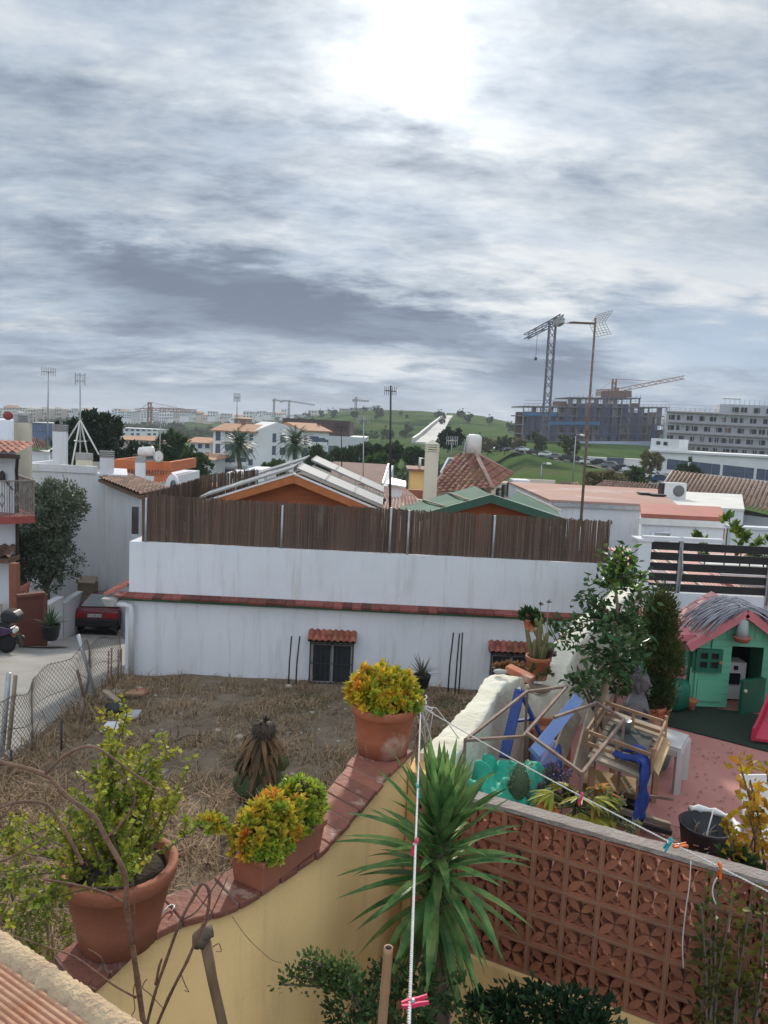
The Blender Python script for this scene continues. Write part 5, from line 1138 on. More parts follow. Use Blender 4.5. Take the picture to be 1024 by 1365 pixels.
# ------------------------------------------------------------------ street on the left
def rowz(Y): return interp(Y, [(4, -4.6), (8, -5.0), (13, -5.3), (16, -5.6), (19, -6.12), (28, -8.22), (44, -9.9)])
def lotz(x, y):
    z = interp(y, [(3, -4.3), (9, -4.85), (16, -5.52), (17, -5.6)])
    return z + noise.noise((x * .7, y * .7, 0)) * .10 + noise.noise((x * 2.3, y * 2.3, 4)) * .035
def fencex(y): return interp(y, [(4, -4.5), (10.2, -5.15), (16, -5.50)])
def street():
    mb = MB(); ys = [4 + i * .5 for i in range(81)]; xs = [-14 + i * .5 for i in range(20)]
    vs = []
    for y in ys:
        for i, x in enumerate(xs):
            xx = x if i < 19 else (fencex(y) - .05 if y < 16 else -5.55); vs.append((xx, y, rowz(y) + noise.noise((x, y * .6, 2)) * .025))
    n = 20; mb.add(vs, [(i*n+j, i*n+j+1, (i+1)*n+j+1, (i+1)*n+j) for i in range(80) for j in range(19)], True)
    struct(mb, 'road', M('worn_concrete_road', (.30, .285, .26), (.22, .21, .19), sc=.9, rough=.95, bump=.5, bsc=30, c3=(.36, .34, .31)))
    k = MB()
    for y in range(9, 20): k.prism([V((-9.95, y, rowz(y) + .10)), V((-9.55, y, rowz(y) + .10)), V((-9.55, y + .96, rowz(y + .96) + .10)), V((-9.95, y + .96, rowz(y + .96) + .10))], (0, 0, -.3))
    struct(k, 'kerb', m_concrete)
    p = MB(); p.prism([V((-14, 8, rowz(8) + .085)), V((-9.96, 8, rowz(8) + .085)), V((-9.96, 13, rowz(13) + .085)), V((-9.96, 19, rowz(19) + .085)), V((-9.96, 20.6, rowz(20.6) + .085)), V((-14, 20.6, rowz(20.6) + .085)), V((-14, 19, rowz(19) + .085)), V((-14, 13, rowz(13) + .085))], (0, 0, -.2))
    struct(p, 'pavement', M('pavement_slab', (.33, .31, .28), (.25, .23, .21), sc=1.4, rough=.95))
    # repaired patch of tar
    q = MB(); c = G(52, 862, rowz(20.5)); 
    ring = [V((c.x + .75 * math.cos(a) * (1 + .15 * math.sin(3*a)), c.y + .42 * math.sin(a), 0)) for a in [6.283 * i / 18 for i in range(18)]]
    q.add([V((p_.x, p_.y, rowz(p_.y) + .035)) for p_ in ring], [tuple(range(18))]); struct(q, 'road_patch', M('tar_patch', (.13, .10, .09), (.17, .14, .12), sc=6, rough=.95))
street()

m_brick = M('orange_brick', (.27, .10, .06), (.21, .08, .048), sc=5, rough=.9, bump=.3)
m_gate = M('red_brown_gate', (.15, .05, .034), (.12, .04, .028), sc=1, rough=.75, stretch=(1, 1, 4))
def left_house():
    Y = 21; t = T('street_house', 'white house with a red edged balcony and tiled eaves at the left edge', 'house', V((P(0, 800, Y).x, Y, -6.3)))
    xr = P(22, 650, Y).x; b = MB(); b.prism([V((xr - 5, Y, -8)), V((xr, Y, -8)), V((xr * 1.20, Y + 4, -8)), V((xr - 5, Y + 4, -8))], (0, 0, Z(10, 600, Y) + 8)); b.build('wall', m_white, t)
    r = MB(); tileroof(r, (xr - 5, Y - .5, Z(10, 603, Y)), (xr + .25, Y - .5, Z(10, 603, Y)), (xr - .15, Y + 1.4, Z(10, 590, Y + 1)), (xr - 5, Y + 1.4, Z(10, 590, Y + 1)), 24, 5, .06); r.build('roof', m_tile, t)
    g = MB(); z = Z(10, 606, Y); g.box((xr - 5, Y - .58, z - .07), (xr + .30, Y - .40, z + .04)); g.build('gutter', M('brown_gutter', (.06, .03, .025)), t)
    d = MB(); d.tube([(xr + .28, Y - .5, z), (xr + .24, Y - .45, z - .15), (xr + .06, Y - .12, z - .42), (xr + .05, Y - .08, z - .6), (xr + .05, Y - .08, z - 2.3), (xr + .05, Y - .08, -6.3)], .045, 8); d.build('drainpipe', M('brown_pipe', (.05, .03, .028)), t)
    A = P(-70, 722, 19.2); B = P(47, 696, 20.6); n = V((B - A).normalized()); up = V((0, 0, 1))
    A.z = B.z = Z(47, 697, 20.6)
    s = MB(); Bk = V((xr * 1.06, 22.3, B.z)); s.prism([A, B, Bk, V((A.x, 22.3, A.z))], (0, 0, .19)); bo = s.build('balcony', M('red_balcony_edge', (.33, .075, .06), (.26, .06, .05), sc=3), t)
    rl = MB(); hz_ = .95; k = 34; A2 = A + V((0, 0, .19)); B2 = B + V((0, 0, .19)) - V((.06, -.06, 0)); C2 = V((xr * 1.045, 22.1, B2.z))
    for a, b_, kk in ((A2, B2, k), (B2, C2, 16)):
        rl.bar(a + up * hz_, b_ + up * hz_, .05, .035); rl.bar(a + up * .08, b_ + up * .08, .025)
        for i in range(kk + 1): c = lerp(a, b_, i / kk); rl.bar(c, c + up * hz_, .016 if i % 6 else .03)
        for i in range(0, kk, 6):
            c = lerp(a, b_, (i + 3) / kk) + up * .45
            rl.tube([c + V((0, 0, -.2)), c + (b_ - a).normalized() * .07, c + V((0, 0, .2))], .012, 5); rl.tube([c + V((0, 0, -.2)), c - (b_ - a).normalized() * .07, c + V((0, 0, .2))], .012, 5)
    rl.build('railing', M('painted_iron', (.18, .15, .13), (.3, .28, .25), sc=8, metal=.3), bo)
    lm = MB(); q = P(3, 635, Y - .1); lm.bar(q, P(17, 653, Y - .25), .04); lm.sphere(q, .12, sc=(.7, .6, 1.3)); lm.build('wall_lamp_arm', m_steel, t)
    pr = MB(); z0 = Z(10, 737, Y); tileroof(pr, (xr - 5, Y - .75, z0), (xr + .16, Y - .75, z0), (xr + .02, Y - .004, z0 + .20), (xr - 5, Y - .004, z0 + .20), 22, 4, .06); pr.box((xr - 5, Y - .70, z0 - .16), (xr + .1, Y - .01, z0 - .03)); pr.build('porch_roof', m_tileold, t)
    for x in (xr + .20, xr - 2.6):
        c = MB(); c.box((x - .10, Y - .66, -6.4), (x + .10, Y - .44, z0 - .165)); c.build('pillar', m_brick, t)
    w = MB(); w.box((xr - 5, Y - .62, -6.4), (xr - .16, Y - .50, Z(8, 806, Y - .6))); w.build('porch_wall', m_cream, t)
    dr = MB(); dr.box((xr - 2.0, Y - .05, -6.3), (xr - 1.0, Y - .004, -4.3)); dr.build('door', m_dark, t)
    g = T('gate_wall', 'tall rust red gate panel beside the potted agave', 'gate', P(40, 858, 20.3)); m = MB(); a = P(23, 858, 20.1); b_ = P(57, 855, 20.6); zt = Z(40, 796, 20.3)
    m.prism([V((a.x, a.y, -7)), V((b_.x, b_.y, -7)), V((b_.x, b_.y + .12, -7)), V((a.x, a.y + .12, -7))], (0, 0, zt + 7)); m.build('panel', m_gate, g)
    e = MB(); e.bar(V((a.x - .03, a.y + .06, zt + .045)), V((b_.x + .03, b_.y + .06, zt + .045)), .2, .08); e.bar(V((b_.x + .04, b_.y + .06, -6.9)), V((b_.x + .04, b_.y + .06, zt)), .07, .16); e.build('capping', m_gate, g)
    c = MB(); a2 = P(21, 796, 21.4); b2 = P(34, 790, 22.2); tileroof(c, a2, b2, b2 + V((-.25, .7, .15)), a2 + V((-.2, .7, .15)), 4, 3, .05); c.tube([b2 + V((.05, 0, -.02)), b2 + V((-.1, .4, .11)), b2 + V((-.22, .7, .16))], .045, 6); c.build('gate_canopy', m_tile, g)
    # white garden walls running away up the street
    pts = [(58, 812, 21.2), (84, 797, 25.0), (86, 806, 25.1), (110, 790, 29)]
    for i, (p_, q_) in enumerate(((pts[0], pts[1]), (pts[2], pts[3]))):
        a = P(*p_); b_ = P(*q_); m = MB(); m.prism([V((a.x, a.y, -9)), V((b_.x, b_.y, -9)), V((b_.x, b_.y, b_.z)), V((a.x, a.y, a.z))], (-.18, 0, 0))
        m.prism([V((a.x + .03, a.y, a.z + .003)), V((b_.x + .03, b_.y, b_.z + .003)), V((b_.x + .03, b_.y, b_.z + .06)), V((a.x + .03, a.y, a.z + .06))], (-.24, 0, 0))
        tag(m.build('garden_wall', m_white2, loc=(a.x, a.y, -6.5)), ['white garden wall just beyond the potted agave', 'white garden wall behind the burgundy car'][i], 'wall')
    q = P(118, 793, 29.6); m = MB(); m.box((q.x - .35, 29.4, -9), (q.x + .3, 29.8, q.z + .5)); m.prism([V((q.x - .4, 29.3, q.z + .503)), V((q.x + .35, 29.3, q.z + .503)), V((q.x + .25, 29.9, q.z + .64)), V((q.x - .3, 29.9, q.z + .64))], (0, 0, .05)); tag(m.build('letterbox_pillar', m_woodgrey, loc=(q.x, 29.5, -8)), 'brown capped pillar above the roof of the burgundy car', 'pillar')
    tree_px('olive_tree', 'bushy grey green olive tree against the blank white house wall', 60, 626, 852, 96, 26, 19000, .12, leafmat('olive_leaf', (.10, .135, .085), (.17, .20, .14), sc=1.5, trans=.18, hue=.02), k=17, zb=-7.6)
    pt = P(68, 853, 20.2); t2 = T('potted_agave', 'dark potted agave standing on the pavement by the rust red gate', 'potted plant', pt); m = MB(); m.lathe([(.15, 0), (.2, .1), (.24, .38), (.25, .42), (.21, .42), (.19, .36), (0, .36)], pt, 18); m.build('pot', m_black, t2)
    f = MB()
    for i in range(46): a = i * 2.4; e = rad(15 + 65 * R.random()); f.blade(pt + V((0, 0, .38)), (math.cos(a) * math.cos(e), math.sin(a) * math.cos(e), math.sin(e)), .055, R.uniform(.35, .62), .35, 4)
    f.build('leaves', leafmat('agave_leaf', (.05, .09, .045), (.09, .12, .05), sc=4, trans=.1), t2)
left_house()

def burgundy_car():
    Y = 27.4; c = P(121, 842, Y); c.z = rowz(Y) - .0; pitch = math.atan2(rowz(Y + 4) - rowz(Y), 4)
    t = T('burgundy_car', 'old burgundy saloon parked facing away on the sloping street', 'car', c, rz=rad(90 + 7)); t.rotation_euler = (0, -pitch, rad(90 + 4)); t.location.y += 2.1; t.location.z += 2.1 * math.tan(pitch)
    paint = M('burgundy_paint', (.17, .018, .035), (.14, .015, .03), sc=2, rough=.22, spec=.7)
    prof = [(-2.15, .32, .78, .30), (-2.17, .55, .80, .60), (-2.12, .86, .80, .86), (-1.95, .93, .79, .93), (-1.45, .95, .78, .95), (-.75, 1.36, .60, 1.36), (.35, 1.38, .60, 1.38), (1.05, .95, .76, .95), (2.0, .78, .74, .78), (2.12, .50, .72, .5)]
    b = MB(); low = [(-2.17, .34), (-2.18, .62), (-2.12, .86), (-1.9, .94), (-.2, .98), (1.0, .95), (2.0, .80), (2.15, .55), (2.12, .30)]
    b.prism([V((x, -.83, z)) for x, z in low], (0, 1.66, 0)); bo = b.build('body', paint, t, local=True); m = bo.modifiers.new('bevel', 'BEVEL'); m.width = .07; m.segments = 3
    k = MB(); q = [(-1.62, .82, .93), (-.78, .63, 1.36), (.30, .62, 1.38), (1.02, .80, .95)]; vs = []
    for x, w, z in q: vs += [(x, -w, z), (x, w, z)]
    k.add(vs, [(0, 1, 3, 2), (2, 3, 5, 4), (4, 5, 7, 6), (0, 2, 4, 6), (1, 7, 5, 3), (0, 6, 7, 1)]); k.build('cabin', paint, t, local=True)
    g = MB(); L = lambda a, b_, u: V(a).lerp(V(b_), u)
    a0, a1, b0, b1 = V((-1.60, -.80, .955)), V((-1.60, .80, .955)), V((-.80, -.61, 1.365)), V((-.80, .61, 1.365))
    up = V((-.02, 0, .02)); g.add([L(a0, a1, .06) + up, L(a0, a1, .94) + up, L(L(b0, b1, .94), L(a0, a1, .94), .06) + up, L(L(b0, b1, .06), L(a0, a1, .06), .06) + up], [(0, 1, 2, 3)]); g.build('rear_window', M('pale_rear_glass', (.20, .24, .24), (.32, .35, .35), sc=1.3, rough=.06, spec=1), t, local=True)
    for s in (-1, 1):
        g = MB(); d = V((0, s * .012, 0)); g.add([V((-1.2, s*.745, 1.0)) + d, V((-.72, s*.648, 1.31)) + d, V((.27, s*.640, 1.32)) + d, V((.82, s*.765, .99)) + d], [(0, 1, 2, 3)]); g.build('side_window', m_carglass, t, local=True)
    bm = MB(); bm.cbox((-2.14, 0, .30), .22, 1.70, .28); x = bm.build('bumper', m_black, t, local=True); m = x.modifiers.new('bevel', 'BEVEL'); m.width = .05; m.segments = 2
    for s in (-1, 1):
        l = MB(); l.cbox((-2.165, s * .57, .63), .06, .46, .17); l.build('tail_light', bpy.data.materials['tail_lamp'], t, local=True)
    pl = MB(); pl.cbox((-2.19, .02, .65), .02, .5, .115); po = pl.build('number_plate', m_plastic_w, t, local=True)
    f = bpy.data.curves.new('plate_text', 'FONT'); f.body = 'M 7124 LW'; f.size = .10; f.align_x = 'CENTER'; f.align_y = 'CENTER'; f.extrude = .002
    fo = bpy.data.objects.new('plate_lettering', f); COL.objects.link(fo); fo.parent = po; f.materials.append(m_black)
    dg = bpy.context.evaluated_depsgraph_get(); me = bpy.data.meshes.new_from_object(fo.evaluated_get(dg)); bpy.data.objects.remove(fo); fo = bpy.data.objects.new('plate_lettering', me); COL.objects.link(fo); fo.parent = po
    fo.matrix_local = Matrix.Translation((-2.204, .02, .705)) @ Matrix(((0, 0, -1, 0), (-1, 0, 0, 0), (0, 1, 0, 0), (0, 0, 0, 1)))
    for x in (-1.35, 1.35):
        for y in (-.74, .74):
            w = MB(); w.lathe([(0, -.09), (.22, -.1), (.30, -.07), (.30, .07), (.22, .1), (0, .09)], n=18); w.v = [(a + x, c_ + y, b_ + .30) for a, b_, c_ in w.v]; wo = w.build('wheel', m_tyre, t, local=True)
            h = MB(); h.lathe([(0, -.015), (.18, -.01), (.19, .01), (0, .02)], n=14); h.v = [(a + x, c_ + y + (.1 if y > 0 else -.1), b_ + .30) for a, b_, c_ in h.v]; h.build('rim', m_galv, wo, local=True)
    for s in (-1, 1):
        mm = MB(); mm.cbox((.75, s * .92, .98), .12, .16, .12); mm.build('door_mirror', m_black, t, local=True)
burgundy_car()
def scooter():
    Y = 18.6; b = P(-24, 886, Y); t = T('motor_scooter', 'parked scooter with a black top box at the left edge of the street', 'scooter', b, rz=rad(178)); b.z = rowz(Y)
    t.location.z = rowz(Y); pur = M('dark_purple_paint', (.05, .02, .06), rough=.2, spec=.7)
    for x in (-.62, .64):
        w = MB(); w.lathe([(0, -.045), (.13, -.055), (.22, -.05), (.25, 0), (.22, .05), (.13, .055), (0, .045)], n=18); w.v = [(a + x, c, q + .25) for a, q, c in w.v]; w.build('wheel', m_tyre, t, local=True)
    m = MB(); m.prism([V((x, -.15, z)) for x, z in ((-.85, .55), (-.80, .68), (-.35, .72), (.05, .66), (.12, .34), (.42, .30), (.44, .24), (-.2, .22), (-.5, .42))], (0, .30, 0)); o = m.build('body', pur, t, local=True); q = o.modifiers.new('bevel', 'BEVEL'); q.width = .06; q.segments = 3
    m = MB(); m.prism([V((x, -.2, z)) for x, z in ((.42, .28), (.50, .28), (.62, .95), (.54, 1.0))], (0, .40, 0)); m.build('leg_shield', pur, t, local=True)
    m = MB(); m.prism([V((x, -.13, z)) for x, z in ((-.75, .70), (-.7, .80), (-.2, .80), (.05, .74), (.05, .68))], (0, .26, 0)); m.build('seat', m_black, t, local=True)
    m = MB(); m.prism([V((x, -.2, z)) for x, z in ((-.98, .82), (-1.0, .98), (-.9, 1.10), (-.65, 1.12), (-.55, 1.0), (-.58, .82))], (0, .40, 0)); o = m.build('top_box', m_black, t, local=True); q = o.modifiers.new('bevel', 'BEVEL'); q.width = .05; q.segments = 3
    m = MB(); m.sphere((-.86, 0, .6), .09, sc=(.6, 1.5, .9)); m.build('tail_light', m_plastic_w, t, local=True)
    m = MB(); m.tube([(-.1, -.2, .24), (-.5, -.22, .28), (-.95, -.22, .36)], [.035, .05, .06], 10); m.build('exhaust', m_steel, t, local=True)
    m = MB(); m.tube([(.55, -.33, 1.05), (.56, 0, 1.0), (.55, .33, 1.05)], .018, 8); m.build('handlebar', m_steel, t, local=True)
    m = MB(); m.tube([(.64, 0, .25), (.56, 0, 1.0)], .035, 8); m.build('fork', m_galv, t, local=True)
    m = MB(); m.prism([V((-.95, -.08, .5)), V((-.90, -.08, .5)), V((-1.0, -.08, .18)), V((-1.04, -.08, .2))], (0, .16, 0)); m.build('mudguard', m_black, t, local=True)
scooter()

# ------------------------------------------------------------------ the dry lot
def lot():
    mb = MB(); nx, ny = 80, 90; vs = []
    for j in range(ny + 1):
        y = 3.2 + (16.05 - 3.2) * j / ny
        for i in range(nx + 1): x = lerp(fencex(y) - .06, interp(y, [(3, .6), (6, .6), (8, 1.5), (9, 3), (16, 5.4)]), i / nx); vs.append((x, y, lotz(x, y)))
    n = nx + 1; mb.add(vs, [(j*n+i, j*n+i+1, (j+1)*n+i+1, (j+1)*n+i) for j in range(ny) for i in range(nx)], True)
    struct(mb, 'lot_ground', M('dry_earth', (.125, .09, .062), (.20, .148, .10), sc=2.2, rough=1, bump=1.0, bsc=14, c3=(.22, .17, .12)))
    g = MB(); RR = random.Random(11)
    def tuft(x, y, k, h, spread):
        z = lotz(x, y)
        for _ in range(k):
            a = RR.uniform(0, 6.283); t = RR.random() ** .7; L = h * RR.uniform(.4, 1.2); d = V((math.cos(a) * t, math.sin(a) * t, RR.uniform(.15, 1.0))).normalized()
            p = V((x + RR.gauss(0, spread), y + RR.gauss(0, spread), z - .02)); w = RR.uniform(.004, .009); s = V((math.sin(a), -math.cos(a), 0)) * w
            m1 = p + d * L * .55; m2 = m1 + (d + V((math.cos(a) * .5, math.sin(a) * .5, -.5))) * L * .45
            g.add([p - s, p + s, m1 + s * .8, m1 - s * .8, m2], [(0, 1, 2, 3), (3, 2, 4)])
    for _ in range(3400):
        y = 3.6 + 12.2 * RR.random() ** 1.0; x = RR.uniform(fencex(y) + .05, .4 if y < 9 else 3)
        dn = noise.noise((x * .8, y * .8, 9))
        if dn < -.12 and RR.random() < .8: continue
        tuft(x, y, RR.randint(10, 22), RR.uniform(.10, .30), RR.uniform(.05, .16))
    for _ in range(260):  # taller straw near the wall and the fence
        y = RR.uniform(5.2, 9.5); x = RR.uniform(-4.6, -1.2); tuft(x, y, 14, RR.uniform(.25, .5), .10)
    for _ in range(150):
        y = RR.uniform(5, 16); x = fencex(y) + RR.uniform(.0, .6); tuft(x, y, 12, RR.uniform(.25, .55), .08)
    tag(g.build('dry_grass', M('straw', (.30, .20, .115), (.20, .135, .075), sc=1.2, rough=.95, rnd=.45, hue=.012, c3=(.40, .30, .18))), kind='stuff')
    w = MB()
    for _ in range(80):
        px = RR.choice([RR.gauss(412, 14), RR.gauss(600, 12), RR.gauss(135, 12)]); q = G(px, RR.uniform(922, 958), -5.35); z = lotz(q.x, q.y)
        for _ in range(18): w.leaf(V((q.x + RR.gauss(0, .12), q.y + RR.gauss(0, .12), z)), rdir(.1), .02, .07)
    tag(w.build('green_weeds', leafmat('weed_leaf', (.06, .10, .035), (.10, .13, .05))), kind='stuff')
    st = MB()
    for _ in range(420):
        y = RR.uniform(5, 15.9); x = RR.uniform(fencex(y) + .2, 2.5 if y > 9 else .2); r = RR.uniform(.012, .045) * (1 if RR.random() < .9 else 2); st.sphere((x, y, lotz(x, y)), r, 6, 4, (1, RR.uniform(.6, 1), .6), .5, RR)
    tag(st.build('stones', M('pebble', (.36, .32, .27), (.25, .2, .16), sc=4, rnd=.4, rough=.95)), kind='stuff')
lot()
def on_lot(px, py):
    Y = 10.0
    for _ in range(12): p = P(px, py, Y); p = G(px, py, lotz(p.x, Y)); Y = p.y
    return p
def rubbish():
    p = on_lot(150, 975); m = MB()
    q = V((p.x, p.y, p.z + .05)); u = V((1, .15, .05)).normalized(); v = V((-.2, 1, .25)).normalized()
    m.prism([q - u*.19 - v*.10, q + u*.16 - v*.16, q + u*.20 + v*.14, q - u*.10 + v*.16], (0, -.01, .03)); tag(m.build('broken_board', M('dirty_white_board', (.62, .62, .62), (.45, .44, .42), sc=5), loc=p), 'broken white board lying in the rubble by the mesh fence', 'board')
    p = on_lot(172, 958); m = MB(); q = p + V((0, 0, .06)); m.prism([q - u*.16 - v*.05, q + u*.14 - v*.14, q + u*.20 + v*.10, q - u*.08 + v*.12], (.0, 0, .03)); tag(m.build('broken_slab', M('grey_slab', (.36, .37, .38), (.26, .26, .27), sc=4), loc=p), 'grey broken slab beside the white board in the rubble', 'slab')
    p = on_lot(155, 953); m = MB(); m.sphere(p + V((0, 0, .11)), .17, 12, 8, (1.2, 1, .75), .25); tag(m.build('black_bag', m_black, loc=p), 'crumpled black bag in the rubble by the fence', 'bag')
    for i, (px, py, l, ang, lab) in enumerate(((172, 932, .55, .2, 'short brown plank on top of the rubble'), (150, 940, .6, 2.4, 'split plank leaning across the black bag'), (180, 940, .4, -.3, 'pale broken plank right of the black bag'))):
        p = on_lot(px, py); d = V((math.cos(ang), math.sin(ang), .12)); m = MB(); q = p + V((0, 0, .10 + .06 * i)); m.bar(q - d*l/2, q + d*l/2, .11, .03); tag(m.build('plank', m_wood if i != 1 else m_woodgrey, loc=p), lab, 'plank', 'planks in the rubble')
    for i, (px, py, r, lab) in enumerate(((158, 928, .13, 'brown rock nearest the corner of the white house'), (190, 925, .10, 'reddish rock against the foot of the white wall'), (140, 935, .10, 'pale rock left of the planks'), (176, 925, .09, 'small tan rock behind the planks'))):
        p = on_lot(px, py); m = MB(); m.sphere(p + V((0, 0, r * .4)), r, 9, 6, (1.2, .9, .7), .35); tag(m.build('rock', [m_woodgrey, m_clay2, m_concrete, m_wood][i], loc=p), lab, 'rock', 'rocks by the house corner')
    a = on_lot(232, 992); b = on_lot(268, 985); m = MB(); m.tube([a + V((0, 0, .06)), lerp(a, b, .5) + V((0, .04, .1)), b + V((0, 0, .06))], [.02, .018, .01], 7); tag(m.build('fallen_branch', m_bark, loc=a), 'grey fallen branch lying on the dry ground', 'branch')
rubbish()
def dead_cactus():
    p = on_lot(336, 1068); t = T('withered_cactus', 'withered cactus stump with a dark shaggy head on the dry lot', 'cactus', p); s = p.y / F
    m = MB(); m.tube([p, p + V((.02, 0, .3)), p + V((.10, 0, .62)), p + V((.13, 0, .88))], [.16, .15, .12, .11], 10); m.build('stem', M('cactus_stem', (.055, .06, .03), (.10, .075, .045), sc=8, bump=.8), t)
    h = MB(); c = p + V((.13, 0, .95)); h.sphere(c, .14, 14, 10, (1.1, 1, .9), .2)
    for i in range(160): d = rdir(-.2); h.blade(c + d * .11, d + V((0, 0, .3)), .02, R.uniform(.06, .14), 1.2, 3)
    h.build('shaggy_head', M('dark_fibre', (.035, .025, .02), (.06, .045, .03), sc=9, rnd=.4), t)
    l = MB()
    for i in range(90):
        a = R.uniform(0, 6.283); z = R.uniform(.45, .92); l.blade(p + V((.09 + .1 * math.cos(a), .1 * math.sin(a), z)), (math.cos(a), math.sin(a), -.2), R.uniform(.04, .09), R.uniform(.2, .42), 1.6, 4)
    l.build('dry_skin', M('dry_husk', (.20, .12, .06), (.13, .075, .04), sc=5, rnd=.4, trans=.15), t)
    pd = MB()
    for dx, dy, z, tilt, r, az in ((.26, -.05, .30, .5, .15, .2), (.34, .0, .52, .9, .12, .4), (-.10, -.1, .25, -.5, .15, -.3), (.16, -.12, .45, .2, .13, 0), (-.13, -.06, .5, -.35, .11, .5), (.2, -.14, .18, .3, .15, .1)):
        k = MB(); k.lathe([(.001, -r * 1.2), (r * .55, -r * .95), (r, -.1 * r), (r * .85, r * .7), (.001, r * 1.1)], n=14, sy=.22)
        mt = Matrix.Translation(p + V((dx, dy, z))) @ Matrix.Rotation(az, 4, 'Z') @ Matrix.Rotation(tilt, 4, 'Y'); pd.add([mt @ V(v) for v in k.v], k.f, True)
    pd.build('pads', M('cactus_pad', (.05, .085, .04), (.085, .095, .04), sc=5, bump=.5, bsc=40), t)
dead_cactus()
def aloe(px, py, Y, label, s, pot=True):
    p = P(px, py, Y); p.z = lotz(p.x, Y) if not pot else p.z
    t = T('potted_aloe', label, 'potted plant', p, 'spiky pot plants by the white wall'); m = MB(); m.lathe([(.12 * s, 0), (.17 * s, .22 * s), (.18 * s, .25 * s), (.15 * s, .25 * s), (.14 * s, .2 * s), (0, .2 * s)], p, 14); m.build('pot', m_black, t)
    f = MB()
    for i in range(34): a = i * 2.4; e = rad(20 + 60 * R.random()); f.blade(p + V((0, 0, .22 * s)), (math.cos(a) * math.cos(e), math.sin(a) * math.cos(e), math.sin(e)), .035 * s, R.uniform(.3, .5) * s, .3, 4)
    f.build('leaves', leafmat('aloe_leaf_%d' % px, (.12, .12, .085), (.16, .14, .10), sc=4, trans=.1), t)
aloe(562, 916, 14.6, 'spiky grey aloe in a black pot against the white wall', 1.0)
aloe(514, 916, 14.8, 'spiky grey aloe whose leaf tips show behind the yellow succulent', .9)

# ---- wire mesh fence between the lot and the street
def mesh_fence():
    t = T('mesh_fence', 'sagging rusty chain link fence between the street and the dry lot', 'fence', V((-5.3, 12, -5.3)))
    base = []; top = []; k = 60
    for i in range(k + 1):
        y = lerp(15.9, 8.4, i / k); x = fencex(y) + .10 * math.sin(i * .35); zb = lotz(x, y) - .02
        h = interp(i / k, [(0, 1.0), (.12, 1.02), (.3, 1.0), (.36, 1.28), (.45, 1.05), (.62, 1.0), (.75, .98), (1, 1.15)]) + .04 * math.sin(i * .9)
        base.append(V((x, y, zb))); top.append(V((x - .08 * math.sin(i * .22) + .05, y, zb + h)))
    def pt(u, v):
        u = max(0, min(k - 1e-6, u)); i = int(u); f = u - i; return lerp(lerp(base[i], base[i+1], f), lerp(top[i], top[i+1], f), v) + V((.05 * math.sin(v * 3.14) * math.sin(u * .5), 0, 0))
    m = MB(); L = 7.5; du = k / L; sp = .085; N_ = int(L / sp)
    for sg in (1, -1):
        for i in range(-14, N_ + 14):
            pts = []
            for j in range(9):
                v = j / 8; u = (i * sp + sg * v * 1.0) * du
                if 0 <= u <= k: pts.append(pt(u, v) + V((0.004 * ((j % 2) * 2 - 1), 0, 0)))
            if len(pts) > 1: m.tube(pts, .0036, 3, False)
    m.build('wire_mesh', M('rusty_wire', (.16, .12, .10), (.10, .08, .07), sc=5, rough=.7), t)
    w = MB()
    for v in (.03, .5, .98): w.tube([pt(i, v) for i in range(0, k + 1, 2)], .005, 4)
    w.build('strand_wire', m_steel, t)
    def post(px0, py0, px1, py1, Y, r, mat):
        b = P(px0, py0, Y); q = P(px1, py1, Y); d = (q - b).normalized(); mb = MB(); mb.tube([b - d * .2, lerp(b, q, .5), q], [r, r, r * .95], 8); mb.build('post', mat, t)
    post(127, 925, 104, 846, 13.6, .035, m_galv); post(2, 1010, 12, 897, 11.0, .04, m_galv); post(12, 990, 21, 900, 11.3, .035, m_woodgrey)
    post(114, 935, 103, 893, 13.2, .03, m_rust); post(137, 925, 136, 905, 14.2, .022, m_rust); post(82, 1015, 82, 958, 10.8, .018, m_steel); post(15, 1062, 15, 1000, 9.9, .018, m_steel); post(109, 968, 110, 930, 12.2, .03, m_rust); post(6, 1050, 8, 1006, 10, .016, m_rust)
    for px, y1, y0, Y in ((145, 921, 868, 15.0), (149, 921, 864, 15.1), (158, 922, 866, 15.2), (162, 922, 865, 15.3)): post(px - 1, y0 + 56, px, y0, Y, .017, m_rust)
mesh_fence()
# ------------------------------------------------------------------ near walls
WZ = -2.35
front = [(112,1325),(135,1308),(160,1283),(190,1255),(222,1234),(252,1224),(287,1217),(330,1200),(378,1167),(429,1134),(468,1093),(492,1064),(520,1030),(552,1000)]
back = [(72,1272),(110,1246),(150,1223),(190,1204),(225,1191),(253,1181),(283,1171),(318,1152),(356,1124),(400,1087),(437,1051),(459,1023),(474,1004),(498,980)]
def resample(pts, k):
    L = [0]
    for a, b in zip(pts, pts[1:]): L.append(L[-1] + (b - a).length)
    out = []
    for i in range(k + 1):
        d = L[-1] * i / k; j = max(0, min(len(pts) - 2, next((q for q in range(len(L) - 1) if L[q+1] >= d - 1e-9), 0))); out.append(lerp(pts[j], pts[j+1], (d - L[j]) / max(1e-6, L[j+1] - L[j])))
    return out
def smooth(pts, n=2):
    for _ in range(n): pts = [pts[0]] + [(pts[i-1] + pts[i] * 2 + pts[i+1]) / 4 for i in range(1, len(pts) - 1)] + [pts[-1]]
    return pts
FR = smooth(resample([G(x, y, WZ) for x, y in front], 52)); BK = smooth(resample([G(x, y, WZ) for x, y in back], 52))
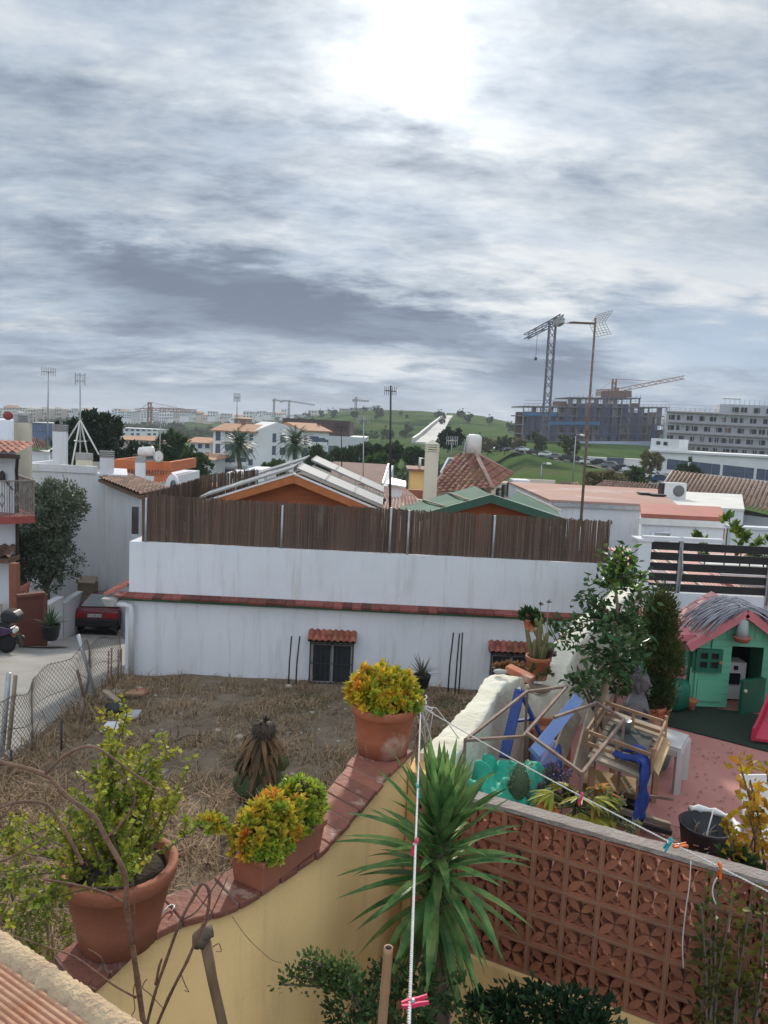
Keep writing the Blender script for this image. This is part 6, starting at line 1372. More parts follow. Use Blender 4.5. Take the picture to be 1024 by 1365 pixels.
def yellow_wall():
    t = T('garden_wall', 'curved ochre garden wall capped with red tiles, carrying the pots', 'wall', V((-.6, 4, -4.9)))
    f = [lerp(a, b, .06) for a, b in zip(FR, BK)]; b = [lerp(a, b, .92) for a, b in zip(FR, BK)]; n = len(f); zt = WZ - .042; zb = -5.2
    m = MB(); vs = []
    for p, q in zip(f, b): vs += [(p.x, p.y, zb), (p.x, p.y, zt), (q.x, q.y, zt), (q.x, q.y, zb)]
    m.add(vs, [(4*i+k, 4*i+(k+1) % 4, 4*i+4+(k+1) % 4, 4*i+4+k) for i in range(n-1) for k in range(4)], True); m.add([vs[0], vs[1], vs[2], vs[3]], [(0, 1, 2, 3)]); m.add(vs[-4:], [(3, 2, 1, 0)])
    m.build('wall', m_yellow, t)
    c = MB(); K = 21; fs = resample(FR, K * 4); bs = resample(BK, K * 4)
    for i in range(K):
        j = .02 if True else 0; a = fs[4*i:4*i+5]; d = bs[4*i:4*i+5]; a = list(a); d = list(d)
        a[0] = lerp(a[0], a[1], .12); d[0] = lerp(d[0], d[1], .12); a[-1] = lerp(a[-1], a[-2], .12); d[-1] = lerp(d[-1], d[-2], .12)
        dz = R.uniform(-.004, .004); poly = a + d[::-1]; sh = lerp(V((0, 0, 0)), (a[2] - d[2]).normalized(), R.uniform(-.008, .012))
        c.prism([V((p.x + sh.x, p.y + sh.y, zt + .006)) for p in poly], (0, 0, .034 + dz))
    co = c.build('coping_tiles', m_coping, t); bv = co.modifiers.new('bevel', 'BEVEL'); bv.width = .007; bv.segments = 2
    g = MB(); vs = [];  n = len(FR)
    for p, q in zip(FR, BK): p = lerp(p, q, .03); q = lerp(q, p, .03); vs += [(p.x, p.y, zt + .002), (p.x, p.y, WZ - .008), (q.x, q.y, WZ - .008), (q.x, q.y, zt + .002)]
    g.add(vs, [(4*i+k, 4*i+(k+1) % 4, 4*i+4+(k+1) % 4, 4*i+4+k) for i in range(n-1) for k in range(4)]); g.build('mortar_bed', M('mortar', (.30, .22, .17), (.2, .14, .11), sc=12, rough=1, bump=.6), t)
    # short pier where the curved wall meets the block screen
    a = G(552, 1003, WZ); p = MB(); p.prism([V((a.x - .03, a.y - .01, zb)), V((a.x + .34, a.y - .13, zb)), V((a.x + .40, a.y + .12, zb)), V((a.x + .02, a.y + .24, zb))], (0, 0, WZ - .14 - zb)); p.build('pier', m_yellow, t)
yellow_wall()
def whitewashed_wall():
    S = [((560,1002,5.56),(602,1016,5.40)),((578,984,5.85),(618,996,5.68)),((598,965,6.2),(634,975,6.05)),((615,948,6.5),(646,956,6.35)),((630,932,6.8),(656,938,6.68)),((638,915,7.15),(666,921,7.05)),((644,907,7.4),(674,911,7.25)),((662,898,7.75),(696,903,7.6)),
         ((668,906,7.82),(702,916,7.66)),((680,917,7.9),(712,928,7.74)),((702,920,8.02),(730,930,7.88)),((720,908,8.15),(747,914,8.02)),((729,882,8.35),(757,890,8.2)),((736,860,8.55),(766,869,8.4)),((748,846,8.8),(777,853,8.65)),((768,826,9.25),(797,832,9.1)),((790,808,9.8),(818,813,9.65)),((812,791,10.5),(838,795,10.35)),((836,775,11.3),(860,779,11.15))]
    st = []
    for (a, b) in S: st.append((P(*a), P(*b)))
    L = smooth(resample([s[0] for s in st], 150), 1); Rr = smooth(resample([s[1] for s in st], 150), 1)
    m = MB(); vs = []; k = 9
    for i, (l, r) in enumerate(zip(L, Rr)):
        ring = []; n = (r - l); n.z = 0; n.normalize(); prof = []
        prof = [V((l.x, l.y, -5.6)), V((l.x - .02, l.y, l.z - 1.2)), V((l.x, l.y, l.z - .25)), V((l.x, l.y, l.z - .08)), l - V((0, 0, .012)), l + n * .014, lerp(l, r, .2), lerp(l, r, .4) + V((0, 0, .008)), lerp(l, r, .6), lerp(l, r, .8) + V((0, 0, .005)), r - n * .014, r - V((0, 0, .014)), r + n * .005 - V((0, 0, .09)), r + n * .01 - V((0, 0, .2)), r + n * .02 - V((0, 0, .38)), r + n * .03 - V((0, 0, .6)), V((r.x + n.x * .04, r.y + n.y * .04, r.z - .9)), V((r.x + n.x * .05, r.y + n.y * .05, -3.6))]
        for q in prof:
            w = noise.noise_vector(q * 4.5) * .020 + noise.noise_vector(q * 14) * .012 + noise.noise_vector(q * 34) * .005; vs.append(q + w)
    k = 18; n = len(L); m.add(vs, [(k*i+j, k*i+j+1, k*i+k+j+1, k*i+k+j) for i in range(n-1) for j in range(k-1)], True); m.add(vs[:k], [tuple(range(k))[::-1]]); m.add(vs[-k:], [tuple(range(k))])
    t = tag(m.build('whitewashed_wall', m_whitewash, loc=(.3, 5.5, -3.4)), 'lumpy whitewashed wall stepping up behind the blue boards and the cactus', 'wall')
    p = MB(); a = P(842, 785, 11.5); b = P(853, 785, 11.5); zt = Z(847, 719, 11.5); p.box((a.x - .02, 11.3, -3.4), (b.x + .05, 11.6, zt)); p.box((a.x - .04, 11.28, zt + .003), (b.x + .07, 11.62, zt + .04)); tag(p.build('gate_pier', m_white2, loc=(a.x, 11.4, -3.4)), 'white pier at the left end of the black slat fence', 'pier')
    zc = -2.27; w = MB(); pts = [P(858, 792, 11.25), P(878, 800, 11.2), P(940, 806, 11.25), P(1090, 820, 11.4)]
    for a, b in zip(pts, pts[1:]): w.prism([V((a.x, a.y, -3.4)), V((b.x, b.y, -3.4)), V((b.x, b.y + .2, -3.4)), V((a.x, a.y + .2, -3.4))], (0, 0, zc + 3.4 + .0))
    w.prism([V((pts[0].x, pts[0].y, zc)), V((pts[1].x, pts[1].y, zc)), V((pts[1].x, pts[1].y + .2, zc)), V((pts[0].x, pts[0].y + .2, zc))], (0, 0, .10))
    tag(w.build('patio_wall', m_white2, loc=pts[1]), 'low off white wall behind the green playhouse', 'wall')
whitewashed_wall()
def slat_fence():
    Y = 11.35; t = T('slat_fence', 'black horizontal slat fence above the low patio wall', 'fence', P(900, 800, Y))
    a0 = P(851, 783, Y); x1 = P(1110, 800, Y).x; zt = Z(853, 726, Y); zb = Z(853, 781, Y); xm = P(905, 760, Y).x
    for i in range(5):
        z = lerp(zb, zt, i / 4)
        for xa, xb in ((a0.x, xm - .03), (xm + .03, x1)):
            dz = .035 if xa < xm else 0.0; s = MB(); s.hexa(V(((xa + xb) / 2, Y, z - dz * 0)), V((1, 0, 0)), V((0, -1, 0)), xb - xa, .03, .115); s.build('slat', M('black_slat', (.014, .014, .016), (.022, .021, .02), sc=3, rough=.7) if 'black_slat' not in bpy.data.materials else bpy.data.materials['black_slat'], t)
    for x in (xm, x1 - 1.0):
        p = MB(); p.box((x - .028, Y - .03, zb - .42), (x + .028, Y + .03, zt + .14)); p.tube([(x, Y - .04, zb - .2), (x + .03, Y - .06, zb + .3), (x, Y - .045, zt)], .012, 5); p.build('post', m_galv, t)
    w = MB(); q = P(852, 722, Y); w.box((a0.x, Y - .06, zt + .085), (xm + .6, Y + .06, zt + .14)); w.build('top_rail', m_white2, t)
    # neighbour's red corrugated roof seen through and under the slats
    z = -2.36; r = MB(); nx = 46; xa = P(868, 795, 11.7).x; xb = P(1110, 800, 11.7).x; vs = []; 
    for i in range(nx * 4 + 1):
        x = lerp(xa, xb, i / (nx * 4)); dz = .022 * math.sin(i * math.pi / 2)
        vs += [(x, 11.55, z + dz), (x + .3, 15.2, z + .16 + dz)]
    r.add(vs, [(2*i, 2*i+2, 2*i+3, 2*i+1) for i in range(nx * 4)], True); o = T('corrugated_roof', 'red corrugated shelter roof behind the black slats', 'roof', P(960, 800, 12)); r.build('sheet', M('red_sheet', (.34, .05, .05), (.26, .045, .045), sc=2, rough=.6), o)
    b = MB()
    for px in (893, 921, 948): q = P(px, 800, 11.6); b.bar(V((q.x, 11.5, z + .045)), V((q.x + .3, 15.2, z + .205)), .05, .03)
    b.bar(V((xa, 11.5, z + .04)), V((xb, 11.5, z + .04)), .07, .05); b.build('pale_batten', m_cream, o)
    s = MB(); 
    for px in (900, 910): q = P(px, 800, 11.6); s.prism([V((q.x, 11.6, z + .03)), V((q.x + .13, 11.6, z + .03)), V((q.x + .43, 15, z + .19)), V((q.x + .3, 15, z + .19))], (0, 0, .006))
    s.build('clear_sheet', M('clear_sheet', (.35, .22, .22), (.45, .35, .35), sc=4, rough=.4), o)
    for i in range(4):
        y = 12.2 + i * .75; b = MB(); b.prism([V((xa + 1.6, y, z + .075 + .033 * i)), V((xb, y, z + .075 + .033 * i)), V((xb, y + .2, z + .085 + .033 * i)), V((xa + 1.6, y + .2, z + .085 + .033 * i))], (0, 0, .03)); b.build('white_sheet', m_plastic_w, o)
    sup = MB(); sup.box((xa + .1, 12, -3.4), (xa + .2, 12.1, z)); sup.box((xb - .2, 12, -3.4), (xb - .1, 12.1, z)); sup.build('post', m_galv, o)
    f = MB(); base = P(965, 755, 13.5); base.z = z + .1
    for dx, h in ((0, .75), (.28, .62), (.45, .5), (-.35, .5), (.7, .4)): 
        foliage(f, [(base + V((dx, 0, h * .6 + .15)), (.16, .12, h * .5))], 60, .15)
        f.tube([base + V((dx, 0, -.05)), base + V((dx, 0, h))], .012, 5)
    tag(f.build('climbing_plant', leafmat('bright_leaf', (.14, .20, .03), (.06, .12, .03), sc=2), loc=base), 'bright yellow green plant poking up behind the black slats', 'plant')
slat_fence()

# ------------------------------------------------------------------ terracotta block screen
BZ = WZ - .045
bl0 = G(650, 1075, BZ); br0 = G(1024, 1181, BZ); bu = (br0 - bl0).normalized(); bn = V((bu.y, -bu.x, 0))
BO = bl0 - bu * .50; BO.z = 0; bu.z = 0; BS = .2055
def block_screen():
    t = T('block_screen', 'pierced terracotta block screen with a grey cap between garden and patio', 'wall', V((BO.x, BO.y, -4.9)))
    m = MB(); up = V((0, 0, 1)); d = .105; ncol, nrow = 18, 5
    def bar2(a, b, w, dd, off=0):
        """flat bar lying in the wall plane, depth dd through the wall"""
        a = V(a); b = V(b); A = BO + bu * a.x + up * (a.y); B = BO + bu * b.x + up * b.y
        di = (B - A).normalized(); s = di.cross(bn).normalized() * w / 2; o = -bn * off
        m.prism([A - s + o, B - s + o, B + s + o, A + s + o], -bn * dd)
    def petal(cx, cy, ang, r0, r1, w, dd, off):
        q = []
        for tt, ww in ((r0, .15), (lerp(r0, r1, .3), .8), (lerp(r0, r1, .55), 1), (lerp(r0, r1, .8), .7), (r1, .15)): q.append((tt, ww * w / 2))
        pts = [(c, s) for c, s in q] + [(c, -s) for c, s in q[::-1]]; ca, sa = math.cos(ang), math.sin(ang)
        m.prism([BO + bu * (cx + c * ca - s * sa) + up * (cy + c * sa + s * ca) - bn * off for c, s in pts], -bn * dd)
    z0 = BZ - .004
    for r_ in range(nrow):
        for c_ in range(ncol):
            x0 = c_ * BS; y0 = z0 - (r_ + 1) * BS; x1 = x0 + BS; y1 = y0 + BS; e = .013; g = .004
            for a, b in (((x0 + g, y0 + g + e/2), (x1 - g, y0 + g + e/2)), ((x0 + g, y1 - g - e/2), (x1 - g, y1 - g - e/2)), ((x0 + g + e/2, y0 + g + e), (x0 + g + e/2, y1 - g - e)), ((x1 - g - e/2, y0 + g + e), (x1 - g - e/2, y1 - g - e))):
                bar2(V((a[0], a[1], 0)), V((b[0], b[1], 0)), e, d)
            cx, cy = (x0 + x1) / 2, (y0 + y1) / 2
            for k in range(4): petal(cx, cy, math.pi / 4 + k * math.pi / 2, .008, .122, .050, d - .028, .016)
            for k in range(4):   # curved webs joining the petals to the sides
                a0 = k * math.pi / 2; 
                for sg in (-1, 1):
                    p0 = V((cx + .084 * math.cos(a0), cy + .084 * math.sin(a0), 0)); a1 = a0 + sg * .56; p1 = V((cx + .075 * math.cos(a1), cy + .075 * math.sin(a1), 0)); bar2(p0, p1, .010, d - .03, .022)
    m.build('pierced_blocks', M('screen_block', (.35, .13, .07), (.25, .09, .05), sc=7, rough=.9, bump=.3, rnd=.10, c3=(.48, .29, .22)), t)
    j = MB()
    for c_ in range(ncol + 1): p = BO + bu * (c_ * BS); j.hexa(p + up * (z0 - nrow * BS) - bn * (d / 2), bu, bn, .0075, d * .8 + .02, nrow * BS, True)
    for r_ in range(1, nrow + 1): j.hexa(BO + bu * (ncol * BS / 2) + up * (z0 - r_ * BS - .004) - bn * (d / 2), bu, bn, ncol * BS, d * .8 + .024, .008, True)
    j.build('mortar_joints', M('screen_mortar', (.30, .19, .13), (.22, .14, .10), sc=9, rough=1), t)
    c = MB(); L = ncol * BS; k = 60; vs = []
    for i in range(k + 1):
        p = BO + bu * (L * i / k) - bn * d / 2
        for a, b in ((.055, -.0), (.052, .026), (-.052, .029), (-.055, 0)): vs.append(p + bn * (a + R.uniform(-.003, .003)) + up * (BZ + b + R.uniform(-.003, .003)))
    c.add(vs, [(4*i+q, 4*i+(q+1) % 4, 4*i+4+(q+1) % 4, 4*i+4+q) for i in range(k) for q in range(4)], False); c.add(vs[:4], [(0, 1, 2, 3)]); c.add(vs[-4:], [(3, 2, 1, 0)])
    c.build('cap', M('cement_cap', (.33, .28, .245), (.25, .20, .175), sc=5, rough=.95, bump=.8, bsc=40, c3=(.42, .38, .34)), t)
    p = MB(); zb = z0 - nrow * BS - .006; p.hexa(BO + bu * (L / 2) + up * (-5.2) - bn * (d / 2 - .012), bu, bn, L, .16, zb + 5.2, True); p.build('plinth', m_yellow, t)
block_screen()

def courtyard():
    m = MB(); m.box((-4, 1.0, -5.0), (5, 5.6, -4.9)); struct(m, 'courtyard_floor', M('courtyard_soil', (.10, .075, .05), (.06, .045, .03), sc=5, rough=1, bump=.8))
    p = MB(); a = BO - bn * .1; pts = [V((a.x, a.y, 0)), V((a.x, a.y, 0)) + bu * 3.9, V((7, 4.2, 0)), V((9, 11.3, 0)), V((3.0, 11.3, 0)), V((1.6, 8, 0)), V((.45, 5.5, 0))]
    p.prism([V((q.x, q.y, -3.6)) for q in pts], (0, 0, .25)); struct(p, 'patio_floor', M('red_painted_floor', (.46, .20, .165), (.38, .165, .135), sc=.9, rough=.75, bump=.1, lo=.3, hi=.62, c3=(.50, .28, .23)))
    d = MB(); q = [G(890, 968, -3.345), G(1030, 1004, -3.345), G(1060, 960, -3.345), G(880, 935, -3.345)]; d.prism(q, (0, 0, .012)); tag(d.build('shade_sheet', M('painted_shade', (.018, .035, .022), (.03, .045, .03), sc=20, rough=1, bump=1), loc=q[0]), 'dark green sheet painted as the shade in front of the playhouse', 'mat')  # thin dark sheet added as painted shade on the floor by the playhouse
    b = MB(); a2 = BO - bn * .10; b.prism([V((a2.x + .1, a2.y, -3.349)), V((a2.x, a2.y, -3.349)) + bu * 2.2, V((a2.x, a2.y, -3.349)) + bu * 2.1 - bn * .55, V((a2.x + .2, a2.y, -3.349)) - bn * .6], (0, 0, .14)); struct(b, 'planting_bed', m_soil)
courtyard()

# ------------------------------------------------------------------ pots on the curved wall
def pot_mesh(m, c, r0, r1, h, lip=.028, n=40):
    m.lathe([(0, .0), (r0, 0), (lerp(r0, r1, .35), h * .35), (lerp(r0, r1, .82), h * .80), (r1 * .985, h * .81), (r1 + .004, h * .83), (r1 + lip * .3, h * .93), (r1 + lip * .3, h * .985), (r1 + lip * .1, h), (r1 - lip * .8, h * .99), (r1 - lip, h * .9)], c, n)
def rosettes(mb, c, rad3, n, size, zmin=-.1, stems=None, jit=.25):
    """succulent heads: short fat leaves round each stem tip"""
    for _ in range(n):
        d = rdir(zmin); q = R.uniform(.70, 1.02); p = c + V((d.x * rad3[0], d.y * rad3[1], d.z * rad3[2])) * q; ax = (d + V((0, 0, .5)) + rdir() * jit).normalized()
        if stems is not None: stems.tube([c + V((d.x * rad3[0], d.y * rad3[1], 0)) * .25 - V((0, 0, rad3[2] * .25)), lerp(c, p, .6) - V((0, 0, .02)), p], [.007, .006, .004], 5, False)
        s = ax.orthogonal().normalized(); w = ax.cross(s); k = 11
        for i in range(k):
            a = i * 2.4; tilt = .25 + .75 * i / k; dd = (ax * (1.1 - tilt) + (s * math.cos(a) + w * math.sin(a)) * tilt).normalized()
            L = size * R.uniform(.8, 1.2); mb.leaf(p - ax * size * .7 * i / k, dd, L * .62, L, ax, .18)
def succ_mat(name, c1, c2, c3):
    return M(name, c1, c2, sc=7, rough=.45, rnd=.28, hue=.025, trans=.3, lo=.38, hi=.55, c3=c3, detail=3)
m_succ = succ_mat('yellow_succulent', (.36, .36, .03), (.66, .47, .035), (.68, .30, .03))
m_succ2 = succ_mat('orange_succulent', (.26, .36, .04), (.66, .48, .045), (.75, .24, .06))
m_succg = succ_mat('lime_succulent', (.24, .36, .04), (.46, .52, .06), (.6, .55, .08))
def near_pots():
    c = G(510, 1000, WZ + .002); t = T('round_potted_succulent', 'round terracotta pot of yellow succulent at the far end of the ochre wall', 'potted plant', c); m = MB(); pot_mesh(m, c, .18, .232, .36); m.build('pot', m_clay, t)
    s = MB(); s.lathe([(.21, 0), (.12, .03), (0, .035)], c + V((0, 0, .33)), 20); s.build('soil', m_soil, t)
    f = MB(); st = MB(); cc = c + V((-.02, 0, .42)); rosettes(f, cc, (.27, .25, .21), 230, .050, -.15, st); rosettes(f, cc + V((0, 0, -.02)), (.22, .20, .17), 120, .046, -.1); fg = MB(); rosettes(fg, cc + V((0, 0, -.03)), (.28, .26, .20), 110, .045, -.3); fg.build('lime_foliage', m_succg, t); f.build('foliage', m_succ, t); st.build('stems', m_bark, t)
    # long planter
    A = G(350, 1190, WZ); B = G(432, 1127, WZ); u = (B - A).normalized(); n = V((-u.y, u.x, 0)); L = .50; Wd = .19; o = A + V((0, 0, .003))
    t = T('long_planter', 'rectangular terracotta planter of orange tipped succulent on the curved wall', 'planter', o); m = MB(); h = .165
    def ring(z, k, ins=0): return [o + u*(-k+ins) + n*(-k+ins) + V((0,0,z)), o + u*(L+k-ins) + n*(-k+ins) + V((0,0,z)), o + u*(L+k-ins) + n*(Wd+k-ins) + V((0,0,z)), o + u*(-k+ins) + n*(Wd+k-ins) + V((0,0,z))]
    rs = [ring(0, 0), ring(h * .8, .014), ring(h * .81, .024), ring(h, .026), ring(h, .026, .022), ring(h * .8, .02, .024)]; vs = sum(rs, [])
    m.add(vs, [(4*i+k, 4*i+(k+1) % 4, 4*i+4+(k+1) % 4, 4*i+4+k) for i in range(5) for k in range(4)]); m.add(rs[0], [(3, 2, 1, 0)]); m.add(rs[5], [(0, 1, 2, 3)]); ob = m.build('trough', m_clay2, t); bv = ob.modifiers.new('bevel', 'BEVEL'); bv.width = .006; bv.segments = 2
    f = MB(); st = MB(); fg = MB()
    for q, rx, rz_, k in ((.12, .15, .15, 120), (.34, .17, .20, 190), (.56, .16, .20, 170)): rosettes(f, o + u * (L * q) + n * Wd * .5 + V((0, 0, h + .05)), (rx, rx * .8, rz_), int(k * .7), .043, -.25, st)
    rosettes(f, o + u * (-.02) + n * .22 + V((-.09, 0, h + .12)), (.09, .06, .05), 26, .034, -.2, st)
    rosettes(fg, o + u * (L * .86) + n * Wd * .5 + V((0, 0, h + .07)), (.15, .13, .19), 230, .028, -.2, st); rosettes(fg, o + u * (L * .1) + n * .02 + V((0, 0, h + .02)), (.13, .08, .09), 90, .03, -.3, st)
    f.build('foliage', m_succ2, t); fg.build('lime_foliage', m_succg, t); st.build('stems', m_bark, t)
    # big left pot
    c = G(158, 1250, WZ + .002); t = T('large_potted_shrub', 'large terracotta pot with a leggy yellow green shrub at the near end of the wall', 'potted plant', c); m = MB(); pot_mesh(m, c, .165, .245, .37, .034); m.build('pot', M('brown_terracotta', (.36, .125, .065), (.28, .095, .055), sc=3, rough=.8, bump=.2, bsc=50, c3=(.42, .18, .11)), t)
    s = MB(); s.lathe([(.22, 0), (.12, .02), (0, .025)], c + V((0, 0, .33)), 20); s.build('soil', m_soil, t)
    st = MB(); f = MB(); o = c + V((-.02, 0, .34))
    def branch(p, d, L, r, k):
        pts = [p]; dd = V(d).normalized()
        for i in range(k): dd = (dd + rdir() * .16 + V((0, 0, .05))).normalized(); pts.append(pts[-1] + dd * L / k)
        st.tube(pts, [r * (1 - .75 * i / k) for i in range(k + 1)], 5, False)
        for i in range(1, k + 1):
            a = pts[i-1]; b = pts[i]
            for q in range(4):
                pp = lerp(a, b, R.random()); 
                for sg in (1, -1):
                    e = rdir(-.3); f.leaf(pp + e * .004, e, .023, R.uniform(.018, .034), None, .1)
        return pts
    for i in range(23):
        a = R.uniform(0, 6.283); e = R.uniform(.1, 1.3); d = V((math.cos(a) * math.cos(e), math.sin(a) * math.cos(e), math.sin(e))); pts = branch(o + V((R.uniform(-.14, .14), R.uniform(-.14, .14), 0)), d, R.uniform(.25, .5), .008, 6)
        for _ in range(3): q = R.choice(pts[2:]); branch(q, rdir(-.2) + V((0, 0, .5)), R.uniform(.08, .2), .004, 4)
    for dx, L in ((-.16, .62), (-.10, .66), (-.04, .48), (.10, .52), (.16, .50), (.02, .42), (-.22, .42), (.2, .36)):
        pts = branch(o + V((dx * .5, .05, 0)), V((dx * .7, .1, 1)), L, .009, 8)
        for q in pts[2:]: branch(q, rdir(.1) + V((0, 0, .6)), .10, .003, 3)
    for i in range(11):   # trailing to the left over the side
        a = R.uniform(2.4, 4.2); pts = branch(o + V((.16 * math.cos(a), .16 * math.sin(a), .02)), V((math.cos(a), math.sin(a), .1)), R.uniform(.2, .42), .006, 5); branch(pts[-1], V((math.cos(a) * .4, math.sin(a) * .4, -1)), R.uniform(.1, .25), .004, 4)
    st.build('stems', m_bark, t); f.build('foliage', leafmat('jade_bush_leaf', (.16, .22, .03), (.40, .38, .05), sc=4, rnd=.35, hue=.03, trans=.35), t)
    p = on_lot(40, 1180); g = MB(); st = MB(); pp = [P(38, 1235, 3.75), P(62, 1200, 3.8), P(20, 1205, 3.9), P(70, 1245, 3.6), P(12, 1165, 4.0)]
    foliage(g, [(q, (.15, .13, .16)) for q in pp], 1700, .026, .3, ar=.7)
    for q in pp: st.tube([V((pp[0].x, pp[0].y + .1, -4.5)), lerp(V((pp[0].x, pp[0].y + .1, -4.5)), q, .6) + V((.05, 0, 0)), q], [.02, .012, .006], 6)
    t2 = T('straggly_shrub', 'straggly dull green shrub on the lot side behind the large left pot', 'shrub', V((pp[0].x, pp[0].y + .1, -4.5))); st.build('stems', m_bark, t2); g.build('foliage', leafmat('dull_leaf', (.10, .14, .03), (.22, .22, .06), sc=4), t2)
    # open padlock lying on the cap
    c = G(207, 1226, WZ + .004); t = T('open_padlock', 'open brass padlock lying on the tile cap between the pots', 'padlock', c); m = MB(); m.cbox(c, .05, .04, .022, rad(25)); ob = m.build('case', M('brass', (.55, .42, .22), (.4, .3, .16), sc=30, rough=.35, metal=.8), t); bv = ob.modifiers.new('bevel', 'BEVEL'); bv.width = .004; bv.segments = 2
    k = MB(); pts = [c + V((.004 + x * .9, y, .012)) for x, y in ((.018, .022), (.03, .06), (.036, .085), (.05, .098), (.066, .092), (.07, .075), (.062, .05))]; k.tube(pts, .0045, 8); k.build('shackle', m_galv, t)
near_pots()
# ------------------------------------------------------------------ yucca and courtyard shrubs
def yucca():
    Y = 4.05; b = P(592, 1330, Y); b.z = -4.9; top = P(588, 1085, Y); t = T('yucca', 'big spiky green yucca growing in the corner of the courtyard', 'yucca', b)
    m = MB(); ax = [b, lerp(b, top, .4) + V((.03, 0, 0)), lerp(b, top, .75), top]; m.tube(ax, [.075, .065, .06, .045], 12); m.build('trunk', m_bark, t)
    f = MB(); RY = random.Random(21); n = 128
    for i in range(n):
        q = i / n; a = i * 2.39996 + RY.uniform(-.2, .2); o = lerp(top + V((0, 0, .04)), top + V((.0, 0, -.62)), q ** 1.05) + V((math.cos(a), math.sin(a), 0)) * .03
        e = rad(interp(q, [(0, 86), (.2, 66), (.42, 38), (.62, 8), (.8, -25), (1, -58)])) + RY.uniform(-.16, .16); L = interp(q, [(0, .28), (.12, .43), (.5, .55), (1, .48)]) * RY.uniform(.85, 1.12)
        f.blade(o, (math.cos(a) * math.cos(e), math.sin(a) * math.cos(e), math.sin(e)), RY.uniform(.054, .070), L, interp(q, [(0, .08), (.4, .35), (1, .6)]) * RY.uniform(.4, 1.9) + (.9 if RY.random() < .12 else 0), 7, keel=.22)
    for i in range(90): a = i * 2.4; z = -.60 * i / 90; f.blade(top + V((.03 * math.cos(a), .03 * math.sin(a), z)), (math.cos(a) * .5, math.sin(a) * .5, .85), .06, .15, .3, 3)
    dl = MB()
    for i in range(26): a = i * 2.4; dl.blade(top + V((.03 * math.cos(a), .03 * math.sin(a), -.62 - .2 * R.random())), (math.cos(a) * .7, math.sin(a) * .7, -.5), .035, R.uniform(.25, .42), 1.2, 5)
    dl.build('dead_leaves', M('dead_yucca_leaf', (.22, .16, .09), (.15, .10, .06), sc=6, rnd=.3), t)
    f.build('leaves', leafmat('yucca_leaf', (.06, .15, .045), (.18, .28, .09), sc=7, rnd=.3, hue=.02, trans=.32, rough=.32), t)
yucca()
def stem_bush(name, label, cat, base, stems, leaf, size, nleaf, hm=.5, smat=None):
    t = T(name, label, cat, base); st = MB(); f = MB()
    for pts in stems:
        pts = [V(p) for p in pts]; st.tube(pts, [.011 * (1 - .7 * i / len(pts)) for i in range(len(pts))], 6, False)
        k = len(pts) - 1
        for _ in range(nleaf):
            u = (R.random() ** hm) * k; i = min(k - 1, int(u)); p = lerp(pts[i], pts[i+1], u - i); d = rdir(-.3)
            q = p + d * R.uniform(.005, .07); f.leaf(q, d + V((0, 0, .2)), size * .75, size * R.uniform(.7, 1.2), None, .12)
    st.build('stems', smat or m_bark, t); f.build('foliage', leaf, t); return t
m_dkleaf = leafmat('dark_shrub_leaf', (.03, .065, .022), (.065, .11, .035), sc=5, rnd=.4)
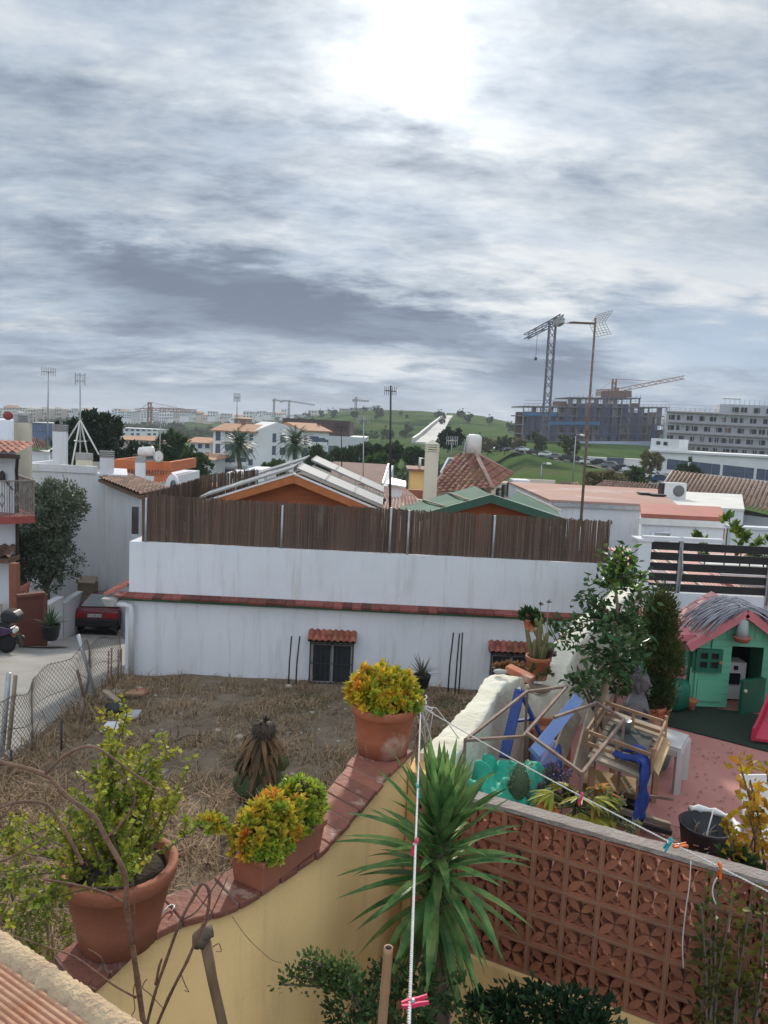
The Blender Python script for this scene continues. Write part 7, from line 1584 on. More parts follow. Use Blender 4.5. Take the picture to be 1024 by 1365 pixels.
def courtyard_bushes():
    b = P(560, 1365, 3.4); b.z = -4.9
    sp = []
    for k in range(7): 
        a = P(520 - 8 * k, 1345, 3.5 - .03 * k); e = P(372 + 14 * k, 1312 - [0, 14, 32, 40, 20, 10, 30][k] * .8, 3.45); m_ = lerp(a, e, .5) + V((0, 0, .05)); sp.append([b, lerp(b, a, .7), a, m_, e])
    stem_bush('spreading_shrub', 'shrub with small round leaves reaching left across the ochre wall', 'shrub', b, sp, leafmat('small_round_leaf', (.07, .12, .04), (.13, .18, .06), sc=5, rnd=.4), .026, 230, .35)
    f = MB(); st = MB(); base = P(575, 1365, 3.6); base.z = -4.9; blobs = [(P(470, 1352, 3.4), (.22, .2, .16)), (P(540, 1335, 3.6), (.22, .2, .2)), (P(600, 1350, 3.6), (.2, .2, .16)), (P(520, 1380, 3.3), (.3, .2, .2))]
    for c, r in blobs: st.tube([base, lerp(base, c, .6), c], [.02, .014, .006], 6)
    foliage(f, blobs, 1900, .04, .2); t = T('dark_bush', 'dark leafy bush at the foot of the yucca', 'bush', base); f.build('foliage', m_dkleaf, t); st.build('stems', m_bark, t)
    f = MB(); st = MB(); base = P(730, 1400, 3.9); base.z = -4.9; blobs = [(P(690, 1352, 3.95), (.20, .2, .14)), (P(745, 1356, 3.9), (.24, .2, .16)), (P(790, 1378, 3.8), (.2, .2, .14)), (P(660, 1365, 3.9), (.2, .2, .14))]
    for c, r in blobs: st.tube([base, lerp(base, c, .6), c], [.02, .014, .006], 6)
    foliage(f, blobs, 2600, .05, .2); t = T('dark_bush', 'low dark bush beneath the block screen', 'bush', base); f.build('foliage', leafmat('dark_bush_leaf', (.014, .036, .014), (.03, .06, .022), sc=4, rnd=.4, trans=.2), t); st.build('stems', m_bark, t)
    # twiggy climber in front of the right end of the screen
    b = P(960, 1420, 3.75); b.z = -4.9; sp = []
    for px, py in ((935, 1200), (955, 1180), (978, 1190), (1000, 1205), (1020, 1190), (948, 1250), (985, 1245), (1015, 1260), (962, 1290), (1000, 1300), (940, 1310)):
        e = P(px, py, 3.85); a = lerp(b, e, .5) + V((R.uniform(-.1, .1), 0, 0)); sp.append([b, a, lerp(a, e, .6) + V((R.uniform(-.04, .04), 0, 0)), e])
    stem_bush('climbing_shrub', 'dark twiggy climber in front of the right end of the block screen', 'shrub', b, sp, leafmat('climber_leaf', (.05, .06, .02), (.16, .15, .03), sc=4, rnd=.45, hue=.03), .05, 85, .6)
    # yellow leaved shrub at right edge, growing out of the patio
    b = P(1035, 1160, 4.75); b.z = -3.35; sp = []
    for px, py, yy in ((985, 1015, 4.7), (1000, 1040, 4.7), (1022, 1025, 4.8), (1040, 1030, 4.9), (996, 1075, 4.6), (1012, 1095, 4.6), (978, 1120, 4.5), (1000, 1060, 4.9), (1030, 1080, 4.7), (968, 1095, 4.6)):
        e = P(px, py, yy); a = lerp(b, e, .45) + V((R.uniform(-.08, .08), R.uniform(-.08, .08), 0)); sp.append([b, a, lerp(a, e, .55) + V((R.uniform(-.03, .03), 0, .02)), e])
    stem_bush('yellow_shrub', 'shrub with sparse golden yellow leaves at the right edge of the patio', 'shrub', b, sp, leafmat('golden_leaf', (.30, .20, .025), (.50, .30, .03), sc=5, rnd=.35, hue=.03, trans=.4), .062, 46, .45)
courtyard_bushes()

# ------------------------------------------------------------------ near parapet, bare vine, cane, hoe
def parapet():
    z = -1.2; a = G(-30, 1226, z); b = G(0, 1247, z); c = G(95, 1312, z); d = G(190, 1375, z); u = (d - a).normalized(); n = V((-u.y, u.x, 0)) * -1
    if n.y > 0: n = -n
    t = T('ribbed_parapet', 'ribbed clay block parapet with crumbling mortar edge in the near corner', 'parapet', V((a.x, a.y, z - .5)))
    L = (d - a).length; Wd = .62; m = MB(); k = 42; prof = []
    for i in range(k):
        s = .045 + i * .0135; prof += [(s, 0), (s + .003, .005), (s + .0085, .005), (s + .0115, 0)]
    vs = []; ns = 8
    for j in range(ns + 1):
        for s, h in prof: vs.append(a + u * (L * 1.25 * j / ns - .1) + n * s + V((0, 0, h - .004)))
    w = len(prof); m.add(vs, [(j*w+i, j*w+i+1, (j+1)*w+i+1, (j+1)*w+i) for j in range(ns) for i in range(w-1)])
    m.build('ribbed_clay', M('ribbed_clay', (.50, .30, .20), (.42, .21, .12), sc=9, rough=.85, bump=.3, c3=(.40, .15, .07)), t)
    b_ = MB(); p0 = a + u * -.1; p1 = a + u * (L * 1.15); b_.prism([p0 - V((0, 0, .014)), p1 - V((0, 0, .014)), p1 + n * Wd - V((0, 0, .014)), p0 + n * Wd - V((0, 0, .014))], (0, 0, -.45)); b_.build('block', m_clay, t)
    e = MB(); kk = 90; vs = []
    for i in range(kk + 1):
        p = a + u * (L * 1.2 * i / kk - .1); q = noise.noise((i * .35, 1, 0)) * .012
        for s, h in ((-.012 + q * .5, -.03), (-.008 + q * .5, .006), (.012, .015 + q * .4), (.036 + q, .010), (.050 + q * 1.6, -.004)): vs.append(p + n * s + V((0, 0, h + noise.noise((i * .9, s * 60, 3)) * .004)))
    e.add(vs, [(5*i+j, 5*i+j+1, 5*i+6+j, 5*i+5+j) for i in range(kk) for j in range(4)], True)
    e.build('mortar_edge', M('pale_mortar_edge', (.55, .42, .26), (.42, .3, .2), sc=14, rough=1, bump=.8), t)
parapet()
def poly(mb, pts, Y, r0, r1, n=7):
    q = []
    for i, (x, y, *o) in enumerate(pts): q.append(P(x, y, Y + (o[0] if o else 0)))
    out = []
    for i in range(len(q) - 1):
        for s in range(4):
            t = s / 4; a = q[max(0, i-1)]; b = q[i]; c = q[i+1]; d = q[min(len(q)-1, i+2)]
            out.append(.5 * ((2*b) + (c-a)*t + (2*a-5*b+4*c-d)*t*t + (3*b-a-3*c+d)*t*t*t))
    out.append(q[-1]); k = len(out); mb.tube(out, [lerp(r0, r1, i / (k-1)) * (1 + .18 * (i % 4 == 0)) for i in range(k)], n)
def vines():
    m = MB(); t = T('bare_vine', 'leafless brown vine stems arching over the near left corner', 'vine', P(193, 1400, 2.0))
    Y = 2.0
    for pts, r0, r1 in (([(196, 1400), (184, 1310), (175, 1250), (169, 1210), (166, 1165), (140, 1115), (125, 1088), (90, 1062), (58, 1032), (0, 1016), (-30, 1010)], .010, .006), ([(58, 1172), (100, 1179), (140, 1190), (166, 1204)], .003, .005),
        ([(110, 1152), (98, 1128), (82, 1100), (60, 1072), (20, 1070), (-20, 1086)], .006, .005), ([(62, 1030), (90, 1005), (122, 995), (150, 1010), (185, 1036), (225, 1062)], .006, .003), ([(-15, 1150), (10, 1145), (40, 1128), (60, 1120)], .005, .003),
        ([(178, 1258), (179, 1220), (179, 1184)], .005, .002), ([(182, 1330), (150, 1312), (100, 1276), (60, 1262), (20, 1248)], .004, .002), ([(0, 1092), (20, 1070), (42, 1046)], .003, .002), ([(140, 1118), (160, 1100), (180, 1068), (168, 1040), (150, 1020)], .004, .002)): poly(m, pts, Y, r0 * .8, r1 * .8)
    for pts, r0, r1 in (([(188, 1400), (205, 1330), (220, 1285), (240, 1230), (258, 1196), (270, 1178), (279, 1190), (276, 1220), (264, 1246), (250, 1280), (225, 1330), (196, 1400)], .006, .006), ([(208, 1312), (212, 1290), (216, 1278)], .006, .004), ([(264, 1250), (275, 1230), (290, 1200), (304, 1168)], .004, .002), ([(240, 1228), (262, 1215), (280, 1190), (300, 1160), (318, 1135)], .004, .002), ([(130, 1320), (118, 1312), (137, 1290), (133, 1275), (117, 1265)], .003, .002)): poly(m, pts, 2.1, r0 * .75, r1 * .75)
    m.build('stems', M('vine_bark', (.24, .14, .09), (.12, .07, .05), sc=14, rough=.9, bump=.5), t)
    k = MB()
    for pts in ([(184, 1300), (178, 1320), (180, 1345), (176, 1355), (190, 1365)], [(196, 1305), (190, 1316), (200, 1325), (212, 1338), (218, 1345)], [(284, 1262), (292, 1258), (295, 1268), (288, 1268)], [(242, 1300), (248, 1315), (252, 1322), (246, 1320)], [(310, 1222), (330, 1250), (360, 1278), (375, 1283)]): poly(k, pts, 2.1 if pts[0][0] < 300 else 3.2, .0018, .0012, 5)
    k.build('tendrils', M('tendril', (.20, .13, .08)), t)
    c = T('bamboo_cane', 'cut bamboo cane standing upright by the clothes line', 'cane', P(506, 1400, 2.3)); m = MB(); a = P(505, 1420, 2.3); b = P(518, 1263, 2.3); q = [lerp(a, b, i / 20) for i in range(21)]
    m.tube(q, [.0155 + (.002 if i in (5, 13) else 0) for i in range(21)], 14); m.build('stem', M('dry_bamboo', (.42, .24, .13), (.32, .18, .10), sc=3, rough=.6, stretch=(6, 6, 1)), c)
    m = MB(); d = (b - a).normalized(); m.tube([b - d * .004, b + d * .0012], .0105, 12); m.build('hollow', m_dark, c)
    h = T('wooden_hoe', 'old wooden handle with a knobbly head leaning on the ochre wall', 'tool', P(296, 1400, 2.7)); m = MB(); a = P(305, 1425, 2.7); b = P(274, 1255, 2.7); m.tube([a, lerp(a, b, .35) + V((.008, 0, 0)), lerp(a, b, .7), b], [.021, .019, .019, .022], 10); m.build('handle', M('worn_handle', (.22, .14, .08), (.15, .09, .05), sc=6, stretch=(3, 3, 1)), h)
    m = MB(); m.tube([P(262, 1262, 2.7), P(266, 1250, 2.7), P(274, 1243, 2.69), P(284, 1240, 2.7)], [.016, .030, .028, .022], 10); m.sphere(P(268, 1252, 2.69), .033, 10, 7, jit=.3); m.build('head', m_bark, h)
vines()

# ------------------------------------------------------------------ washing lines and pegs
m_rope = M('white_rope', (.70, .68, .64), (.55, .52, .48), sc=60, rough=.8, spec=.2)
def rope(label, pts, r, tw=60):
    m = MB(); K = int(tw * 6); P0 = resample([V(p) for p in pts], K)
    for ph in (0, math.pi):
        q = []
        for i, p in enumerate(P0):
            d = (P0[min(i+1, K)] - P0[max(i-1, 0)]).normalized(); s = d.cross(V((0, 0, 1)));
            if s.length < .05: s = V((1, 0, 0))
            s.normalize(); w = s.cross(d); a = ph + i * math.pi / 3; q.append(p + (s * math.cos(a) + w * math.sin(a)) * r * .55)
        m.tube(q, r * .62, 6)
    return tag(m.build('washing_line', m_rope, loc=pts[0]), label, 'washing line')
K0 = P(561, 942, 5.45)
l1 = [K0, P(559, 1050, 3.6) * 1.0, P(552, 1200, 2.4), P(548, 1300, 2.0), P(544, 1385, 1.75)]
def line_pts(a, b, n=30, sag=.04):
    return [lerp(a, b, i / n) - V((0, 0, sag * math.sin(math.pi * i / n))) for i in range(n + 1)]
e1 = P(544, 1400, 1.75); LA = line_pts(K0, e1, 40, .02); rope('thick twisted white washing line hanging straight towards the viewer', LA, .0048, 150)
e2 = P(1120, 1236, 3.0); LB = line_pts(K0, e2, 40, .03); rope('white washing line crossing the patio to the right edge', LB, .0042, 90)
def post_knot():
    t = T('line_post', 'thin post and tangled rope ends at the corner of the ochre wall', 'post', P(558, 1015, 5.5)); m = MB(); b = P(556, 1020, 5.52); q = P(560, 936, 5.52); m.tube([b - V((0, 0, .4)), q], .014, 8); m.build('post', m_rust, t)
    m = MB()
    for i in range(9):
        a = K0 + V((R.uniform(-.02, .02), R.uniform(-.03, .02), R.uniform(-.01, .03))); L = R.uniform(.1, .38); m.tube([a, a + V((R.uniform(-.06, .10), R.uniform(-.04, .04), -.03)), a + V((R.uniform(-.05, .08), 0, -L))], .0045, 5)
    pts = [K0 + V((.04 * math.cos(a), .04 * math.sin(a), .006 * a - .04)) for a in [i * .5 for i in range(40)]]; m.tube(pts, .005, 5)
    m.tube([K0, K0 + V((.12, .1, -.04)), P(600, 968, 5.6), P(612, 985, 5.7)], .004, 5); m.tube([K0, P(575, 985, 5.5), P(572, 1010, 5.45)], .004, 5); m.build('rope_ends', m_rope, t)
post_knot()
def on_line(L, px):
    best = min(L, key=lambda p: abs((CAMROT.transposed() @ p).x / -(CAMROT.transposed() @ p).z * F + 512 - px)); return best
def on_line_y(L, py):
    def yy(p): c = CAMROT.transposed() @ p; return 682.5 - c.y / -c.z * F
    i = min(range(len(L) - 1), key=lambda i: abs((yy(L[i]) + yy(L[i+1])) / 2 - py)); return L[i], L[i+1], yy
def peg_at(L, px, py, use_y, dirv, mat, label):
    best = None
    for i in range(len(L) - 1):
        for s in range(12):
            p = lerp(L[i], L[i+1], s / 12); c = CAMROT.transposed() @ p; x = c.x / -c.z * F + 512; y = 682.5 - c.y / -c.z * F; d = abs(y - py) if use_y else abs(x - px)
            if best is None or d < best[0]: best = (d, p)
    p = best[1]; t = T('clothes_peg', label, 'clothes peg', p, 'plastic clothes pegs on the washing lines'); d = V(dirv).normalized(); s = d.cross(V((0, 1, 0)))
    if s.length < .1: s = V((1, 0, 0))
    s.normalize(); n = s.cross(d); o = p - d * .022
    for sg in (-1, 1):
        m = MB(); pts = [(0, .003), (.018, .006), (.030, .009), (.045, .006), (.072, .011), (.074, .015), (.045, .012), (.03, .014), (.014, .013), (0, .009)]
        m.prism([o + d * a + n * (b * sg) - s * .0055 for a, b in pts], s * .011); ob = m.build('jaw', mat, t)
    k = MB(); c = o + d * .032; k.tube([c - s * .009, c + s * .009], .0065, 10); k.build('spring', m_galv, t)
m_pink = M('pink_plastic', (.75, .06, .16), (.68, .05, .13), rough=.4); m_teal = M('teal_plastic', (.03, .42, .46), (.03, .36, .40), rough=.4); m_org = M('orange_plastic', (.80, .16, .03), (.7, .13, .02), rough=.4)
peg_at(LA, 0, 1050, True, (.25, .2, -1), m_teal, 'teal clothes peg on the near line beside the yucca tips')
peg_at(LA, 0, 1124, True, (-.3, .1, -1), m_pink, 'pink clothes peg halfway down the near line')
peg_at(LA, 0, 1338, True, (1, .1, .22), m_pink, 'large pink clothes peg lowest on the near line, turned sideways')
peg_at(LB, 775, 0, False, (-.2, .1, -1), m_pink, 'pink clothes peg on the line above the block screen')
peg_at(LB, 893, 0, False, (-.45, .1, -1), m_teal, 'teal clothes peg next to an orange one above the tub')
peg_at(LB, 902, 0, False, (1, 0, .2), m_org, 'orange clothes peg sticking out beside the teal one')
peg_at(LB, 959, 0, False, (.05, 0, -1), m_org, 'orange clothes peg hanging down nearest the right edge')
def strings():
    for i, (lab, pts, Y) in enumerate((('thin pale string hanging down the middle of the block screen', [(921, 1148), (919, 1180), (914, 1215), (910, 1255), (911, 1290)], 3.9), ('short loop of string hanging below the orange peg', [(956, 1170), (951, 1180), (950, 1192), (954, 1205)], 3.4))):
        m = MB(); poly(m, pts, Y, .003, .003, 5); tag(m.build('string', m_rope, loc=P(*pts[0], Y)), lab, 'string')
strings()

# ------------------------------------------------------------------ patio: playhouse
def playhouse():
    Y = 9.45; zf = -3.335; px = pxm(Y); o = P(914, 948, Y); o.z = zf; t = T('playhouse', 'green plastic playhouse with a pink roof and an open half door', 'playhouse', o)
    m_g = M('mint_plastic', (.15, .46, .29), (.13, .40, .25), sc=1.5, rough=.55); m_dg = M('bottle_green_plastic', (.015, .13, .075), (.012, .105, .06), rough=.5); m_pk = M('faded_pink_plastic', (.55, .17, .19), (.48, .15, .16), sc=2, rough=.6, c3=(.6, .33, .3))
    W = 1.16; H = .88; apx = 1.27; D = .85
    def fp(x, z, dy=0): return o + V((x, dy, z))
    dx0, dx1, dz = .50, .90, .80      # door opening
    w = MB()
    # front wall pieces round the door, planked
    def plank(x0, x1, z0, z1, n):
        for i in range(n):
            a = lerp(z0, z1, i / n); b = lerp(z0, z1, (i + 1) / n); w.box((o.x + x0, Y - .02, zf + a + .004), (o.x + x1, Y + .02, zf + b - .004))
        w.box((o.x + x0, Y - .012, zf + z0), (o.x + x1, Y + .012, zf + z1))
    plank(0, dx0, 0, H, 10); plank(dx1, W, 0, H, 10); plank(dx0, dx1, dz, H, 1)
    gb = MB(); gb.prism([fp(0, H + .001, -.02), fp(W, H + .001, -.02), fp(W / 2, apx, -.02)], (0, .04, 0))
    for i in range(9): x = .12 + i * .115; z = H + (apx - H) * (1 - abs(x - W/2) / (W/2)) - .05; gb.box((o.x + x - .045, Y - .03, zf + H + .03), (o.x + x + .045, Y - .021, zf + max(z, H + .06)))
    w.box((o.x, Y + .02, zf), (o.x + .03, Y + D, zf + H)); w.box((o.x + W - .03, Y + .02, zf), (o.x + W, Y + D, zf + H)); w.box((o.x + .03, Y + D - .03, zf), (o.x + W - .03, Y + D, zf + H))
    w.box((o.x + .06, Y - .045, zf + .05), (o.x + .09, Y - .021, zf + .45)); w.box((o.x + .10, Y - .04, zf + .08), (o.x + .42, Y - .021, zf + .36)); w.build('wall', m_g, t); gb.build('gable', m_g, t)
    # roof: two slopes with thick wavy front edge
    r = MB(); ov = .13
    for sg in (-1, 1):
        e = fp(W/2 + sg * (W/2 + .10), H - .06, -ov); a = fp(W/2, apx + .02, -ov); r.prism([a, e, e - V((0, 0, .085)), a - V((0, 0, .085))], (0, D + .2, 0))
        for j in range(6):
            q0 = lerp(a, e, j / 6); q1 = lerp(a, e, (j + 1) / 6); dn = V((0, 0, .016)); r.prism([q0 + dn * .2, q1 + dn, q1 + dn + V((0, D + .2, 0)), q0 + dn * .2 + V((0, D + .2, 0))], (0, 0, .012))
        fe = MB(); fe.bar(a + V((0, -.02, -.03)), e + V((0, -.02, -.03)), .05, .10); fe.build('roof_edge', m_pk, t)
    r.build('roof', M('pale_pink_roof', (.55, .30, .26), (.48, .22, .21), sc=3, rough=.7, c3=(.58, .42, .36)), t)
    # wing with open kitchen hatch
    x0 = -.40; k = MB()
    k.box((o.x + x0, Y + .06, zf), (o.x - .002, Y + .10, zf + .36)); k.box((o.x + x0, Y + .06, zf + .80), (o.x - .002, Y + .10, zf + .86)); k.box((o.x + x0, Y + .06, zf + .36), (o.x + x0 + .05, Y + .10, zf + .80)); k.box((o.x - .05, Y + .06, zf + .36), (o.x - .002, Y + .10, zf + .80)); k.box((o.x + x0, Y + .10, zf), (o.x + x0 + .03, Y + .9, zf + .86)); k.box((o.x + x0 + .03, Y + .86, zf), (o.x - .002, Y + .9, zf + .86)); k.build('wing_wall', m_g, t)
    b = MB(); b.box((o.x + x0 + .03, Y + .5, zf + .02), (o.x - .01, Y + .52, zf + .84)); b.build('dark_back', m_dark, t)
    wr = MB(); wr.prism([fp(x0 - .05, .86, -.03), fp(-.003, .88, -.03), fp(-.003, 1.02, .85), fp(x0 - .05, 1.0, .85)], (0, 0, .05)); wr.bar(fp(x0 - .05, .87, -.05), fp(.0, .90, -.05), .05, .08); wr.build('wing_roof', m_pk, t)
    s = MB(); s.box((o.x + x0 + .02, Y - .06, zf + .365), (o.x - .06, Y + .058, zf + .40)); s.box((o.x + x0 + .03, Y - .05, zf + .405), (o.x + x0 + .2, Y + .05, zf + .46)); s.build('hatch_shelf', m_pk, t)
    # shutter
    sx0, sx1, sz0, sz1 = .04, .37, .47, .76; sh = MB()
    for a, b_, c, d in ((sx0, sx1, sz0, sz0 + .05), (sx0, sx1, sz1 - .05, sz1), (sx0, sx0 + .05, sz0 + .05, sz1 - .05), (sx1 - .05, sx1, sz0 + .05, sz1 - .05), (lerp(sx0, sx1, .5) - .022, lerp(sx0, sx1, .5) + .022, sz0 + .05, sz1 - .05), (sx0 + .05, lerp(sx0, sx1, .5) - .022, .60, .635), (lerp(sx0, sx1, .5) + .022, sx1 - .05, .60, .635)):
        sh.box((o.x + a, Y - .075, zf + c), (o.x + b_, Y - .035, zf + d))
    sh.box((o.x + sx0 - .04, Y - .06, zf + sz0 + .05), (o.x + sx0 - .002, Y - .03, zf + sz1 - .05)); so_ = sh.build('shutter', m_dg, t); pn = MB(); pn.box((o.x + sx0 + .04, Y - .05, zf + sz0 + .04), (o.x + sx1 - .04, Y - .044, zf + sz1 - .04)); pn.build('panes', m_dark, so_); kn = MB(); kn.sphere(fp(sx1 - .03, .60, -.09), .022); kn.build('knob', m_clay, so_)
    # half door, swung out
    d = MB(); a = fp(dx1 + .02, 0, -.03); dd = V((-.86, -.42, 0)).normalized(); d.prism([a, a + dd * .40, a + dd * .40 + V((0, 0, .40)), a + V((0, 0, .40))], V((.02, -.04, 0))); d.bar(a + V((0, -.02, .41)), a + dd * .40 + V((0, -.02, .41)), .07, .035); do = d.build('half_door', m_dg, t); kn = MB(); kn.sphere(a + dd * .34 + V((.0, -.06, .30)), .024); kn.build('knob', m_cream, do)
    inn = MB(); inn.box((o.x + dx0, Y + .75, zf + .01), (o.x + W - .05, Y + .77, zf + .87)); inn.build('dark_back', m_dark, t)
    st = T('toy_stove', 'grey toy stove inside the playhouse doorway', 'toy stove', fp(.66, 0, .45)); m = MB(); m.box((o.x + .50, Y + .3, zf + .01), (o.x + .86, Y + .55, zf + .50)); m.build('case', m_plastic_w, st); m = MB(); m.box((o.x + .58, Y + .27, zf + .22), (o.x + .78, Y + .298, zf + .36)); m.build('oven_window', m_black, st)
    m = MB()
    for x in (.60, .72): m.cbox(fp(x, .41, .285), .05, .02, .05)
    m.build('dial', m_black, st)
    rd = MB(); c = fp(-.14, .41, .0); rd.lathe([(.08, 0), (.09, .09), (.075, .1), (.06, .13), (0, .14)], c, 14); tag(rd.build('toy_pot', m_redroof, loc=c), 'small dark red toy pot on the playhouse hatch shelf', 'toy')
    lp = T('gable_lamp', 'glass lantern hanging under the gable of the playhouse', 'lantern', fp(W / 2 - .04, 1.0, -.16)); c = fp(W / 2 - .04, .97, -.16); m = MB(); m.lathe([(.001, .22), (.055, .2), (.07, .08), (.075, 0)], c, 16); m.build('glass', M('clear_glass', (.45, .5, .48), (.5, .55, .52), rough=.1, trans=.4), lp); m = MB(); m.lathe([(.11, 0), (.105, -.02), (.08, -.07), (0, -.075)], c, 16); m.build('holder', m_redroof, lp); m = MB(); m.tube([c + V((0, 0, .2)), c + V((0, 0, .31))], .006, 6); m.build('hanger', m_steel, lp)
    # heap of silvery dry fronds over the ridge
    f = MB(); RR = random.Random(5)
    for i in range(360):
        sg = RR.choice((-1, 1)); q = RR.uniform(0, .52); y = RR.uniform(-.14, .5); x = W/2 + RR.gauss(0, .05); z = apx + .03 + RR.uniform(0, .05); L = RR.uniform(.2, .75); sl = (apx - H + .08) / (W/2 + .1)
        p = fp(x, z, y); pts = [p]; v = V((sg * 1, RR.uniform(-.6, .2), -.25)).normalized()
        for j in range(4): p = p + v * L / 4; v = (v + V((0, RR.uniform(-.12, .12), -.22))).normalized(); xx = abs(p.x - o.x - W/2); zr = zf + apx + .055 - xx * sl; p.z = max(p.z, zr); pts.append(p)
        f.tube(pts, RR.uniform(.004, .008), 4)
    tag(f.build('frond_heap', M('silvery_fronds', (.36, .36, .38), (.22, .22, .25), sc=5, rnd=.5, rough=.8), loc=fp(W/2, apx, .4)), 'heap of silvery grey dried fronds over the playhouse ridge', 'fronds')
    # green plastic barrel planter to the left
    bq = T('green_tub', 'dark green ribbed plastic tub against the playhouse hatch', 'tub', fp(-.27, 0, -.12)); m = MB(); m.lathe([(.17, 0), (.22, .06), (.23, .22), (.21, .33), (.17, .36), (0, .37)], fp(-.26, .012, -.14), 40, 1.0, .8, lobes=(9, .045)); m.build('body', m_dg, bq)
    rp = MB(); c = fp(-.01, .012, -.16); rp.lathe([(.05, 0), (.075, .11), (.08, .13), (.06, .13), (0, .11)], c, 14); tag(rp.build('flower_pot', m_clay, loc=c), 'tiny red pot at the foot of the playhouse front', 'pot')
    wr = MB(); a = fp(.235, .76, -.028); wr.tube([a, fp(.24, 1.0, -.035)], .005, 5); tag(wr.build('dark_cable', m_black, loc=a), 'dark cable running down the playhouse front above the shutter', 'cable')
playhouse()
def slide():
    Y = 7.9; t = T('toy_slide', 'red plastic toy slide at the right edge of the patio', 'slide', G(1010, 1000, -3.34)); m_r = M('red_plastic', (.42, .02, .055), (.36, .018, .05), sc=2, rough=.4)
    a = G(1003, 992, -3.34); b = P(1045, 880, 8.9); w = V((.48, -.1, 0)); m = MB(); n = 12; L = []; 
    for i in range(n + 1):
        q = i / n; p = lerp(a, b, q); p.z = -3.30 + (b.z + 3.3) * q ** 1.25; L.append(p)
    vs = []
    for p in L:
        for s, h in ((-.04, .0), (-.04, .15), (.02, .15), (.04, .03), (.96, .03), (.98, .15), (1.04, .15), (1.04, 0)): vs.append(p + w * s + V((0, 0, h)))
    k = 8; m.add(vs, [(k*i+j, k*i+(j+1) % k, k*i+k+(j+1) % k, k*i+k+j) for i in range(n) for j in range(k)]); m.add(vs[:k], [tuple(range(k))]); m.add(vs[-k:], [tuple(range(k))[::-1]]); ob = m.build('chute', m_r, t); bv = ob.modifiers.new('bevel', 'BEVEL'); bv.width = .02; bv.segments = 3
    s = MB(); s.prism([L[3] + w * .15 + V((0, 0, .05)), L[3] + w * .85 + V((0, 0, .05)), L[7] + w * .85 + V((0, 0, .05)), L[7] + w * .15 + V((0, 0, .05))], (0, 0, .02)); s.build('pale_panel', m_plastic_w, t)
    l = MB()
    for sx in (0, 1): l.bar(V((L[-1].x + w.x * sx, L[-1].y + .02 + w.y * sx, -3.35)), L[-1] + w * sx, .07)
    l.build('ladder', m_plastic_w, t)
slide()

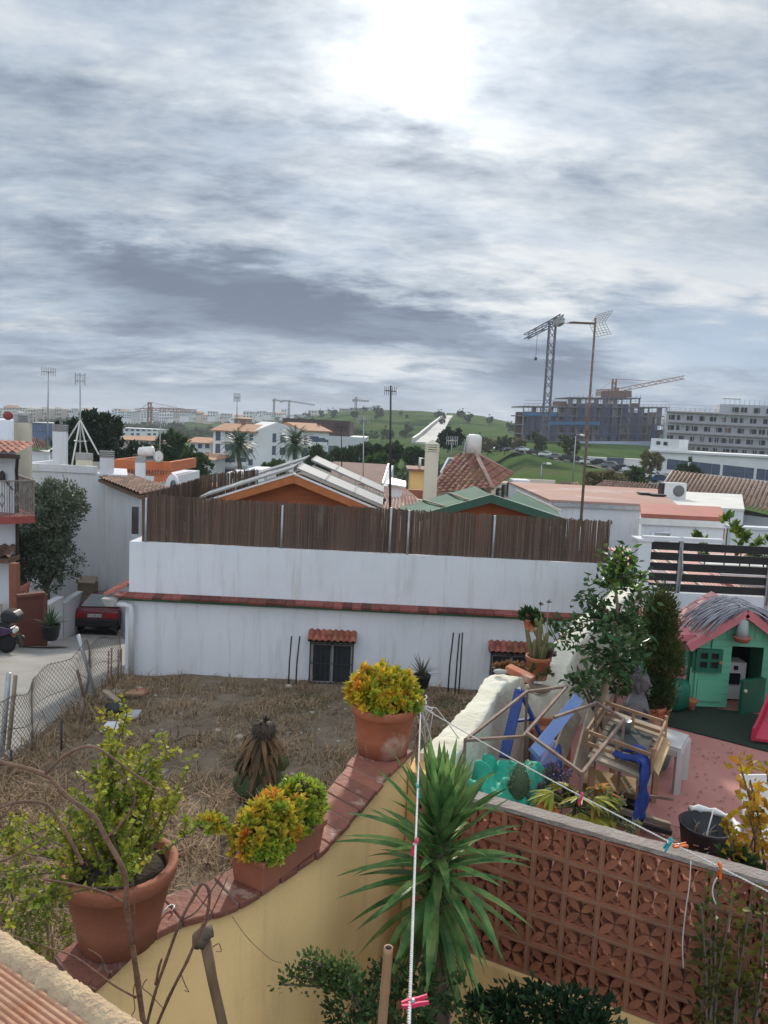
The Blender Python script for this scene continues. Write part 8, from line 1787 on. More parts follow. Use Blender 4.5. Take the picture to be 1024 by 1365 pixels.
# ------------------------------------------------------------------ statue, trees, pots on the patio
def statue():
    Y = 7.75; b = P(843, 1010, Y); b.z = -3.35; t = T('stone_statue', 'grey stone statue of a seated meditating figure seen from the side', 'statue', b); m_st = M('grey_stone', (.14, .125, .13), (.09, .082, .085), sc=6, rough=.9, bump=.4, c3=(.2, .185, .18))
    top = Z(846, 888, Y); H = top - b.z; s = H / 1.06; f = V((.9, -.42, 0)).normalized(); sd = V((-f.y, f.x, 0)); o = b
    def q(x, y, z): return o + (f * x + sd * y) * s + V((0, 0, z * s))
    me = bpy.data.meshes.new('figure'); vs = [(0, 0, .12), (0, 0, .30), (-.01, 0, .52), (0, 0, .66), (0, 0, .735), (.01, 0, .80), (.015, 0, .88), (.012, 0, .95), (.0, 0, 1.01),
        (0, .16, .65), (0, -.16, .65), (.02, .21, .48), (.02, -.21, .48), (.14, .13, .34), (.14, -.13, .34), (.23, .03, .31), (.23, -.03, .31), (.10, .2, .16), (.10, -.2, .16), (.30, .30, .14), (.30, -.30, .14), (.34, .02, .10), (.34, -.02, .10)]
    rr = [.20, .17, .175, .15, .062, .075, .105, .10, .05, .085, .085, .07, .07, .05, .05, .035, .035, .13, .13, .10, .10, .06, .06]
    ed = [(0,1),(1,2),(2,3),(3,4),(4,5),(5,6),(6,7),(7,8),(3,9),(3,10),(9,11),(10,12),(11,13),(12,14),(13,15),(14,16),(0,17),(0,18),(17,19),(18,20),(19,21),(20,22)]
    me.from_pydata([tuple(q(*v) - o) for v in vs], ed, []); ob = bpy.data.objects.new('figure', me); COL.objects.link(ob); ob.parent = t; ROOT[ob.name] = o; me.materials.append(m_st)
    md = ob.modifiers.new('skin', 'SKIN'); md.use_smooth_shade = True
    for i, v in enumerate(me.skin_vertices[0].data): v.radius = (rr[i] * s, rr[i] * s); v.use_root = i == 0
    sb = ob.modifiers.new('sub', 'SUBSURF'); sb.levels = 2; sb.render_levels = 2
    h = MB(); c = q(.02, 0, .885); h.sphere(c, .098 * s, 20, 16, (1, .92, 1.22)); h.build('head', m_st, t)
    k = MB(); c2 = q(.0, 0, .93)
    RR = random.Random(2)
    for i in range(150):
        d = rdir(-.25, RR)
        if d.dot(f) > .62 and d.z < .55: continue
        k.sphere(c2 + V((d.x, d.y, d.z)) * .098 * s, .010 * s, 6, 4)
    k.sphere(q(-.01, 0, 1.03), .048 * s, 12, 8); k.build('curled_hair', m_st, t)
    n = MB(); n.tube([q(.110, 0, .90), q(.128, 0, .865), q(.113, 0, .85)], [.008 * s, .018 * s, .014 * s], 8); n.sphere(q(.108, 0, .815), .03 * s, 8, 6, (.7, 1, .35)); n.sphere(q(.10, 0, .785), .032 * s, 8, 6, (.8, 1, .7))
    for sg in (-1, 1): n.sphere(q(.100, .04 * sg, .885), .018 * s, 8, 6, (.5, 1, .5)); n.tube([q(.09, .02 * sg, .91), q(.092, .06 * sg, .915)], .008 * s, 6)
    n.build('face', m_st, t)
    for sg in (-1, 1): e = MB(); e.tube([q(.01, .092 * sg, .91), q(.0, .102 * sg, .88), q(.01, .098 * sg, .82), q(.015, .09 * sg, .79)], [.012 * s, .022 * s, .015 * s, .016 * s], 8); e.build('ear', m_st, t)
    for i, sg in enumerate((-1, 1)):
        hd = MB(); hd.sphere(q(.24, .04 * sg, .30), .045 * s, 8, 6, (1, 1, .5))
        for j in range(5): hd.tube([q(.24 + .012 * j, .05 * sg - .012 * j * sg, .31), q(.285 - .006 * j, .02 * sg - .012 * j * sg, .325), q(.29 - .008 * j, -.03 * sg, .318)], .011 * s, 6)
        hd.build('hand', m_st, t)
    p = MB(); p.lathe([(.36 * s, -.0), (.38 * s, .02), (.36 * s, .05), (.40 * s, .10), (.34 * s, .12)], o, 24); p.build('pedestal', m_st, t)
statue()
def thuja():
    Y = 8.7; b = P(864, 966, Y); b.z = -3.345; t = T('potted_conifer', 'tall narrow golden green conifer in a terracotta pot left of the playhouse', 'potted tree', b); m = MB(); pot_mesh(m, b, .13, .18, .27, .02, 28); m.build('pot', m_clay, t)
    top = Z(866, 796, Y); f = MB(); h = top - b.z - .3; o = b + V((.02, 0, .3)); tr = MB(); tr.tube([o - V((0, 0, .1)), o + V((0, 0, h * .8))], [.03, .01], 6); tr.build('trunk', m_bark, t)
    RR = random.Random(4)
    for i in range(150):
        q = RR.random() ** .8; rr = .23 * math.sin(math.pi * min(.97, .16 + .84 * q)) ** .8 * (1.1 if q < .5 else .9) + .03; a = RR.uniform(0, 6.283); c = o + V((math.cos(a) * rr * .8, math.sin(a) * rr * .8, h * q))
        for _ in range(130): d = V((math.cos(a) * .5, math.sin(a) * .5, 1)) + rdir() * .7; f.leaf(c + V((RR.gauss(0, .045), RR.gauss(0, .045), RR.gauss(0, .07))), d, .016, RR.uniform(.03, .06))
    f.build('foliage', leafmat('conifer_leaf', (.03, .06, .018), (.09, .095, .025), sc=2.2, rnd=.35, hue=.02, trans=.15), t)
    for i, (px, py, Yy, r, lab) in enumerate(((882, 962, 8.9, .10, 'small clay pot right of the conifer pot'), (846, 972, 8.4, .09, 'small clay pot between the statue and the conifer'))):
        c = P(px, py, Yy); c.z = -3.345; k = T('flower_pot', lab, 'pot', c); m = MB(); pot_mesh(m, c, r * .7, r, r * 1.7, .012, 20); m.build('pot', m_clay2, k); f = MB(); foliage(f, [(c + V((0, 0, r * 2)), (r, r, r * .7))], 110, .05); f.build('plant', m_bush, k)
thuja()
def ficus():
    Y = 7.15; b = P(783, 985, Y); b.z = -3.35; t = T('small_leafy_tree', 'slender small tree with glossy oval leaves in front of the whitewashed wall', 'tree', b)
    pts = [b, P(800, 935, Y), P(818, 885, Y), P(826, 830, Y), P(820, 780, Y), P(826, 745, Y)]; m = MB(); m.tube(pts, [.045, .04, .032, .022, .012, .006], 8)
    ends = []
    for i0, px, py, dy in ((2, 770, 860, -.2), (2, 790, 900, -.3), (3, 755, 835, .0), (3, 790, 810, .2), (2, 860, 860, .1), (3, 850, 830, -.2), (3, 866, 790, .1), (4, 795, 775, .1), (4, 850, 765, -.1), (4, 818, 742, 0), (4, 832, 738, .1), (1, 760, 900, .2), (3, 775, 800, .15), (2, 820, 850, -.4), (2, 840, 895, -.2), (3, 805, 845, -.35), (4, 840, 778, .2), (3, 745, 850, .1), (2, 778, 925, -.1)):
        e = P(px, py, Y + dy); a = pts[i0]; mid = lerp(a, e, .5) + V((0, 0, .05)); m.tube([a, mid, e], [.014, .009, .004], 6); ends += [mid, e, lerp(mid, e, .5), lerp(a, mid, .6)]
    m.build('trunk', M('pale_bark', (.30, .22, .15), (.2, .14, .09), sc=9, bump=.4), t); f = MB(); g = MB()
    for e in ends:
        for _ in range(17):
            p = e + rdir() * .13 * R.random() ** .5; d = (rdir(-.6) + V((0, 0, -.15))); (g if e.z > pts[4].z + .02 and R.random() < .6 else f).leaf(p, d, R.uniform(.036, .052), R.uniform(.07, .11), None, .3)
    f.build('foliage', leafmat('glossy_leaf', (.028, .07, .026), (.065, .12, .045), sc=3, rnd=.4, trans=.25, rough=.4), t); g.build('young_leaves', leafmat('young_leaf', (.12, .22, .04), (.16, .26, .05), trans=.4), t)
ficus()
def wall_plants():
    c = P(716, 905, 8.05); c.z = -2.62; t = T('potted_cactus', 'column cactus in a terracotta pot on the whitewashed wall', 'potted cactus', c); m = MB(); pot_mesh(m, c, .10, .135, .25, .016, 30); m.build('pot', m_clay, t)
    f = MB(); m_c = M('column_cactus', (.13, .14, .06), (.22, .19, .08), sc=5, rough=.85, bump=.6, bsc=60, c3=(.30, .2, .1)); o = c + V((0, 0, .22))
    def col(p, d, L, r):
        d = V(d).normalized(); k = MB(); n = 9; k.lathe([(r * .9, 0), (r, L * .2), (r * 1.02, L * .7), (r * .8, L * .93), (0, L)], n=18, lobes=(9, .13)); mt = Matrix.Translation(p) @ d.to_track_quat('Z', 'Y').to_matrix().to_4x4(); f.add([mt @ V(v) for v in k.v], k.f, True)
    col(o + V((-.01, 0, 0)), (0, 0, 1), .42, .028); col(o + V((-.035, 0, .36)), (-.35, 0, 1), .08, .018); col(o + V((.0, 0, .37)), (.1, 0, 1), .08, .016); col(o + V((-.07, 0, -.0)), (-.25, 0, 1), .34, .022); col(o + V((-.05, -.03, .0)), (-.05, 0, 1), .22, .02); col(o + V((-.02, 0, .24)), (-.5, 0, .8), .09, .02); col(o + V((.04, 0, 0)), (.12, 0, 1), .30, .024); col(o + V((.07, -.02, 0)), (.2, 0, 1), .20, .02)
    for i in range(16): a = R.uniform(0, 6.283); q = R.uniform(.03, .1); col(o + V((q * math.cos(a), q * math.sin(a), 0)), (math.cos(a) * .25, math.sin(a) * .25, 1), R.uniform(.08, .2), .015)
    f.build('cactus_stems', m_c, t); s = MB(); s.lathe([(.118, 0), (0, .01)], c + V((0, 0, .215)), 18); s.build('soil', m_soil, t)
    r = MB(); rosettes(r, o + V((.11, -.02, .05)), (.06, .05, .07), 22, .035); r.build('trailing_succulent', leafmat('purple_succulent', (.14, .08, .07), (.22, .16, .12)), t)
    st = MB(); h = MB()
    for dx, px, py in ((0, 731, 803), (.02, 720, 806)):
        e = P(px, py, 8.05); st.tube([o + V((.08, 0, .02)), lerp(o, e, .6) + V((.03, 0, 0)), e], .004, 5)
        for _ in range(16): h.leaf(e + rdir() * .012, rdir(-.2) + V((.5, 0, 0)), .012, .04)
    st.build('flower_stalk', m_woodgrey, t); h.build('flower_head', M('dull_flower', (.12, .06, .07)), t)
    b0 = P(693, 902, 7.75); m = MB(); m.hexa(b0 + V((0, 0, .03)), V((.80, -.55, -.22)).normalized(), V((.55, .82, 0)).normalized(), .30, .13, .07, up=V((.15, -.1, .98)).normalized()); ob = tag(m.build('clay_brick', m_clay, loc=b0), 'loose terracotta brick lying tilted on the whitewashed wall', 'brick'); bv = ob.modifiers.new('bevel', 'BEVEL'); bv.width = .006
    c2 = P(684, 893, 7.9); f = MB(); st = MB(); 
    for dx in (-.13, -.06, .01, .08): rosettes(f, c2 + V((dx, .05, .0)), (.07, .06, .06), 16, .045, 0, st)
    t2 = T('dry_rosettes', 'dried reddish rosette succulents behind the loose brick', 'plant', c2); f.build('leaves', leafmat('dry_rosette', (.22, .11, .06), (.30, .17, .08), sc=5), t2); st.build('stems', m_bark, t2)
    c3 = P(722, 905, 7.85); f = MB(); foliage(f, [(c3 + V((-.05, 0, .08)), (.10, .06, .08)), (c3 + V((.05, 0, .05)), (.07, .06, .07))], 420, .035); tag(f.build('small_weeds', leafmat('olive_weed', (.14, .13, .05), (.2, .17, .07)), loc=c3), 'small olive weeds at the foot of the cactus pot', 'plant')
    m = MB(); c4 = P(716, 918, 7.9); m.lathe([(.001, -.02), (.10, -.02), (.13, .01), (.11, .025), (.001, .01)], c4, 20, 1.3, .8); tag(m.build('clay_dish', m_woodgrey, loc=c4), 'shallow weathered dish in the dip of the whitewashed wall', 'dish')
    m = MB(); c5 = P(667, 898, 7.5); m.sphere(c5 + V((0, 0, .02)), .06, 12, 8, (1.2, .8, .4), .2); tag(m.build('flat_stone', m_concrete, loc=c5), 'flat grey stone on the block end of the whitewashed wall', 'stone')
    for px, py, Y, r, lab, hang in ((839, 812, 10.9, .115, 'terracotta pot with short plant on the far end of the whitewashed wall', 1), (706, 841, 8.9, .08, 'little orange pot with a bushy plant on the whitewashed wall', 0)):
        c = P(px, py, Y); t = T('wall_pot', lab, 'potted plant', c, 'pots on the whitewashed wall'); m = MB(); pot_mesh(m, c, r * .7, r, r * 1.75, .014, 24); m.build('pot', m_clay, t); f = MB(); foliage(f, [(c + V((0, 0, r * 2.1)), (r * 1.3, r, r * .8))], 260, .05 if hang else .08); f.build('foliage', m_bush if hang else m_midleaf, t)
    # extra shrub mass at the foot of the small tree
    b = P(812, 960, 8.3); b.z = -3.35; f = MB(); st = MB(); bl = [(P(835, 860, 8.3), (.2, .2, .3)), (P(825, 910, 8.2), (.18, .18, .25)), (P(850, 900, 8.5), (.16, .16, .3)), (P(748, 838, 8.6), (.14, .14, .12)), (P(728, 826, 8.7), (.12, .1, .10))]
    foliage(f, bl, 1300, .06, .25); t = T('shade_shrub', 'dark shrub mass between the small tree and the statue', 'shrub', b); f.build('foliage', m_dkleaf, t)
    for c, r in bl: st.tube([b, lerp(b, c, .6), c], [.02, .012, .006], 6)
    st.build('stems', m_bark, t)
wall_plants()

# ------------------------------------------------------------------ patio clutter
def clutter():
    t = T('rusty_frame', 'rusty thin metal frame standing behind the yucca', 'frame', V((1.2, 6, -3.35))); z = -2.32; A, B, C_, D = G(620, 987, z), G(697, 982, z), G(756, 915, z), G(703, 922, z); E, F_, H_ = G(776, 1031, z), G(832, 959, z), G(796, 937, z)
    m = MB()
    for a, b in ((A, B), (B, C_), (C_, D), (D, A)): m.bar(a, b, .022)
    for a in (A, B, D): m.bar(a, V((a.x + .02, a.y, -3.35)), .02)
    m.build('frame_tube', m_rust, t)
    t = T('rusty_frame', 'rusty thin metal frame leaning over the slatted table', 'frame', V((1.7, 5.6, -3.35))); m = MB()
    for a, b in ((B + V((.03, 0, .03)), E), (E, F_), (F_, H_), (H_, B + V((.3, .3, .05)))): m.bar(a, b, .022)
    for a in (E, F_, H_): m.bar(a, V((a.x, a.y, -3.35)), .02)
    m.build('frame_tube', m_rust, t)
    bl = M('deep_blue_plank', (.02, .05, .21), (.02, .045, .17), sc=4, rough=.6); lb = M('pale_blue_plank', (.16, .25, .52), (.2, .28, .48), sc=4, rough=.6)
    t = T('folding_blue_trestle', 'deep blue wooden trestle leaning against the whitewashed wall', 'trestle', G(690, 990, -3.35)); m = MB(); ap = P(693, 920, 6.9); m.bar(ap, P(672, 1010, 6.45), .09, .03); m.build('leg', bl, t); m = MB(); m.bar(ap + V((0, .03, 0)), P(722, 982, 6.9), .13, .03); m.build('leg', bl, t); m = MB(); m.bar(P(679, 962, 6.68), P(711, 958, 6.92), .04, .02); m.build('brace', bl, t)
    m = MB(); m.bar(P(771, 931, 6.9), P(712, 1004, 6.05), .10, .035, up=V((.5, -.4, .8))); tag(m.build('blue_plank', lb, loc=G(720, 1020, -3.35)), 'pale blue plank propped diagonally over the blue sheet', 'plank')
    m = MB(); q = [P(722, 980, 6.6), P(748, 985, 6.5), P(750, 1020, 6.2), P(715, 1030, 6.1), P(705, 1000, 6.3)]; m.prism(q, (.05, .12, -.25)); ob = tag(m.build('blue_drum', bl, loc=G(730, 1030, -3.35)), 'deep blue plastic sheeting bundled under the pale blue plank', 'sheeting'); bv = ob.modifiers.new('bevel', 'BEVEL'); bv.width = .05; bv.segments = 3
    # green tarpaulin heap
    m = MB(); nx, ny = 60, 44; c0 = [P(603, 1066, 5.2), P(712, 1090, 4.95), P(742, 1003, 5.95), P(628, 1012, 5.75)]; vs = []
    for j in range(ny + 1):
        for i in range(nx + 1):
            u, v = i / nx, j / ny; p = lerp(lerp(c0[0], c0[1], u), lerp(c0[3], c0[2], u), v); e = min(1, 6 * min(u, 1 - u, v, 1 - v)); q = noise.noise((u * 2.6 + 3, v * 2.2, 1)) * .16 + noise.noise((u * 7 + v * 5, v * 4, 5)) * .09 + abs(noise.noise((u * 11 + v * 7, v * 4, 2))) * .045
            vs.append((p.x + .05 * noise.noise((u * 6, v * 6, 7)), p.y, max(-3.34, p.z + .0 + q * e - (1 - e) * .35)))
    n = nx + 1; m.add(vs, [(j*n+i, j*n+i+1, (j+1)*n+i+1, (j+1)*n+i) for j in range(ny) for i in range(nx)], True); vb = [vs[i] for i in range(n)] + [(x, y, -3.35) for x, y, z_ in vs[:n]]; m.add(vb, [(i, i+n, i+n+1, i+1) for i in range(nx)], True)
    tag(m.build('green_tarpaulin', M('green_mesh_tarp', (.025, .40, .27), (.02, .28, .18), sc=3, rough=.65, bump=.6, bsc=90, c3=(.04, .48, .36)), loc=c0[0]), 'crumpled bright green tarpaulin heaped behind the yucca', 'tarpaulin')
    # slatted garden table
    z = -2.66; T0 = [G(783, 1012, z), G(858, 1042, z), G(896, 985, z), G(820, 950, z)]; u = (T0[1] - T0[0]); v = (T0[3] - T0[0]); t = T('slatted_table', 'weathered slatted wooden table piled with frames and cloth', 'table', V((T0[0].x, T0[0].y, -3.35)))
    for i in range(9):
        a = T0[0] + v * (i / 9 + .01); b = T0[0] + v * ((i + .82) / 9); m = MB(); m.prism([a, a + u, b + u, b], (0, 0, .022)); m.build('slat', m_woodgrey, t)
    m = MB()
    for q in (.08, .92): m.bar(T0[0] + u * q - V((0, 0, .025)), T0[3] + u * q - V((0, 0, .025)), .04, .045)
    m.build('apron', m_woodgrey, t)
    for q, w in ((.07, .06), (.93, .06), (.07, .94), (.93, .94)): a = T0[0] + u * q + v * w; m = MB(); m.bar(V((a.x, a.y, -3.35)), a - V((0, 0, .05)), .045); m.build('leg', m_wood, t)
    m = MB(); q0 = T0[0] + u * .12 + v * .30 + V((0, 0, .026)); vs = []
    for j in range(9):
        for i in range(13): p = q0 + u * (.78 * i / 12) + v * (.42 * j / 8); vs.append((p.x, p.y, p.z + .012 + .03 * abs(noise.noise((i * .6, j * .6, 8)))))
    m.add(vs, [(13*j+i, 13*j+i+1, 13*j+14+i, 13*j+13+i) for j in range(8) for i in range(12)], True); tag(m.build('dark_cloth', M('dark_cloth', (.035, .04, .04), (.06, .065, .06), sc=6, rough=.95), loc=q0), 'dark crumpled cloth lying on the slatted table', 'cloth')
    # upturned wooden rack on the table
    t = T('wooden_rack', 'pale wooden rack lying on its side on the slatted table', 'rack', T0[0] + V((0, 0, .03))); zl = .06; zh = .26
    def R_(s, w, h): return T0[0] + u * s + v * w + V((0, 0, h))
    for w_ in (.14, .80):
        for h in (.06, .16):
            m = MB(); m.bar(R_(-.12, w_, h), R_(1.06, w_ , h), .02, .03); m.build('rail', m_wood, t)
    for s in (1.07, -.12, .45):
        for w_ in (.14, .80): m = MB(); m.bar(R_(s, w_, .028), R_(s, w_, .22 if s > 1 else .17), .024, .032 if s > 1 else .022); m.build('post', m_wood, t)
    for s in (1.07, -.12):
        for h in (.07, .17): m = MB(); m.bar(R_(s, .14, h), R_(s, .80, h), .018, .028); m.build('cross_bar', m_wood, t)
    m = MB(); m.prism([R_(1.02, .22, .03), R_(1.20, .10, .03), R_(1.22, .72, .03), R_(1.02, .80, .03)], (0, 0, .012)); tag(m.build('plywood_board', M('plywood', (.50, .36, .19), (.42, .28, .14), sc=4, rough=.8), loc=R_(1.1, .4, .03)), 'yellowish plywood board on the end of the slatted table', 'board')
    m = MB(); c = R_(.40, .60, .05); m.lathe([(.04, 0), (.05, .1), (.053, .105), (.04, .1), (0, .08)], c, 14); tag(m.build('metal_mug', m_galv, loc=c), 'small grey metal mug among the rack on the slatted table', 'mug')
    # trousers over the table corner
    m = MB(); vn = v.normalized()
    for p, w_, k in (([R_(.44, .12, .09), R_(.64, .10, .10), R_(.84, .10, .13), R_(.96, .04, .13), R_(1.0, -.05, -.05), R_(.93, -.13, -.28), R_(.84, -.20, -.48)], .075, 1), ([R_(.62, .22, .12), R_(.84, .20, .17), R_(.97, .12, .12), R_(1.02, .02, -.06), R_(.98, -.04, -.30)], .12, 5)):
        q = smooth(resample(p, 26), 2); vs = []; d0 = (u.normalized() * .35 + vn).normalized()
        for a_, c in enumerate(q):
            for b_ in range(11):
                e = (b_ / 10 - .5) * 2; f_ = noise.noise((a_ * .22, e * 2.2, k)) * .035 + noise.noise((a_ * .5, e * 5, k + 3)) * .012; vs.append(c + d0 * e * w_ * .5 * (1 + .3 * noise.noise((a_ * .2, 2, k))) + u.normalized() * f_ + V((0, 0, f_ * .8 - .03 * e * e)))
        m.add(vs, [(11*a_+b_, 11*a_+b_+1, 11*a_+12+b_, 11*a_+11+b_) for a_ in range(26) for b_ in range(10)], True)
    tag(m.build('blue_trousers', M('blue_cloth', (.012, .028, .15), (.018, .045, .22), sc=5, rough=.85, bump=.4, bsc=30), loc=p[0]), 'bright blue trousers draped over the corner of the slatted table', 'trousers').modifiers.new('thick', 'SOLIDIFY').thickness = .012
    # clutter under the table
    for i, (a, b, w, mt, lab) in enumerate((((800, 1085), (895, 1110), .04, m_steel, 'dark metal rod lowest on the floor under the slatted table'), ((800, 1072), (893, 1100), .045, m_woodgrey, 'grey stick on the floor under the slatted table'), ((845, 1058), (897, 1066), .02, m_rust, 'thin rusty bar sticking out from under the slatted table'))):
        A_, B_ = G(*a, -3.2 + .04 * i), G(*b, -3.3 + .03 * i); m = MB(); m.bar(A_, B_, w); tag(m.build('floor_rod', mt, loc=B_), lab, 'rod', 'rods under the slatted table')
    c = G(815, 1075, -3.35); m = MB(); m.hexa(c, V((.9, -.4, 0)).normalized(), V((.4, .9, 0)).normalized(), .50, .3, .22, True); m.hexa(c + V((0, 0, .221)), V((.9, -.4, 0)).normalized(), V((.4, .9, 0)).normalized(), .54, .34, .02, True); tag(m.build('wooden_crate', M('yellowed_wood', (.30, .19, .07), (.2, .12, .05), sc=5), loc=c), 'yellow brown crate stored under the slatted table', 'crate')
    c = G(842, 1095, -3.35); k = T('black_bucket', 'black bucket at the foot of the table behind the block screen', 'bucket', c); m = MB(); m.lathe([(.09, 0), (.12, .2), (.13, .21), (.11, .2), (0, .17)], c, 18); m.build('bucket', m_black, k); m = MB(); m.tube([c + V((.12 * math.cos(a), 0, .2 + .1 * math.sin(a))) for a in [math.pi * i / 10 for i in range(11)]], .004, 5); m.build('handle', m_galv, k)
    # plastic table
    z = -2.93; q = [G(868, 992, z), G(907, 1003, z), G(918, 984, z), G(882, 973, z)]; t = T('plastic_table', 'small pale grey plastic table beside the slatted table', 'table', V((q[0].x, q[0].y, -3.35))); m = MB(); m.prism([V(p) for p in q], (0, 0, .035)); m.bar(q[0] - V((0, 0, .02)), q[1] - V((0, 0, .02)), .03, .06); m.bar(q[1] - V((0, 0, .02)), q[2] - V((0, 0, .02)), .03, .06); ob = m.build('top', M('grey_plastic', (.50, .47, .45), (.42, .39, .37), sc=3, rough=.6), t)
    for p in q: m = MB(); c = sum(q, V()) / 4; p2 = lerp(p, c, .08); m.bar(V((p2.x, p2.y, -3.35)), p2, .06); m.build('leg', ob.data.materials[0], t)
    # planks and boards by the tree
    for i, (a, b, w, lab) in enumerate(((P(790, 950, 6.9), P(770, 1030, 6.2), .14, 'weathered grey board leaning beside the small tree'), (P(768, 948, 6.9), P(742, 1015, 6.35), .16, 'brown grey board leaning nearest the blue plank'), (P(806, 925, 7.3), P(812, 1010, 7.0), .12, 'narrow grey board standing against the small tree'))):
        m = MB(); m.bar(a, b, w, .025, up=V((.6, -.6, .4))); tag(m.build('leaning_board', m_woodgrey, loc=b), lab, 'board', 'boards leaning by the small tree')
    m = MB(); c = G(722, 1020, -3.35); m.box((c.x - .1, c.y - .1, -3.35), (c.x + .26, c.y + .2, -3.0)); m.box((c.x - .12, c.y - .12, -2.997), (c.x + .28, c.y - .08, -2.93)); m.box((c.x - .12, c.y + .18, -2.997), (c.x + .28, c.y + .22, -2.93)); tag(m.build('clay_box', m_clay2, loc=c), 'reddish clay box half hidden behind the rusty frame', 'box')
    # tub
    c = G(946, 1162, -3.34); c = c + V((0, .12, 0)); t = T('black_tub', 'round black tub with a broken white rim full of dry stalks', 'tub', c); m = MB(); m.lathe([(.16, 0), (.205, .30), (.215, .33), (.20, .33), (.15, .05), (0, .04)], c, 32); m.build('tub', m_black, t); m = MB(); pts = [c + V((.222 * math.cos(a), .222 * math.sin(a), .345)) for a in [rad(-60 + 165 * i / 16) for i in range(17)]]; m.tube(pts, [.018 + .008 * (i % 3) for i in range(17)], 8); m.build('white_rim', m_plastic_w, t)
    m = MB()
    for i in range(70):
        a = R.uniform(0, 6.283); p = c + V((.13 * math.cos(a) * R.random(), .13 * math.sin(a), .12)); d = rdir(.1); m.tube([p, p + d * .12, p + d * .2 + V((R.uniform(-.06, .06), 0, -.04))], .004, 4)
    m.build('dry_stalks', m_woodgrey, t); m = MB(); m.tube([c + V((-.05, -.05, .08)), c + V((.03, -.02, .46))], .005, 6); m.build('white_stick', m_plastic_w, t)
    c = G(1034, 1172, -3.34); m = MB(); t = T('white_plastic_chair', 'white plastic chair just showing beyond the block screen', 'chair', c); m.prism([c + V((-.12, 0, .30)), c + V((.25, .05, .30)), c + V((.2, .35, .30)), c + V((-.15, .3, .30))], (0, 0, .03)); m.build('seat', m_plastic_w, t)
    for dx, dy in ((-.1, .02), (.22, .06), (.18, .32), (-.13, .28)): m = MB(); m.bar(c + V((dx * 1.1, dy, 0)), c + V((dx, dy, .299)), .035); m.build('leg', m_plastic_w, t)
    m = MB(); m.prism([c + V((-.15, .30, .332)), c + V((.2, .35, .332)), c + V((.2, .42, .66)), c + V((-.17, .37, .66))], (0, .02, 0)); m.build('backrest', m_plastic_w, t)
clutter()
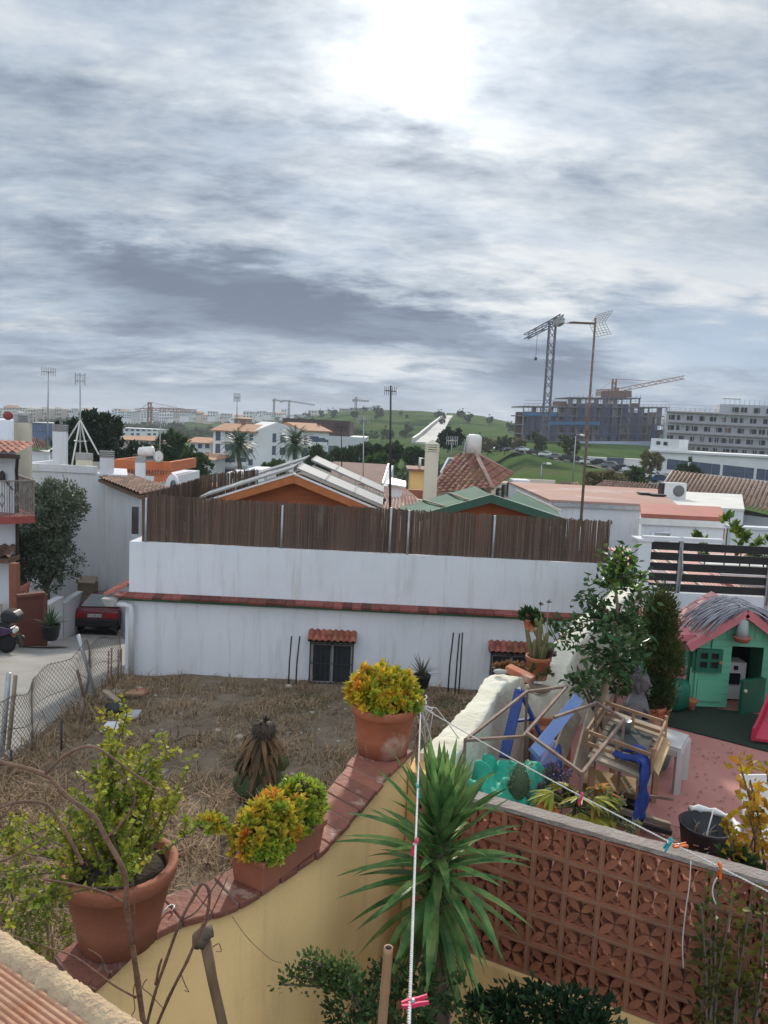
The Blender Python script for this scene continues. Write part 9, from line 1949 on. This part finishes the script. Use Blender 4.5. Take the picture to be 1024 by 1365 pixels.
def bed_plants():
    def base(px, py, Y): p = P(px, py, Y); return V((p.x, p.y, -3.21))
    Y = 5.0
    b = base(690, 1075, 5.25); t = T('beaded_cactus', 'tall beaded green cactus behind the left of the block screen', 'cactus', b); m = MB(); h = Z(692, 1015, 5.25) - b.z; m.lathe([(.06, 0), (.07, h * .5), (.065, h * .85), (.03, h * .97), (0, h)], b, 18, lobes=(8, .12)); m.build('stem', M('blue_green_cactus', (.05, .09, .05), (.07, .12, .06), sc=6), t); f = MB()
    for i in range(900): a = R.uniform(0, 6.283); z = R.uniform(0, h); f.leaf(b + V((.072 * math.cos(a), .072 * math.sin(a), z)), V((math.cos(a), math.sin(a), .4)) + rdir() * .4, .014, .022)
    f.build('beads', leafmat('bead_leaf', (.08, .14, .07), (.18, .24, .13)), t)
    b = base(718, 1085, 5.1); t = T('yellow_cactus', 'bright yellow green cactus paddle behind the block screen', 'cactus', b); m = MB()
    for dx, z, r, tl in ((0, .18, .07, .1), (.03, .42, .06, -.1), (-.07, .2, .06, -.5), (-.09, .36, .03, -.3)):
        k = MB(); k.lathe([(.001, -r * 1.9), (r * .6, -r * 1.3), (r, 0), (r * .7, r * 1.2), (.001, r * 1.7)], n=14, sy=.3); mt = Matrix.Translation(b + V((dx, 0, z))) @ Matrix.Rotation(tl, 4, 'Y'); m.add([mt @ V(q) for q in k.v], k.f, True)
    m.build('pads', M('lime_pad', (.22, .26, .05), (.30, .30, .06), sc=5), t)
    b = base(765, 1090, 4.95); t = T('yellowing_papaya', 'plant with big drooping yellow green fingered leaves by the block screen', 'plant', b); st = MB(); f = MB(); g = MB(); o = b + V((0, 0, .72)); st.tube([b, o], [.02, .014], 7)
    for i in range(20):
        a = i * 2.4; e = R.uniform(-.2, .8); d = V((math.cos(a) * math.cos(e), math.sin(a) * math.cos(e), math.sin(e))); p = o + d * R.uniform(.12, .2); st.tube([o, p], .005, 5)
        for k in range(9): q = (k - 4) * .33; s = d.cross(V((0, 0, 1))).normalized(); dd = d * math.cos(q) + s * math.sin(q) - V((0, 0, .35)); (g if i % 4 == 0 else f).blade(p, dd, .036, R.uniform(.14, .21), .5, 4)
    st.build('stem', m_bush, t); f.build('leaves', leafmat('yellow_green_leaf', (.25, .27, .04), (.38, .32, .05), sc=6), t); g.build('golden_leaves', leafmat('golden_old_leaf', (.50, .25, .03), (.45, .2, .03)), t)
    for nm, lab, px, Yy, bl, sz, mt in (('grey_leaf_bush', 'grey green speckled bush behind the middle of the block screen', 810, 4.95, [((800, 1075), .13), ((825, 1092), .13), ((790, 1100), .13), ((840, 1108), .1), ((770, 1105), .1)], .034, leafmat('speckled_leaf', (.13, .15, .06), (.22, .23, .12), sc=9)), ('purple_flower_bush', 'small bush with dull purple flowers behind the block screen', 738, 5.3, [((745, 1035), .1), ((735, 1060), .1), ((752, 1062), .09), ((722, 1090), .08)], .035, leafmat('purple_flower', (.16, .10, .17), (.08, .10, .05), sc=9))):
        b = base(px, 1085, Yy); f = MB(); st = MB(); t = T(nm, lab, 'bush', b); bb = [(P(x, y, Yy), r) for (x, y), r in bl]; foliage(f, bb, 1300, sz, .3)
        for c, r in bb: st.tube([b, lerp(b, c, .5), c], [.008, .006, .003], 5)
        f.build('foliage', mt, t); st.build('stems', m_bark, t)
    b = base(968, 1168, 4.4); f = MB(); foliage(f, [(P(985, 1150, 4.5), (.1, .08, .08)), (P(1000, 1160, 4.5), (.08, .08, .07))], 300, .07); b = P(985, 1165, 4.5); b.z = -3.35; st = MB(); st.tube([b, P(985, 1150, 4.5)], .01, 6); t = T('ivy_plant', 'dark green ivy beside the white chair', 'plant', b); f.build('leaves', m_midleaf, t); st.build('stem', m_bark, t)
bed_plants()

def litter():
    f = MB(); RL = random.Random(31)
    for _ in range(260):
        q = G(RL.uniform(800, 1030), RL.uniform(985, 1160), -3.345); f.leaf(q + V((0, 0, .006)), (RL.gauss(0, 1), RL.gauss(0, 1), .05), .018, RL.uniform(.02, .05), V((0, 0, 1)), .2)
    tag(f.build('leaf_litter', leafmat('fallen_leaf', (.30, .19, .08), (.16, .10, .05), sc=9, rnd=.4)), kind='stuff')
litter()
